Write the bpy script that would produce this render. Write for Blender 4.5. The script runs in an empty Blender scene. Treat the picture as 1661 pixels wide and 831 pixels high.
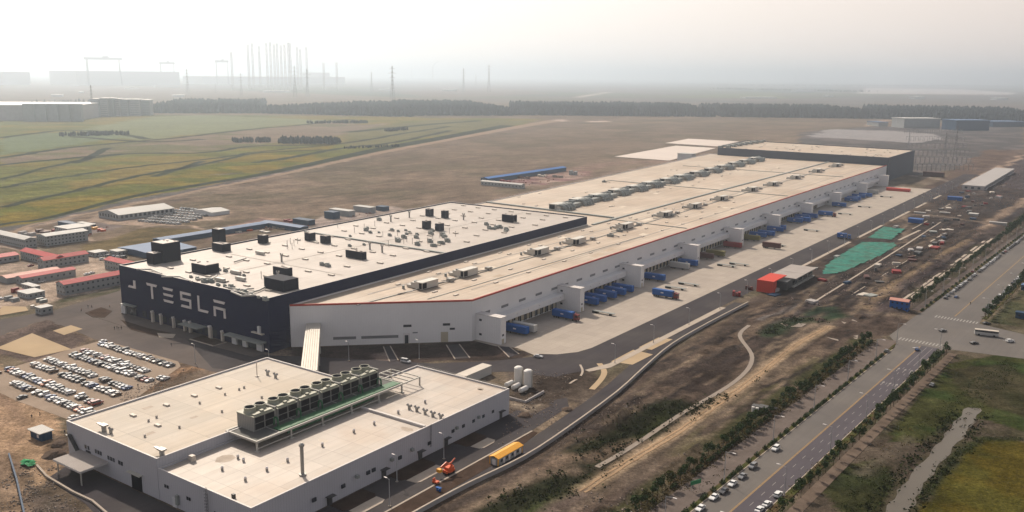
import bpy, math, random
import numpy as np
from mathutils import Vector, Matrix, Euler
random.seed(7)
rng = np.random.default_rng(7)
C = bpy.context.scene.collection
SC = bpy.context.scene
rad = math.radians

# ------------------------------------------------------------------ camera
FPX, CAMH = 1455.0, 130.0
PITCH = math.atan(292.5 / FPX); ROLL = rad(.552)
cam_d = bpy.data.cameras.new('camera'); cam = bpy.data.objects.new('camera', cam_d); C.objects.link(cam)
CR = Matrix.Rotation(math.pi / 2 - PITCH, 3, 'X') @ Matrix.Rotation(ROLL, 3, 'Z')
cam.matrix_world = Matrix.Translation((0, 0, CAMH)) @ CR.to_4x4()
cam_d.sensor_width = 36; cam_d.lens = 36 * FPX / 1661
cam_d.clip_start = 1; cam_d.clip_end = 150000
SC.camera = cam

# ------------------------------------------------------------------ world, sun, exposure
SUN_EL, SUN_AZ = rad(39), rad(-27)          # azimuth clockwise from +Y
w = bpy.data.worlds.new("World"); SC.world = w; w.use_nodes = True
nt = w.node_tree; nt.nodes.clear()
o_ = nt.nodes.new('ShaderNodeOutputWorld'); bg = nt.nodes.new('ShaderNodeBackground')
sky = nt.nodes.new('ShaderNodeTexSky'); sky.sky_type = 'NISHITA'; sky.sun_disc = False
sky.sun_elevation = SUN_EL; sky.sun_rotation = SUN_AZ % (2 * math.pi)
sky.altitude = 0; sky.air_density = 1.0; sky.dust_density = 6.0; sky.ozone_density = 1.0
SKY_STRENGTH = .085
bg.inputs['Strength'].default_value = SKY_STRENGTH
# an even veil of thin cloud over the clear sky, brighter round the sun
tc = nt.nodes.new('ShaderNodeTexCoord'); dot = nt.nodes.new('ShaderNodeVectorMath'); dot.operation = 'DOT_PRODUCT'
sd = Vector((math.sin(SUN_AZ) * math.cos(SUN_EL), math.cos(SUN_AZ) * math.cos(SUN_EL), math.sin(SUN_EL)))
dot.inputs[1].default_value = sd
nt.links.new(tc.outputs['Generated'], dot.inputs[0])
rmp = nt.nodes.new('ShaderNodeValToRGB')
VEIL = [(0.0, (8.2, 7.7, 7.7)), (.47, (10.2, 8.8, 7.9)), (.62, (11.8, 10.4, 9.3)), (.74, (13.0, 11.9, 10.8)), (.84, (13.0, 12.4, 11.5))]
cr = rmp.color_ramp
while len(cr.elements) < len(VEIL): cr.elements.new(.5)
for e, (p, c) in zip(cr.elements, VEIL): e.position = p; e.color = tuple(x / 13 for x in c) + (1,)
nt.links.new(dot.outputs['Value'], rmp.inputs['Fac'])
sc_ = nt.nodes.new('ShaderNodeVectorMath'); sc_.operation = 'SCALE'; sc_.inputs['Scale'].default_value = 13
nt.links.new(rmp.outputs['Color'], sc_.inputs[0])
mixw = nt.nodes.new('ShaderNodeMixRGB'); sepw = nt.nodes.new('ShaderNodeSeparateXYZ'); nt.links.new(tc.outputs['Generated'], sepw.inputs[0]); fz = nt.nodes.new('ShaderNodeMapRange'); fz.inputs['From Min'].default_value = .22; fz.inputs['From Max'].default_value = .6; fz.inputs['To Min'].default_value = .95; fz.inputs['To Max'].default_value = .15; nt.links.new(sepw.outputs['Z'], fz.inputs['Value']); nt.links.new(fz.outputs[0], mixw.inputs['Fac'])
nt.links.new(sky.outputs['Color'], mixw.inputs['Color1']); nt.links.new(sc_.outputs['Vector'], mixw.inputs['Color2'])
nt.links.new(mixw.outputs['Color'], bg.inputs['Color']); nt.links.new(bg.outputs[0], o_.inputs['Surface'])

sun_d = bpy.data.lights.new('sun', 'SUN'); sun = bpy.data.objects.new('sun', sun_d); C.objects.link(sun)
sun_d.energy = 5.0; sun_d.angle = rad(.8); sun_d.color = (1, .875, .73)
sun.rotation_euler = (-sd).to_track_quat('-Z', 'Y').to_euler()
sun.location = (0, 0, 400)
SC.view_settings.view_transform = 'Standard'; SC.view_settings.look = 'None'
SC.view_settings.gamma = 1; SC.view_settings.use_curve_mapping = False
SC.view_settings.exposure = 0.14
SC.cycles.max_bounces = 5; SC.cycles.volume_bounces = 1; SC.cycles.diffuse_bounces = 2; SC.cycles.glossy_bounces = 2
HAZE_DENSITY, HAZE_G = 1.35e-4, .80

# ------------------------------------------------------------------ the site frame: s to the right, t along the long factory
BF = rad(35.3)
ET = Vector((math.sin(BF), math.cos(BF))); ES = Vector((math.cos(BF), -math.sin(BF)))
def XY(s, t, z=0): return Vector((s * ES.x + t * ET.x, s * ES.y + t * ET.y, z))
def P(px, py, z=0):
    """where the line of sight through a point of the survey photograph meets height z"""
    d = CR @ Vector(((px - 830.5) / FPX, -(py - 415.5) / FPX, -1)); k = (z - CAMH) / d.z
    return Vector((d.x * k, d.y * k, z))
def ST(px, py, z=0):
    p = P(px, py, z); return p.x * ES.x + p.y * ES.y, p.x * ET.x + p.y * ET.y
def Q(p):
    q = CR.transposed() @ (Vector(p) - Vector((0, 0, CAMH))); return 830.5 + FPX * q.x / -q.z, 415.5 - FPX * q.y / -q.z
def bis(f, a, b, v):
    up = f(a) < f(b)
    for _ in range(40):
        m = (a + b) / 2
        if (f(m) < v) == up: a = m
        else: b = m
    return a
def pbox(nx, ny, xl, xr, yt, z0=0):
    s1, t0 = ST(nx, ny, z0)
    return (bis(lambda s: Q(XY(s, t0, z0))[0], s1 - 500, s1, xl), s1, t0, bis(lambda t: Q(XY(s1, t, z0))[0], t0, t0 + 900, xr), z0,
            bis(lambda z: Q(XY(s1, t0, z))[1], z0, z0 + 300, yt))
# highway frame: n across, m along
HO = P(1250, 773.6); HB = rad(37.8)
def HW(n, m, z=0): return Vector((HO.x + n * math.cos(HB) + m * math.sin(HB), HO.y - n * math.sin(HB) + m * math.cos(HB), z))
def toST(v): return v.x * ES.x + v.y * ES.y, v.x * ET.x + v.y * ET.y

# ------------------------------------------------------------------ materials
MATS = {}
def mat(name, col, rough=.8, var=.12, scale=.15, bump=0, metal=0, fine=3.0, spec=.35, seams=None, seamdark=.75, streak=0, tint=None, rot=-BF):
    if name in MATS: return MATS[name]
    m = bpy.data.materials.new(name); m.use_nodes = True; t = m.node_tree; b = t.nodes['Principled BSDF']
    b.inputs['Roughness'].default_value = rough; b.inputs['Metallic'].default_value = metal
    b.inputs['Specular IOR Level'].default_value = 0 if rough >= .85 else (min(spec, .12) if rough >= .7 else spec)
    L = t.links.new; N = t.nodes.new
    g = N('ShaderNodeNewGeometry'); mp = N('ShaderNodeMapping'); mp.inputs['Rotation'].default_value = (0, 0, -rot)
    L(g.outputs['Position'], mp.inputs['Vector'])
    def noise(s, d=4, vec=None):
        n = N('ShaderNodeTexNoise'); n.inputs['Scale'].default_value = s; n.inputs['Detail'].default_value = d; n.inputs['Roughness'].default_value = .6
        L(vec or mp.outputs['Vector'], n.inputs['Vector']); return n
    cur = N('ShaderNodeRGB').outputs[0]; cur.default_value = (*col, 1)
    def mult(cur, fac_out, lo, hi, tintc=None):
        r = N('ShaderNodeMapRange'); r.inputs['From Min'].default_value = .3; r.inputs['From Max'].default_value = .7
        r.inputs['To Min'].default_value = lo; r.inputs['To Max'].default_value = hi; L(fac_out, r.inputs['Value'])
        x = N('ShaderNodeVectorMath'); x.operation = 'SCALE'; L(cur, x.inputs[0]); L(r.outputs[0], x.inputs['Scale']); return x.outputs[0]
    if tint:
        n = noise(scale * .6, 5); r = N('ShaderNodeMapRange'); r.inputs['From Min'].default_value = .45; r.inputs['From Max'].default_value = .62
        L(n.outputs['Fac'], r.inputs['Value']); x = N('ShaderNodeMixRGB'); L(r.outputs[0], x.inputs['Fac']); L(cur, x.inputs['Color1']); x.inputs['Color2'].default_value = (*tint, 1); cur = x.outputs[0]
    if var:
        cur = mult(cur, noise(scale, 5).outputs['Fac'], 1 - var, 1 + var)
        cur = mult(cur, noise(fine, 3).outputs['Fac'], 1 - var * .6, 1 + var * .6)
    if streak:
        m2 = N('ShaderNodeMapping'); m2.inputs['Scale'].default_value = (.9, .02, .9); L(mp.outputs['Vector'], m2.inputs['Vector'])
        cur = mult(cur, noise(.5, 4, m2.outputs['Vector']).outputs['Fac'], 1 - streak, 1 + streak)
    if seams:
        sp_ = N('ShaderNodeSeparateXYZ'); L(mp.outputs['Vector'], sp_.inputs[0]); cells = []; lines = []
        for ax, step in (('X', seams[0]), ('Y', seams[1])):
            dv = N('ShaderNodeMath'); dv.operation = 'DIVIDE'; L(sp_.outputs[ax], dv.inputs[0]); dv.inputs[1].default_value = step
            fl = N('ShaderNodeMath'); fl.operation = 'FLOOR'; L(dv.outputs[0], fl.inputs[0]); cells.append(fl)
            fr = N('ShaderNodeMath'); fr.operation = 'FRACT'; L(dv.outputs[0], fr.inputs[0])
            lt = N('ShaderNodeMath'); lt.operation = 'LESS_THAN'; L(fr.outputs[0], lt.inputs[0]); lt.inputs[1].default_value = seams[2] / step; lines.append(lt)
        mx = N('ShaderNodeMath'); mx.operation = 'MAXIMUM'; L(lines[0].outputs[0], mx.inputs[0]); L(lines[1].outputs[0], mx.inputs[1])
        cb_ = N('ShaderNodeCombineXYZ'); L(cells[0].outputs[0], cb_.inputs[0]); L(cells[1].outputs[0], cb_.inputs[1])
        wnz = N('ShaderNodeTexWhiteNoise'); wnz.noise_dimensions = '3D'; L(cb_.outputs[0], wnz.inputs['Vector'])
        cv = N('ShaderNodeMapRange'); cv.inputs['To Min'].default_value = .93; cv.inputs['To Max'].default_value = 1.05; L(wnz.outputs['Value'], cv.inputs['Value'])
        lm = N('ShaderNodeMapRange'); lm.inputs['To Min'].default_value = 1; lm.inputs['To Max'].default_value = seamdark; L(mx.outputs[0], lm.inputs['Value'])
        ml = N('ShaderNodeMath'); ml.operation = 'MULTIPLY'; L(cv.outputs[0], ml.inputs[0]); L(lm.outputs[0], ml.inputs[1])
        x = N('ShaderNodeVectorMath'); x.operation = 'SCALE'; L(cur, x.inputs[0]); L(ml.outputs[0], x.inputs['Scale']); cur = x.outputs[0]
    L(cur, b.inputs['Base Color'])
    if bump:
        bn = N('ShaderNodeBump'); bn.inputs['Strength'].default_value = .6; bn.inputs['Distance'].default_value = bump
        L(noise(fine * .5, 5).outputs['Fac'], bn.inputs['Height']); L(bn.outputs['Normal'], b.inputs['Normal'])
    MATS[name] = m; return m
def ribbed(name, col, pitch=.8, rough=.6, horizontal=False, depth=.12, var=.06, dark=.8, spec=.1):
    """profiled metal sheet: ribs as bump and slightly darker grooves"""
    if name in MATS: return MATS[name]
    m = mat(name, col, rough, var, .05, spec=spec); t = m.node_tree; b = t.nodes['Principled BSDF']; N = t.nodes.new; L = t.links.new
    g = N('ShaderNodeNewGeometry'); mp = N('ShaderNodeMapping'); mp.inputs['Rotation'].default_value = (0, 0, BF); L(g.outputs['Position'], mp.inputs['Vector'])
    sp = N('ShaderNodeSeparateXYZ'); L(mp.outputs[0], sp.inputs[0])
    if horizontal: v = sp.outputs['Z']
    else:
        a = N('ShaderNodeMath'); a.operation = 'ADD'; L(sp.outputs['X'], a.inputs[0]); L(sp.outputs['Y'], a.inputs[1]); v = a.outputs[0]
    d = N('ShaderNodeMath'); d.operation = 'DIVIDE'; L(v, d.inputs[0]); d.inputs[1].default_value = pitch
    f = N('ShaderNodeMath'); f.operation = 'FRACT'; L(d.outputs[0], f.inputs[0])
    c = N('ShaderNodeMath'); c.operation = 'GREATER_THAN'; L(f.outputs[0], c.inputs[0]); c.inputs[1].default_value = .85
    r = N('ShaderNodeMapRange'); r.inputs['To Min'].default_value = 1; r.inputs['To Max'].default_value = dark; L(c.outputs[0], r.inputs['Value'])
    x = N('ShaderNodeVectorMath'); x.operation = 'SCALE'; old = b.inputs['Base Color'].links[0].from_socket; L(old, x.inputs[0]); L(r.outputs[0], x.inputs['Scale']); L(x.outputs[0], b.inputs['Base Color'])
    bn = N('ShaderNodeBump'); bn.invert = True; bn.inputs['Distance'].default_value = depth; bn.inputs['Strength'].default_value = .5; L(c.outputs[0], bn.inputs['Height']); L(bn.outputs[0], b.inputs['Normal'])
    return m
M = dict(
 white_clad=ribbed('white_cladding', (.70, .68, .665), 1.1, var=.05, dark=.90),
 grey_clad=ribbed('grey_cladding', (.42, .415, .44), 1.0, var=.06, dark=.86),
 dark_clad=ribbed('dark_cladding', (.006, .009, .042), 1.0, .8, horizontal=True, dark=.75, var=.06, spec=.08),
 dark_box=ribbed('dark_louvre', (.008, .009, .022), .5, .7, dark=.6, spec=.08),
 far_dark=ribbed('slate_cladding', (.05, .06, .085), 1.4, .6, dark=.85),
 roof_d=mat('roof_membrane_cream', (.455, .405, .345), .7, .06, .06, seams=(11, 14, .28), seamdark=.80, streak=.07, tint=(.46, .395, .32)),
 roof_dl=mat('roof_membrane_worn', (.395, .345, .298), .6, .07, .08, seams=(6.2, 9, .22), seamdark=.76, streak=.09, tint=(.38, .31, .25)),
 roof_a=mat('roof_membrane_grey', (.36, .315, .28), .6, .07, .05, seams=(9, 14, .35), seamdark=.85, streak=.08, tint=(.32, .275, .24)),
 roof_b=mat('roof_membrane_tan', (.40, .325, .25), .6, .08, .03, seams=(9, 27, .45), seamdark=.82, streak=.16, tint=(.36, .275, .20)),
 parapet=mat('parapet_cap', (.50, .47, .45), .6, .05),
 red_trim=mat('red_trim', (.36, .035, .02), .5, .05),
 letter=mat('letter_white', (.62, .58, .56), .5, .03),
 curb=mat('roof_curb', (.47, .42, .36), .6, .08), metal=mat('galvanised', (.30, .29, .27), .45, .1, metal=.3), dkmetal=mat('dark_metal', (.05, .05, .05), .5, .1),
 duct=mat('duct_grey', (.22, .235, .22), .5, .12), ahu=mat('unit_white', (.48, .46, .41), .5, .06),
 ct=ribbed('tower_casing', (.24, .235, .22), .9, .5, dark=.55, depth=.2), shroud=mat('fan_shroud', (.30, .30, .23), .5, .1), fan=mat('fan_dark', (.012, .013, .018), .9, .1), louvre=mat('louvre_dark', (.008, .008, .012), .9, .1),
 green=mat('green_grating', (.012, .10, .035), .6, .15), steel=mat('platform_steel', (.40, .385, .34), .5, .06),
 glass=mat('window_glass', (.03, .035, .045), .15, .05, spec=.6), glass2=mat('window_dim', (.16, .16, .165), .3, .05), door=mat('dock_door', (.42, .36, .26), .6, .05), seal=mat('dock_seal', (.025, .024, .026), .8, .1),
 asphalt=mat('asphalt_dark', (.055, .050, .054), .85, .10, .06, bump=.02, tint=(.068, .062, .062), streak=.08),
 street=mat('asphalt_pale', (.115, .098, .09), .85, .12, .05, bump=.02, tint=(.095, .083, .08), streak=.06),
 hway=mat('highway_asphalt', (.108, .098, .092), .8, .09, .04, bump=.01, tint=(.122, .110, .10), rot=-HB, streak=.07),
 hway2=mat('highway_new_asphalt', (.068, .060, .070), .8, .09, .04, bump=.01, rot=-HB, streak=.07),
 conc=mat('yard_concrete', (.33, .285, .24), .8, .06, .04, seams=(5, 6, .22), seamdark=.84, tint=(.32, .275, .235), fine=1),
 lotc=mat('lot_concrete', (.28, .222, .175), .85, .09, .05, tint=(.235, .185, .145), fine=1, bump=.02),
 pad=mat('sand_pad', (.38, .29, .19), .9, .07, .05, tint=(.37, .285, .19), bump=.02), kerb=mat('kerb_concrete', (.36, .31, .26), .85, .1, .2), paving=mat('path_paving', (.125, .103, .092), .85, .14, .1, seams=(2, 2, .06), rot=-HB),
 paint=mat('road_paint', (.27, .255, .24), .7, .1, .6), ypaint=mat('yellow_paint', (.36, .22, .08), .7, .12, .6),
 tarp=mat('green_netting', (.05, .175, .14), .9, .3, .2, bump=.1, tint=(.07, .135, .105)),
 soilbed=mat('planting_soil', (.055, .038, .03), .95, .25, .2, bump=.1), verge=mat('verge_grass', (.05, .055, .02), .95, .3, .3, bump=.1, tint=(.085, .06, .035)),
 water=mat('muddy_water', (.085, .072, .055), .3, .08, .05, spec=.25), creekw=mat('creek_silt', (.19, .15, .115), .45, .1, .1),
 leaf=mat('tree_leaves', (.034, .060, .018), .7, .35, .5, spec=.2), leaf2=mat('hedge_leaves', (.032, .052, .017), .75, .35, .5, spec=.15), leafy=mat('leaves_yellowing', (.06, .065, .018), .75, .3, .5, spec=.15), bark=mat('tree_bark', (.09, .065, .045), .9, .2),
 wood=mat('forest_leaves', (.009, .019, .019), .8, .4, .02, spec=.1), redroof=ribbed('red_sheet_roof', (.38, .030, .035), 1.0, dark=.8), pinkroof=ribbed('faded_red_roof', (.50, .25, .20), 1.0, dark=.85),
 blueroof=ribbed('blue_sheet_roof', (.075, .13, .235), 1.2, dark=.82), blueroof2=ribbed('bright_blue_roof', (.02, .12, .36), 1.2, dark=.85), bluewall=ribbed('blue_sheet_wall', (.02, .05, .10), 1.2, dark=.8),
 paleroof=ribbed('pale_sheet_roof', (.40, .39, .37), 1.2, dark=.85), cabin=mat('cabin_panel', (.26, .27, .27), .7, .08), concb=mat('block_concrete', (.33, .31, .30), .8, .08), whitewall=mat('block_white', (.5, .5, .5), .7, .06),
 yellow=mat('yellow_sheet', (.62, .29, .02), .5, .06), orange=mat('machine_orange', (.55, .08, .015), .45, .08), redbox=ribbed('red_panel', (.50, .05, .03), 1.1, dark=.85), brownstone=mat('pad_grey_roof', (.30, .27, .25), .8, .08), silo=mat('silo_white', (.58, .56, .53), .5, .05),
 tblue=ribbed('container_blue', (.010, .085, .30), .6, .5, dark=.7), tred=ribbed('container_red', (.22, .02, .02), .6, .5, dark=.7), tbrown=ribbed('container_brown', (.09, .035, .03), .6, .5, dark=.7), tolive=ribbed('container_olive', (.16, .14, .04), .6, .5, dark=.75), twhite=ribbed('container_white', (.42, .41, .39), .6, .5, dark=.8),
 tyre=mat('tyre_rubber', (.015, .015, .015), .9, 0), cabred=mat('cab_red', (.16, .012, .015), .4, 0), lattice=mat('pylon_steel', (.16, .16, .17), .6, 0), lamp=mat('lamp_steel', (.33, .33, .33), .5, 0), rubble=mat('rubble_stone', (.23, .19, .16), .9, .3, .3), soilm=mat('spoil_earth', (.10, .075, .06), .95, .25, .2, bump=.2),
 skin=mat('skin_tone', (.35, .2, .14), .6, 0), cloth=mat('dark_clothing', (.03, .03, .04), .8, 0), cloth2=mat('pale_clothing', (.3, .12, .05), .8, 0),
)
def tag(o, label=None, cat=None, group=None, kind=None):
    if label: o['label'] = label
    if cat: o['category'] = cat
    if group: o['group'] = group
    if kind: o['kind'] = kind
    return o

# ------------------------------------------------------------------ mesh builder
class MB:
    def __init__(self, *mats): self.v = []; self.f = []; self.mi = []; self.mats = list(mats); self.k = 0
    def use(self, i): self.k = i; return self
    def add(self, vs, fs):
        n = len(self.v); self.v += [tuple(p) for p in vs]; self.f += [tuple(i + n for i in f) for f in fs]; self.mi += [self.k] * len(fs)
    def box(self, x0, x1, y0, y1, z0, z1):
        self.add([(x0, y0, z0), (x1, y0, z0), (x1, y1, z0), (x0, y1, z0), (x0, y0, z1), (x1, y0, z1), (x1, y1, z1), (x0, y1, z1)],
                 [(0, 3, 2, 1), (4, 5, 6, 7), (0, 1, 5, 4), (1, 2, 6, 5), (2, 3, 7, 6), (3, 0, 4, 7)]); return self
    def prism(self, pts, z0, z1, bottom=True):
        n = len(pts); a = sum(pts[i][0] * pts[(i + 1) % n][1] - pts[(i + 1) % n][0] * pts[i][1] for i in range(n))
        if a < 0: pts = pts[::-1]
        self.add([(p[0], p[1], z0) for p in pts] + [(p[0], p[1], z1) for p in pts],
                 [tuple(range(n, 2 * n))] + ([tuple(range(n))[::-1]] if bottom else []) + [(i, (i + 1) % n, n + (i + 1) % n, n + i) for i in range(n)]); return self
    def cyl(self, x, y, z0, z1, r0, r1=None, n=10, cap=True):
        r1 = r0 if r1 is None else r1
        A = [(x + r0 * math.cos(2 * math.pi * i / n), y + r0 * math.sin(2 * math.pi * i / n), z0) for i in range(n)]
        B = [(x + r1 * math.cos(2 * math.pi * i / n), y + r1 * math.sin(2 * math.pi * i / n), z1) for i in range(n)]
        self.add(A + B, [(i, (i + 1) % n, n + (i + 1) % n, n + i) for i in range(n)] + ([tuple(range(n, 2 * n)), tuple(range(n))[::-1]] if cap else [])); return self
    def tube(self, pts, r, n=6):
        pts = [Vector(p) for p in pts]; rings = []
        for i, p in enumerate(pts):
            d = (pts[min(i + 1, len(pts) - 1)] - pts[max(i - 1, 0)]).normalized()
            u = d.cross(Vector((0, 0, 1)));  u = u.normalized() if u.length > 1e-3 else Vector((1, 0, 0)); v = d.cross(u)
            rr = r[i] if isinstance(r, (list, tuple)) else r
            rings += [tuple(p + rr * (math.cos(2 * math.pi * k / n) * u + math.sin(2 * math.pi * k / n) * v)) for k in range(n)]
        m = len(pts)
        fs = [(j * n + k, j * n + (k + 1) % n, (j + 1) * n + (k + 1) % n, (j + 1) * n + k) for j in range(m - 1) for k in range(n)]
        self.add(rings, fs + [tuple(range(n))[::-1], tuple(range((m - 1) * n, m * n))]); return self
    def gable(self, x0, x1, y0, y1, z0, h, along='y', over=.4, th=.18):
        """pitched roof with thickness, ridge along the given axis"""
        x0 -= over; x1 += over; y0 -= over; y1 += over
        if along == 'y':
            xm = (x0 + x1) / 2; prof = [(x0, z0), (xm, z0 + h), (x1, z0), (x1, z0 + th), (xm, z0 + h + th), (x0, z0 + th)]
            vs = [(p[0], y, p[1]) for y in (y0, y1) for p in prof]
        else:
            ym = (y0 + y1) / 2; prof = [(y0, z0), (ym, z0 + h), (y1, z0), (y1, z0 + th), (ym, z0 + h + th), (y0, z0 + th)]
            vs = [(x, p[0], p[1]) for x in (x0, x1) for p in prof]
        fs = [(i, (i + 1) % 6, 6 + (i + 1) % 6, 6 + i) for i in range(6)] + [(0, 1, 4, 5), (1, 2, 3, 4), (6, 11, 10, 7), (7, 10, 9, 8)]
        self.add(vs, fs); return self
    def mesh(self, name):
        me = bpy.data.meshes.new(name); me.from_pydata(self.v, [], self.f)
        for m in self.mats: me.materials.append(m)
        if len(self.mats) > 1: me.polygons.foreach_set('material_index', self.mi)
        me.update(); return me
    def build(self, name, parent=None, loc=(0, 0, 0)):
        o = bpy.data.objects.new(name, self.mesh(name)); C.objects.link(o); o.parent = parent; o.location = loc; return o
def thing(name, label, cat, s, t, z=0, rot=0, group=None):
    o = bpy.data.objects.new(name, None); C.objects.link(o); o.empty_display_size = 1
    o.location = XY(s, t, z); o.rotation_euler = (0, 0, -BF + rot); return tag(o, label, cat, group)
def solo(mb, name, label, cat, s, t, z=0, rot=0, group=None):
    o = mb.build(name); o.location = XY(s, t, z); o.rotation_euler = (0, 0, -BF + rot); return tag(o, label, cat, group)
def inst(o, loc, parent=None, rot=None, scale=None):
    c = o.copy(); C.objects.link(c); c.parent = parent
    c.location = loc
    if rot is not None: c.rotation_euler = (0, 0, rot)
    if scale is not None: c.scale = scale
    return c
def copy_thing(o, loc, rot=None, label=None, group=None):
    c = o.copy(); C.objects.link(c); c.location = loc
    if rot is not None: c.rotation_euler = (0, 0, rot)
    for ch in o.children:
        d = ch.copy(); C.objects.link(d); d.parent = c
        for g in ch.children:
            e = g.copy(); C.objects.link(e); e.parent = d
    if label: c['label'] = label
    if group: c['group'] = group
    return c
ORD = ['', 'first', 'second', 'third', 'fourth', 'fifth', 'sixth', 'seventh', 'eighth', 'ninth', 'tenth', 'eleventh', 'twelfth', 'thirteenth', 'fourteenth', 'fifteenth', 'sixteenth', 'seventeenth', 'eighteenth', 'nineteenth']
def ordn(n):
    n = int(n)
    if n >= 100: return 'hundredth' if n == 100 else 'hundred-and-' + ordn(n - 100)
    if n < 20: return ORD[n]
    tens = {2: 'twent', 3: 'thirt', 4: 'fort', 5: 'fift', 6: 'sixt', 7: 'sevent', 8: 'eight', 9: 'ninet'}[n // 10]
    return tens + 'ieth' if n % 10 == 0 else tens + 'y-' + ORD[n % 10]

# ------------------------------------------------------------------ ground: one sheet to the horizon, its own colours and small relief
def grow(a, step, k, far, sign=1):
    out = []; x = a
    while abs(x) < far or (x - a) * sign <= 0:
        x += step * sign; step *= k; out.append(x)
        if len(out) > 900: break
    return out
s_mid = list(np.arange(-520, 30, 2.0)); s_l = grow(-520, 2.2, 1.014, 52000, -1)[::-1]; s_r = grow(28, 2.2, 1.03, 52000)
t_mid = list(np.arange(118, 640, 2.0)); t_r = grow(638, 2.2, 1.0105, 52000); t_l = grow(118, 3, 1.12, 52000, -1)[::-1]
SS = np.array(s_l + s_mid + s_r); TT = np.array(t_l + t_mid + t_r)
gs, gt = np.meshgrid(SS, TT); shp = gs.shape; gs = gs.ravel(); gt = gt.ravel()
def vnoise(x, y, seed=0):
    xi = np.floor(x).astype(np.int64); yi = np.floor(y).astype(np.int64); fx = x - xi; fy = y - yi
    fx = fx * fx * (3 - 2 * fx); fy = fy * fy * (3 - 2 * fy)
    def h(a, b):
        n = (a * 374761393 + b * 668265263 + seed * 1442695041) & 0xffffffff; n = ((n ^ (n >> 13)) * 1274126177) & 0xffffffff; return ((n ^ (n >> 16)) & 0xffff) / 65535.
    return (h(xi, yi) * (1 - fx) + h(xi + 1, yi) * fx) * (1 - fy) + (h(xi, yi + 1) * (1 - fx) + h(xi + 1, yi + 1) * fx) * fy
def fbm(x, y, sc, oc=4, seed=0):
    v = 0; a = .5
    for i in range(oc): v = v + a * vnoise(x / sc, y / sc, seed + i * 17); sc /= 2.03; a *= .5
    return v / (1 - .5 ** oc)
dist = np.hypot(gs, gt)
warp = np.clip(dist * .006, 1.2, 60)
ws = gs + (fbm(gs, gt, 26, 3, 5) - .5) * 2 * warp * 1.6; wt = gt + (fbm(gs, gt, 26, 3, 9) - .5) * 2 * warp * 1.6
col = np.empty((gs.size, 3)); amp = np.zeros(gs.size)
col[:] = (.150, .113, .079)
# broad variation of the dry grassland
n1 = fbm(gs, gt, 90, 5, 1); n2 = fbm(gs, gt * .35, 22, 4, 2)
col *= (1 + (n1 - .5) * .55 + (n2 - .5) * .45)[:, None]
kk = np.clip((fbm(gs, gt, 60, 5, 33) - .52) * 8, 0, 1)[:, None]; col = col * (1 - kk * .5) + np.array((.085, .075, .045)) * kk * .5
def inside(poly, x, y):
    q = np.array(poly); bb = (x >= q[:, 0].min()) & (x <= q[:, 0].max()) & (y >= q[:, 1].min()) & (y <= q[:, 1].max()); out = np.zeros(x.size, bool)
    if bb.any(): out[bb] = inside0(poly, x[bb], y[bb])
    return out
def inside0(poly, x, y):
    r = np.zeros(x.size, bool); n = len(poly)
    for i in range(n):
        x1, y1 = poly[i]; x2, y2 = poly[(i + 1) % n]
        if y1 == y2: continue
        r ^= ((y1 > y) != (y2 > y)) & (x < (x2 - x1) * (y - y1) / (y2 - y1) + x1)
    return r
def pdist(line, x, y):
    d = np.full(x.size, 1e9)
    for (x1, y1), (x2, y2) in zip(line, line[1:]):
        L2 = (x2 - x1) ** 2 + (y2 - y1) ** 2; k = np.clip(((x - x1) * (x2 - x1) + (y - y1) * (y2 - y1)) / L2, 0, 1)
        d = np.minimum(d, np.hypot(x - x1 - k * (x2 - x1), y - y1 - k * (y2 - y1)))
    return d
def px(L): return [ST(*p) for p in L]
def paint(poly, c, mix=1, var=.25, sc=12, rough=None, c2=None, warped=True, seed=3):
    m = inside(poly, ws if warped else gs, wt if warped else gt)
    if not m.any(): return
    f = fbm(gs[m], gt[m], sc, 4, seed)[:, None]; cc = np.array(c)[None] * (1 + (f - .5) * 2 * var)
    if c2 is not None:
        k = np.clip((fbm(gs[m], gt[m], sc * 1.7, 4, seed + 40) - .5) * 7 + .5, 0, 1)[:, None]; cc = cc * (1 - k) + np.array(c2) * k
    col[m] = col[m] * (1 - mix) + cc * mix
    if rough is not None: amp[m] = rough
def stroke(line, w_, c, mix=1, soft=1.5, rough=None, warped=True, brk=0):
    q = np.array(line); X, Y = (ws, wt) if warped else (gs, gt); pad = w_ + soft + 5
    bb = (X > q[:, 0].min() - pad) & (X < q[:, 0].max() + pad) & (Y > q[:, 1].min() - pad) & (Y < q[:, 1].max() + pad)
    d = np.full(X.size, 1e9); d[bb] = pdist(line, X[bb], Y[bb]); k = np.clip((w_ / 2 + soft / 2 - d) / soft, 0, 1) * mix
    if brk: k = k * np.clip((fbm(gs, gt, 18, 3, 77) - brk) * 6, 0, 1)
    m = k > 0; col[m] = col[m] * (1 - k[m, None]) + np.array(c) * k[m, None]
    if rough is not None: amp[k > .3] = rough

# --- far plain beyond the wood
far_m = gt + gs * .25 > 3000; f1 = fbm(gs, gt, 900, 5, 4); f2 = fbm(gs * .4, gt, 400, 5, 8)
ff = np.clip((f1 - .45) * 6, 0, 1)[:, None]; g2 = np.clip((f2 - .5) * 6, 0, 1)[:, None]
cfar = np.array((.13, .105, .085)) * (1 - ff) + np.array((.09, .10, .05)) * ff; cfar = cfar * (1 - g2 * .6) + np.array((.055, .07, .065)) * g2 * .6
col[far_m] = cfar[far_m]
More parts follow.
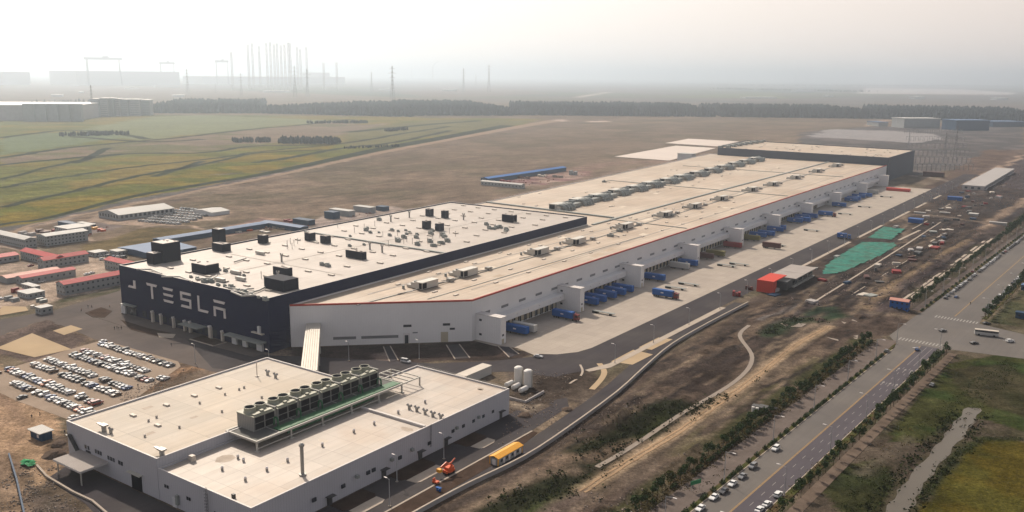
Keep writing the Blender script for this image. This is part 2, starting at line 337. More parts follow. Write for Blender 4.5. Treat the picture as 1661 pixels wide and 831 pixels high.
# --- green fields at the left
OL = (.105, .108, .030); OL2 = (.160, .125, .035)
paint(px([(-500, 470), (0, 372), (76, 358), (215, 323), (415, 285), (516, 266), (622, 244), (718, 226), (830, 207), (880, 193), (700, 191), (415, 187), (240, 187), (-400, 215), (-700, 300)]), OL, var=.3, sc=60, c2=OL2)
paint(px([(0, 372), (215, 323), (415, 285), (500, 262), (546, 234), (415, 250), (227, 285), (0, 336)]), (.150, .115, .024), var=.3, sc=40, c2=(.09, .095, .020))
paint(px([(120, 212), (240, 190), (330, 187), (560, 196), (470, 203), (415, 208), (227, 228), (150, 218)]), (.155, .165, .085), var=.15, sc=80)
paint(px([(0, 222), (110, 214), (215, 222), (100, 238), (0, 252)]), (.12, .145, .075), var=.2, sc=60)
paint(px([(0, 257), (101, 242), (227, 230), (415, 210), (567, 195), (600, 199), (500, 215), (415, 236), (329, 247), (202, 249), (0, 268)]), (.165, .125, .085), var=.3, sc=40, c2=(.11, .105, .05))
paint(px([(430, 236), (546, 234), (640, 228), (700, 212), (600, 215), (480, 222)]), (.15, .12, .05), var=.2, sc=50)
paint(px([(560, 212), (700, 195), (860, 196), (830, 205), (700, 222), (610, 240), (560, 238)]), (.13, .12, .055), var=.25, sc=60)
paint(px([(400, 213), (470, 206), (560, 205), (640, 199), (560, 218), (470, 228), (415, 236)]), (.17, .13, .09), var=.25, sc=40)
DITCH = []
for L in ([(-300, 285), (0, 256), (101, 241), (227, 229), (303, 222), (415, 209), (478, 204), (567, 194)],
          [(-300, 300), (0, 268), (202, 250), (329, 248), (415, 237), (546, 234), (640, 219), (730, 205)],
          [(0, 305), (101, 288), (227, 270), (350, 257), (415, 247), (540, 235)], [(0, 336), (126, 309), (227, 285), (329, 267), (415, 249), (520, 243)],
          [(415, 264), (470, 256), (560, 240), (640, 231), (730, 212)], [(0, 292), (120, 262), (202, 250)], [(120, 222), (240, 230), (330, 226)],
          [(0, 224), (100, 212), (180, 215), (240, 226)], [(560, 215), (700, 202), (780, 196)], [(330, 262), (250, 287)], [(180, 240), (120, 265)]):
    DITCH.append(L); stroke(px(L), 12, (.06, .062, .045), .6, 12)
stroke(px([(-200, 420), (0, 373), (76, 361), (215, 326), (329, 306), (415, 290), (516, 268)]), 20, (.085, .082, .078), .9, 6)
stroke(px([(330, 284), (420, 280), (516, 263), (622, 243), (700, 230)]), 14, (.09, .085, .08), .7, 6, brk=.4)
DR = [(-100, 480), (25, 372 + 4), (93, 357), (162, 343), (197, 335), (253, 325), (329, 308), (415, 292), (516, 270), (622, 247), (718, 229), (830, 208), (901, 196)]
stroke(px([(x, y + 8) for x, y in DR]), 6, (.06, .055, .05), .5, 8)
stroke(px(DR), 6, (.30, .23, .17), .95, 3)
# pale apron round the long shed, storage yards
paint(px([(60, 385), (115, 368), (200, 335), (262, 332), (300, 343), (370, 345), (360, 355), (235, 368), (150, 362), (100, 372)]), (.27, .205, .15), var=.12)
stroke(px([(93, 357), (160, 356), (230, 365), (300, 366), (330, 371)]), 5, (.29, .22, .16), .9, 2)
paint(px([(95, 362), (150, 360), (200, 367), (130, 385), (100, 378)]), (.14, .115, .10), var=.2)
paint(px([(0, 395), (50, 372), (130, 378), (150, 390), (60, 398), (65, 410), (45, 408), (0, 400)]), (.27, .21, .16), var=.2)
paint(px([(130, 400), (240, 368), (330, 372), (320, 378), (220, 402), (205, 420), (140, 412)]), (.105, .08, .038), var=.2, sc=30)
paint(px([(-60, 440), (30, 424), (85, 432), (140, 420), (200, 405), (210, 470), (110, 487), (60, 500), (-60, 520)]), (.30, .235, .175), var=.12)
paint(px([(60, 500), (110, 482), (195, 465), (197, 475), (100, 505), (60, 512)]), (.13, .105, .075), var=.35, c2=(.06, .06, .035), rough=.5)
paint(px([(345, 372), (420, 352), (490, 357), (500, 365), (420, 372), (330, 392)]), (.27, .19, .14), var=.3, c2=(.15, .10, .08))
paint(px([(500, 362), (540, 345), (640, 335), (655, 340), (600, 352), (520, 368)]), (.27, .22, .18), var=.2)
paint(px([(785, 296), (885, 275), (960, 278), (945, 290), (850, 304)]), (.26, .19, .15), var=.35, sc=15, c2=(.17, .10, .09))
stroke(px([(905, 282), (990, 265), (1080, 262)]), 30, (.20, .135, .105), .7, 25)
stroke(px([(770, 333), (900, 303), (1000, 280), (1160, 248)]), 9, (.20, .15, .12), .8, 5)
stroke(px([(400, 390), (520, 365), (640, 345), (740, 326)]), 8, (.19, .155, .135), .8, 5)
for a in ([(897, 195), (912, 194), (920, 197), (903, 198)], [(953, 197), (985, 196), (990, 198), (955, 199)]): paint(px(a), (.42, .33, .27), warped=False)
# ground behind the factory
paint(px([(1300, 215), (1420, 205), (1661, 205), (1661, 260), (1480, 285), (1300, 235)]), (.12, .105, .095), var=.3, sc=30, c2=(.07, .065, .06))
paint(px([(1310, 222), (1345, 210), (1440, 212), (1520, 218), (1530, 226), (1480, 232)]), (.24, .225, .21), var=.08)
stroke(px([(1400, 205), (1440, 195), (1480, 196)]), 22, (.33, .24, .18), .8, 8)
# --- construction ground at the right
CD = (.088, .062, .048)
paint(px([(700, 831), (850, 745), (1000, 640), (1215, 490), (1480, 320), (1600, 245), (1800, 235), (1900, 300), (1661, 372), (1490, 510), (1330, 620), (1080, 860)]), CD, var=.35, sc=14, rough=.5, c2=(.12, .085, .062))
paint(px([(1480, 320), (1560, 290), (1600, 300), (1661, 250), (1800, 250), (1800, 330), (1661, 372)]), (.065, .052, .050), var=.4, sc=30, rough=.8)
paint(px([(1330, 520), (1480, 505), (1640, 372), (1560, 350), (1520, 360), (1400, 440), (1240, 520)]), (.062, .045, .042), var=.45, sc=12, rough=.9, c2=(.10, .075, .065))
for L, w_, c in (([(1240, 520), (1310, 480), (1480, 372), (1530, 340)], 5, (.16, .135, .12)), ([(1250, 530), (1400, 455), (1500, 385), (1540, 355)], 4, (.14, .11, .10)), ([(1480, 490), (1620, 378)], 3, (.10, .08, .07)),
                 ([(1330, 495), (1420, 430), (1520, 360)], 5, (.12, .09, .085)), ([(1360, 500), (1450, 450), (1560, 370)], 6, (.05, .04, .04)), ([(1290, 500), (1390, 440), (1500, 372)], 5, (.045, .036, .036))): stroke(px(L), w_, c, .8, 2.5, brk=.35)
stroke(px([(1475, 385), (1470, 350), (1495, 349), (1600, 362), (1661, 366)]), 6, (.23, .17, .125), .9, 4)
stroke(px([(1590, 372), (1661, 328), (1760, 280)]), 9, (.27, .19, .135), .9, 5)
stroke(px([(1600, 365), (1540, 395), (1480, 435), (1440, 470), (1400, 500)]), 9, (.22, .145, .09), .85, 8, brk=.40)
stroke(px([(1430, 470), (1400, 490), (1370, 500)]), 18, (.21, .14, .085), .7, 10)
stroke(px([(1290, 480), (1340, 495), (1400, 505), (1470, 515)]), 8, (.17, .125, .09), .9, 4)
stroke(px([(1661, 252), (1610, 280), (1560, 300)]), 10, (.30, .22, .155), .9, 6)
stroke(px([(1478, 284), (1530, 292), (1600, 305)]), 6, (.34, .28, .23), .9, 4)
paint([(-188, 540), (-122, 500), (-118, 800), (-112, 1250), (-186, 1250)], (.050, .040, .037), .85, var=.4, sc=10, c2=(.075, .055, .045), rough=.6)
stroke(px([(1400, 500), (1440, 466), (1500, 430), (1570, 390)]), 7, (.24, .165, .10), .85, 3, warped=False, brk=.3)
stroke(px([(1500, 352), (1560, 325), (1620, 300)]), 8, (.13, .10, .08), .8, 4)
for q_ in ([(1345, 505), (1440, 447), (1560, 372)], [(1372, 500), (1460, 450), (1580, 378)], [(1420, 500), (1500, 452), (1600, 385)], [(1350, 480), (1460, 410), (1545, 362)]): stroke(px(q_), 2.5, (.028, .024, .024), .9, 1.5, warped=False)
stroke(px([(1475, 385), (1470, 350), (1495, 349), (1600, 362), (1661, 366)]), 6, (.23, .17, .125), .9, 4)
stroke(px([(1590, 372), (1661, 328), (1760, 280)]), 9, (.27, .19, .135), .9, 5)
# dug pond beds, tracks, the pale track, green strips
paint(px([(1225, 535), (1280, 528), (1330, 545), (1290, 580), (1240, 620), (1215, 590)]), (.060, .045, .036), var=.2, rough=.15)
paint(px([(1060, 600), (1110, 575), (1190, 560), (1200, 600), (1150, 640), (1050, 620)]), (.065, .047, .038), var=.3, rough=.3)
paint(px([(1360, 590), (1440, 560), (1450, 575), (1380, 620), (1330, 640)]), (.055, .042, .034), var=.3, rough=.3)
paint(px([(1120, 540), (1190, 520), (1200, 560), (1130, 600), (1070, 590)]), (.15, .105, .075), .8, var=.4, sc=9, rough=1.1, c2=(.09, .065, .05))
paint(px([(900, 700), (1030, 640), (1050, 650), (1000, 690), (900, 760)]), (.14, .10, .07), .9, var=.4, sc=7, rough=1.3, c2=(.085, .062, .05))
paint(px([(880, 715), (960, 700), (985, 725), (960, 760), (860, 750)]), (.15, .105, .07), .9, var=.3, sc=8, rough=.6)
paint(px([(1090, 740), (1200, 680), (1260, 650), (1230, 700), (1130, 780), (1060, 831), (960, 831), (1000, 790)]), (.12, .085, .065), .9, var=.35, sc=8, rough=.8, c2=(.15, .105, .075))
stroke(px([(1100, 730), (1200, 660), (1260, 628), (1330, 590)]), 12, (.11, .095, .045), .7, 8)
for k in range(100):
    a_ = rng.uniform(-180 if k < 60 else -186, -112); b0_ = rng.uniform(190, 480) if k < 60 else rng.uniform(300, 850); L_ = rng.uniform(30, 130); c_ = [(.17, .12, .085), (.045, .033, .028), (.20, .145, .10), (.035, .028, .026)][k % 4]
    stroke([(a_ + rng.uniform(-3, 3), b0_), (a_ + rng.uniform(-6, 6), b0_ + L_ / 2), (a_ + rng.uniform(-10, 10), b0_ + L_)], rng.uniform(.8, 3.0), c_, .9, 1.2)
GR = (.040, .046, .018); DG = (.024, .026, .014)
stroke(px([(1100, 660), (1040, 690), (985, 725), (950, 745)]), 15, DG, .95, 5)
stroke(px([(1180, 640), (1120, 668), (1050, 705)]), 6, DG, .9, 4)
stroke(px([(940, 775), (850, 810), (780, 850)]), 16, DG, .95, 6)
stroke(px([(950, 790), (880, 831), (860, 850)]), 7, (.05, .065, .02), .9, 4)
stroke(px([(1090, 670), (1000, 730)]), 3, (.05, .055, .02), .8, 3)
stroke(px([(700, 831), (740, 805), (900, 755), (960, 745), (1030, 715)]), 5, (.21, .145, .10), .8, 3)
stroke(px([(760, 831), (860, 780), (930, 765)]), 4, (.19, .135, .095), .8, 3)
stroke(px([(715, 831), (870, 755), (1010, 655), (1110, 580), (1215, 510)]), 5, (.055, .042, .036), .8, 3)
stroke(px([(880, 860), (945, 797), (1020, 770), (1100, 700), (1180, 650), (1290, 560), (1345, 525)]), 9, (.13, .095, .07), .8, 5)
stroke(px([(945, 797), (1020, 748), (1100, 700), (1140, 672), (1220, 615), (1290, 560), (1345, 530)]), 5.2, (.40, .28, .175), 1, 2.5, warped=False)
stroke(px([(870, 850), (945, 797)]), 5, (.14, .10, .08), .9, 3)
for k in range(5): stroke(px([(1050 + k * 9, 745), (1045 + k * 8, 790), (1050 + k * 10, 800)]), 1, (.17, .125, .09), .7, 1.2)
for k in range(4): stroke(px([(1095 + k * 10, 735 + k * 3), (1180 + k * 9, 668 + k * 6), (1240 + k * 8, 640 + k * 5)]), .9, (.18, .13, .095), .6, 1.2)
stroke(px([(1010, 600), (1080, 560), (1140, 530), (1210, 505)]), 3, (.13, .10, .07), .6, 3)
stroke(px([(930, 690), (1000, 650), (1090, 600)]), 2, (.18, .13, .09), .7, 2)
stroke(px([(1240, 545), (1290, 520), (1340, 520), (1360, 512)]), 10, (.033, .05, .024), .8, 5)
stroke(px([(1310, 510), (1345, 500), (1360, 515)]), 8, (.03, .052, .03), .8, 5)
# verge strips along the highway and the grass beyond it
def hw(L): return [toST(HW(*p)) for p in L]
paint(hw([(-30, -80), (-19.5, -80), (-19.5, 185), (-30, 185)]), (.060, .058, .026), .9, var=.35, sc=9, rough=.2, c2=(.10, .075, .05))
paint(hw([(-36, 262), (-21, 262), (-22, 1200), (-40, 1200)]), (.07, .06, .035), .9, var=.35, sc=9, rough=.2, c2=(.12, .09, .07))
paint(hw([(11, -120), (60, -120), (90, 190), (11, 190)]), (.10, .075, .055), .95, var=.35, sc=7, rough=.35, c2=(.070, .060, .035))
paint(px([(1380, 850), (1330, 800), (1370, 760), (1420, 745), (1450, 760), (1440, 800), (1400, 850)]), (.045, .045, .018), .95, var=.35, sc=6, c2=(.03, .035, .014), rough=.3)
paint(px([(1440, 720), (1500, 640), (1540, 590), (1661, 565), (1800, 590), (1750, 700), (1661, 700), (1590, 680), (1545, 690), (1500, 720)]), (.036, .050, .016), var=.35, sc=9, c2=(.055, .055, .020), rough=.3)
paint(px([(1530, 600), (1640, 590), (1700, 640), (1661, 680), (1600, 660)]), (.040, .034, .018), .8, var=.4, sc=9, c2=(.065, .052, .03))
paint(px([(1470, 850), (1520, 790), (1580, 722), (1610, 710), (1661, 715), (1900, 760), (1700, 900)]), (.080, .060, .012), var=.12, sc=5, c2=(.072, .062, .014), rough=.1)
stroke(px([(1500, 800), (1560, 735), (1600, 712), (1661, 712)]), 3, (.035, .04, .016), .9, 2)
stroke(px([(1400, 770), (1440, 745), (1480, 715)]), 4, (.14, .11, .08), .7, 4)
paint(hw([(13, 262), (90, 262), (110, 900), (14, 900)]), (.10, .085, .045), .9, var=.35, sc=12, c2=(.06, .062, .03))
stroke(hw([(16, 262), (17, 420), (19, 900)]), 4, (.26, .19, .13), .8, 3)
# --- ground round the near buildings
paint(px([(820, 600), (960, 598), (985, 640), (870, 720), (770, 760), (826, 690)]), (.14, .105, .08), .95, var=.35, sc=7, rough=.3, c2=(.085, .062, .048))
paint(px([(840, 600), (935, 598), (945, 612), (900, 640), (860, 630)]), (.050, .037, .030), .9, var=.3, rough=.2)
stroke(px([(826, 655), (860, 668), (880, 660)]), 3, (.30, .23, .165), .9, 2)
stroke(px([(830, 730), (870, 705), (905, 680), (930, 655)]), 3.5, (.29, .21, .14), .85, 3)
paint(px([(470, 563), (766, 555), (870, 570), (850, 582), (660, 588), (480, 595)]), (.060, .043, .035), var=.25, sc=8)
paint(px([(600, 575), (628, 568), (645, 583), (620, 588)]), (.20, .15, .12), .8, var=.2)
paint(px([(-60, 590), (5, 590), (100, 690), (112, 760), (60, 790), (-60, 831)]), (.30, .205, .125), var=.15, sc=12, c2=(.26, .18, .115), rough=.2)
stroke(px([(-30, 600), (10, 640), (35, 690), (30, 720)]), 3, (.16, .11, .08), .5, 3)
paint(px([(-60, 760), (20, 735), (60, 790), (130, 840), (130, 900), (-60, 900)]), (.115, .088, .07), .95, var=.5, sc=4, rough=1.2, c2=(.075, .060, .045))
paint(px([(85, 700), (112, 710), (118, 745), (100, 760), (75, 745)]), (.10, .075, .055), .9, var=.4, rough=.9)
stroke(px([(0, 735), (15, 760), (20, 831)]), 8, (.25, .175, .115), .9, 4)
paint(px([(150, 668), (190, 640), (290, 592), (345, 600), (300, 610), (200, 655)]), (.115, .080, .055), .95, var=.4, sc=7, rough=.9, c2=(.19, .12, .07))
paint(px([(0, 545), (85, 520), (150, 548), (110, 570), (60, 590), (0, 575)]), (.10, .075, .062), .95, var=.35, sc=8, rough=.5)
paint(px([(0, 515), (60, 492), (80, 505), (75, 512), (0, 525)]), (.13, .11, .075), .9, var=.35, c2=(.06, .065, .04))
paint(px([(140, 508), (170, 498), (200, 512), (250, 530), (320, 560), (300, 575), (200, 535), (140, 520)]), (.095, .065, .05), .95, var=.3, sc=8, rough=.3)
# distant bands seen beyond the wood at the right
paint(px([(1390, 152), (1405, 143), (1560, 145), (1650, 151), (1640, 154)]), (.42, .38, .34), .9, var=.25, sc=200, warped=False)
paint(px([(930, 158), (985, 149), (992, 150), (940, 158.6)]), (.45, .38, .32), warped=False)
for a, c in (([(1160, 146), (1340, 143), (1380, 147), (1300, 152)], (.07, .10, .09)), ([(1060, 158), (1240, 150), (1280, 160)], (.11, .13, .05)), ([(880, 135), (1100, 131), (1240, 135), (1000, 140)], (.08, .085, .075)),
             ([(640, 150), (800, 142), (900, 152), (700, 160)], (.14, .10, .07)), ([(1240, 165), (1660, 168), (1660, 156), (1400, 156)], (.10, .085, .07)), ([(590, 128), (690, 125), (780, 130), (640, 138)], (.05, .07, .07))): paint(px(a), c, .8, var=.3, sc=300)

fh = fbm(gs, gt, 4.5, 3, 88); fh2 = fbm(gs * 1.3, gt * .45, 11, 4, 91)
near_ = np.clip((1800 - dist) / 600, 0, 1); col *= (1 + near_ * ((fh - .5) * .7 + (fh2 - .5) * .9))[:, None]
# soils are darker and cooler than first laid
sh_ = np.clip((gs + 330) / 120, 0, 1) * np.clip((1400 - gt) / 300, 0, 1)
col *= (.92 - .20 * sh_)[:, None]; col[:, 0] *= (1 - .06 * sh_); col[:, 2] *= 1.07
# --- flat ground wherever a laid surface or a building stands
FLAT = [[(-141, 225), (-127, 225), (-122, 345), (-128, 480), (-142, 480), (-136, 345)], px([(85, 515), (195, 475), (200, 500), (240, 530), (330, 565), (437, 578), (470, 575), (640, 583), (700, 588), (800, 584), (868, 577), (960, 598), (900, 612), (660, 600), (535, 612), (345, 602), (150, 548), (95, 525)]),
        [(-275, 340), (-186, 330), (-186, 1400), (-275, 1400)], [(-412, 160), (-412, 234), (-344, 234), (-316, 186), (-316, 160)], [(-294, 110), (-162, 110), (-162, 275), (-294, 275)],
        [(-475, 262), (-475, 1420), (-262, 1420), (-262, 340), (-325, 262)], hw([(-20.5, -150), (20.5, -150), (20.5, 1500), (-20.5, 1500)]), [(-180, 200), (-160, 200), (-178, 560), (-192, 560)],
        px([(1480, 560), (1600, 505), (1700, 540), (1661, 590), (1540, 580)]), px([(-10, 565), (52, 537), (125, 567), (56, 584)]), px([(82, 537), (115, 524), (140, 534), (104, 548)]), px([(-10, 495), (50, 495), (50, 508), (-5, 515)]), px([(980, 587), (1068, 543), (1098, 551), (1026, 597)]), [(-760, 200), (-760, 350), (-480, 350), (-480, 210)], [(-205, 525), (-150, 525), (-150, 900), (-205, 900)]]
for pl in FLAT:
    for dx, dy in ((0, 0), (3, 0), (-3, 0), (0, 3), (0, -3)): amp[inside(pl, gs + dx, gt + dy)] = 0
cre = [(1215, 528), (1200, 545), (1220, 580), (1195, 617), (1100, 675), (1040, 715), (1000, 740), (968, 758)]
rcr = px([(1420, 850), (1470, 780), (1520, 722), (1545, 690), (1568, 661), (1592, 663), (1577, 690), (1560, 713), (1522, 757), (1500, 785), (1470, 850)])
amp[pdist(px(cre), gs, gt) < 5] = 0
amp[pdist(rcr + rcr[:1], gs, gt) < 4] = 0; amp[inside(rcr, gs, gt)] = 0
hgt = np.clip(fbm(gs, gt, 8, 4, 60) - .40, 0, 1) * 5.0 * amp + np.clip(fbm(gs, gt, 30, 3, 61) - .5, 0, 1) * 5 * amp
hgt[dist > 2600] = 0
gv = np.empty((gs.size, 3)); gv[:, 0] = gs * ES.x + gt * ET.x; gv[:, 1] = gs * ES.y + gt * ET.y; gv[:, 2] = hgt
ny, nx = shp; idx = np.arange(nx * ny).reshape(shp)
quads = np.stack([idx[:-1, :-1], idx[:-1, 1:], idx[1:, 1:], idx[1:, :-1]], -1).reshape(-1, 4)
gme = bpy.data.meshes.new('ground'); gme.vertices.add(len(gv)); gme.vertices.foreach_set('co', gv.ravel())
gme.loops.add(quads.size); gme.loops.foreach_set('vertex_index', quads.ravel().astype(np.int32)); gme.polygons.add(len(quads))
gme.polygons.foreach_set('loop_start', np.arange(0, quads.size, 4, dtype=np.int32)); gme.polygons.foreach_set('loop_total', np.full(len(quads), 4, np.int32))
gme.polygons.foreach_set('use_smooth', np.ones(len(quads), bool)); gme.update()
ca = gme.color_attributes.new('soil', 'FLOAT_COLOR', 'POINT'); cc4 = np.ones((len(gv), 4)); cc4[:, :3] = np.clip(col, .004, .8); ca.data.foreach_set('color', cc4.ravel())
gm = bpy.data.materials.new('ground_soil'); gm.use_nodes = True; t_ = gm.node_tree; b_ = t_.nodes['Principled BSDF']; b_.inputs['Roughness'].default_value = .95; b_.inputs['Specular IOR Level'].default_value = 0
at = t_.nodes.new('ShaderNodeAttribute'); at.attribute_name = 'soil'; geo = t_.nodes.new('ShaderNodeNewGeometry'); cur = at.outputs['Color']
for sc0, lo, hi in ((2.6, .75, 1.28), (.9, .68, 1.35), (.28, .78, 1.22), (.05, .88, 1.12)):
    n = t_.nodes.new('ShaderNodeTexNoise'); n.inputs['Scale'].default_value = sc0; n.inputs['Detail'].default_value = 4; n.inputs['Roughness'].default_value = .65; t_.links.new(geo.outputs['Position'], n.inputs['Vector'])
    r = t_.nodes.new('ShaderNodeMapRange'); r.inputs['From Min'].default_value = .35; r.inputs['From Max'].default_value = .65; r.inputs['To Min'].default_value = lo; r.inputs['To Max'].default_value = hi; t_.links.new(n.outputs['Fac'], r.inputs['Value'])
    x = t_.nodes.new('ShaderNodeVectorMath'); x.operation = 'SCALE'; t_.links.new(cur, x.inputs[0]); t_.links.new(r.outputs[0], x.inputs['Scale']); cur = x.outputs[0]
t_.links.new(cur, b_.inputs['Base Color'])
bn = t_.nodes.new('ShaderNodeBump'); bn.inputs['Distance'].default_value = .5; bn.inputs['Strength'].default_value = .8; n = t_.nodes.new('ShaderNodeTexNoise'); n.inputs['Scale'].default_value = .8; n.inputs['Detail'].default_value = 6; n.inputs['Roughness'].default_value = .7
t_.links.new(geo.outputs['Position'], n.inputs['Vector']); t_.links.new(n.outputs['Fac'], bn.inputs['Height']); t_.links.new(bn.outputs['Normal'], b_.inputs['Normal'])
gme.materials.append(gm); ground = bpy.data.objects.new('ground', gme); C.objects.link(ground); tag(ground, kind='structure')
def ground_h(x, y):
    s = x * ES.x + y * ES.y; t = x * ET.x + y * ET.y
    i = min(max(np.searchsorted(TT, t) - 1, 0), ny - 2); j = min(max(np.searchsorted(SS, s) - 1, 0), nx - 2); return float(hgt[idx[i, j]])

# ------------------------------------------------------------------ laid surfaces
def sheet(name, poly, m, z=.03, th=.03, kind='structure', seg=None):
    """poly in site coordinates; a thin slab lying on the ground"""
    o = MB(m).prism([(p[0], p[1]) for p in poly], z - th, z).build(name); o.rotation_euler = (0, 0, -BF)
    if kind: tag(o, kind=kind)
    return o
def ribbon(line, w_):
    pts = [Vector(p) for p in line]; L = []; R = []
    for i, p in enumerate(pts):
        d = (pts[min(i + 1, len(pts) - 1)] - pts[max(i - 1, 0)]).normalized(); nrm = Vector((-d.y, d.x)); L.append(p + nrm * w_ / 2); R.append(p - nrm * w_ / 2)
    return [tuple(a) for a in L + R[::-1]]
def strip(name, line, w_, m, z=.03, th=.03):
    pts = [Vector(p) for p in line]; mb = MB(m); rb = ribbon(line, w_); n = len(pts)
    for i in range(n - 1): mb.prism([rb[i], rb[i + 1], rb[2 * n - 2 - i], rb[2 * n - 1 - i]], z - th, z)
    o = mb.build(name); o.rotation_euler = (0, 0, -BF); tag(o, kind='structure'); return o
def smooth_line(L, n=6):
    out = []
    for i in range(len(L) - 1):
        p0 = Vector(L[max(i - 1, 0)]); p1 = Vector(L[i]); p2 = Vector(L[i + 1]); p3 = Vector(L[min(i + 2, len(L) - 1)])
        for k in range(n):
            u = k / n; out.append(.5 * ((2 * p1) + (p2 - p0) * u + (2 * p0 - 5 * p1 + 4 * p2 - p3) * u * u + (3 * p1 - p0 - 3 * p2 + p3) * u ** 3))
    out.append(Vector(L[-1])); return [tuple(v) for v in out]
street = px([(-80, 545), (0, 519), (90, 503), (197, 471), (200, 505), (245, 530), (330, 560), (437, 576), (475, 585), (560, 600), (500, 625), (345, 603), (150, 549), (98, 527), (0, 547), (-80, 575)])
sheet('street', street, M['street'], .04)
sheet('road', px([(300, 548), (345, 560), (437, 577), (480, 578), (640, 586), (700, 590), (800, 586), (866, 579)]) + [(-228, 341), (-221, 345), (-215, 352), (-211.5, 360), (-211.5, 1500), (-192, 1500), (-192, 352), (-194, 338), (-199, 328)] + px([(900, 612), (830, 603), (740, 606), (700, 618), (600, 618), (470, 595), (420, 602), (345, 598)]), M['asphalt'], .06)
sheet('concrete_yard', [(-268, 341), (-250, 340), (-240, 344)] + px([(868, 577)]) + [(-226, 342.5), (-219, 347), (-213, 356), (-211, 366), (-211, 1175), (-275, 1175), (-272, 800)], M['conc'], .08)
sheet('car_park', [(-409, 214), (-410.7, 231), (-352, 233), (-345, 229.5), (-319, 186), (-317, 166), (-360, 164), (-385, 165), (-402, 177)], M['lotc'], .06)
sheet('sand_pad', px([(-6, 565), (52, 541), (116, 567), (56, 580)]), M['pad'], .12, .1)
sheet('sand_pad', px([(86, 537), (115, 528), (134, 534), (104, 544)]), M['pad'], .12, .1)
sheet('sand_pad', px([(0, 502), (5, 497), (42, 498), (46, 504), (0, 512)]), M['pad'], .12, .1)
sheet('sand_pad', px([(991, 587), (1027, 568), (1059, 575.5), (1026, 592)]), M['pad'], .12, .1)
sheet('sand_pad', px([(1036, 564), (1068, 548), (1091, 551), (1057, 568)]), M['pad'], .12, .1)
sheet('concrete_pad', [(-722, 1311), (-750, 1602), (-667, 1601), (-621, 1306)], mat('pad_pale', (.52, .45, .40), .8, .05, .02), .5, .5)
sheet('concrete_pad', [(-796, 1653), (-816, 1807), (-700, 1802), (-682, 1642)], mat('pad_pale', (.52, .45, .40)), .5, .5)
# access road and beds beside the near building
sheet('road', [(-192.4, 90), (-192.4, 284), (-184, 300), (-178, 292), (-175.6, 255), (-175.6, 90)], M['asphalt'], .05)
fence_px = [(640, 858), (680, 833), (760, 790), (850, 746), (920, 700), (1000, 641), (1045, 600), (1090, 562), (1150, 527), (1213, 494)]
FL = [(-164.6, 150)] + [tuple(p) for p in px(fence_px)]
strip('road', smooth_line([(p[0] - 5, p[1]) for p in FL], 3), 6.0, M['asphalt'], .07)
strip('kerb', [(-175.6, 100), (-175.6, 262)], .7, M['kerb'], .2, .2)
sheet('kerb', [(-192, 480), (-188.6, 480), (-188.6, 345), (-193.5, 334), (-196.2, 335), (-192, 350)], M['kerb'], .18, .18)
sheet('kerb', [(-192, 620), (-189.5, 620), (-189.5, 745), (-192, 745)], M['kerb'], .18, .18)
for a, b in ((770, 850), (880, 960), (990, 1040), (1080, 1120)): sheet('kerb', [(-192, a), (-189.5, a), (-189.5, b), (-192, b)], M['kerb'], .18, .18)
strip('path', smooth_line(px([(972, 590), (978, 598), (980, 606), (974, 617), (960, 632)])), 2.6, M['pad'], .12, .1)
strip('path', smooth_line(px([(941, 592), (945, 602), (940, 612), (925, 622), (917, 632)])), 1.0, M['kerb'], .12, .1)
for a, b in ((128, 142), (150, 164), (176, 190), (202, 219), (236, 248)):
    sheet('planting_bed', [(-192.1, a), (-186.5, a), (-185.3, a + 1.6), (-185.3, b - 1.6), (-186.5, b), (-192.1, b)], M['soilbed'], .22, .2)
    sheet('pavement', [(-185.1, a + 1), (-181.6, a + 1.5), (-180.6, a + 3), (-180.6, b - 3), (-181.6, b - 1), (-185.1, b - 1)], M['kerb'], .16, .15)
sheet('verge', [(-175.2, 100), (-175.2, 262), (-173, 262), (-169.5, 240), (-169, 100)], M['soilbed'], .12, .1)
# forecourt of the near building at the lower left
yard = px([(76, 777), (119, 749)]) + [(-287, 146.8), (-194, 146.8), (-192.4, 96)] + px([(200, 880), (138, 817)])
sheet('road', yard, M['asphalt'], .055)
# ramps in front of the white wall
for q in ([(622, 563), (633, 562), (646, 585), (632, 587)], [(724, 560), (745, 559), (762, 581), (738, 583)], [(808, 562), (826, 563), (842, 575), (826, 580)]):
    sheet('path', px(q), M['asphalt'], .1, .1)
    a, b, c, d = px(q); strip('kerb', [a, d], .5, M['kerb'], .25, .25); strip('kerb', [b, c], .5, M['kerb'], .25, .25)
# paving before the dark front
sheet('pavement', [(-452, 252), (-452, 266), (-330, 266), (-330, 258), (-390, 256), (-400, 250)], M['street'], .14, .12)
sheet('planting_bed', px([(138, 508), (164, 499), (182, 505), (170, 516), (150, 515)]), M['soilbed'], .2, .2)
sheet('planting_bed', px([(195, 519), (240, 533), (278, 541), (262, 548), (212, 535)]), M['soilbed'], .2, .2)
sheet('planting_bed', px([(255, 541), (285, 543), (281, 549), (258, 548)]), M['kerb'], .26, .2)
sheet('planting_bed', px([(310, 551), (329, 545), (365, 556), (346, 561)]), M['soilbed'], .3, .3)
strip('kerb', [p for p in px([(308, 551), (346, 562), (367, 556)])], .8, M['kerb'], .34, .34)
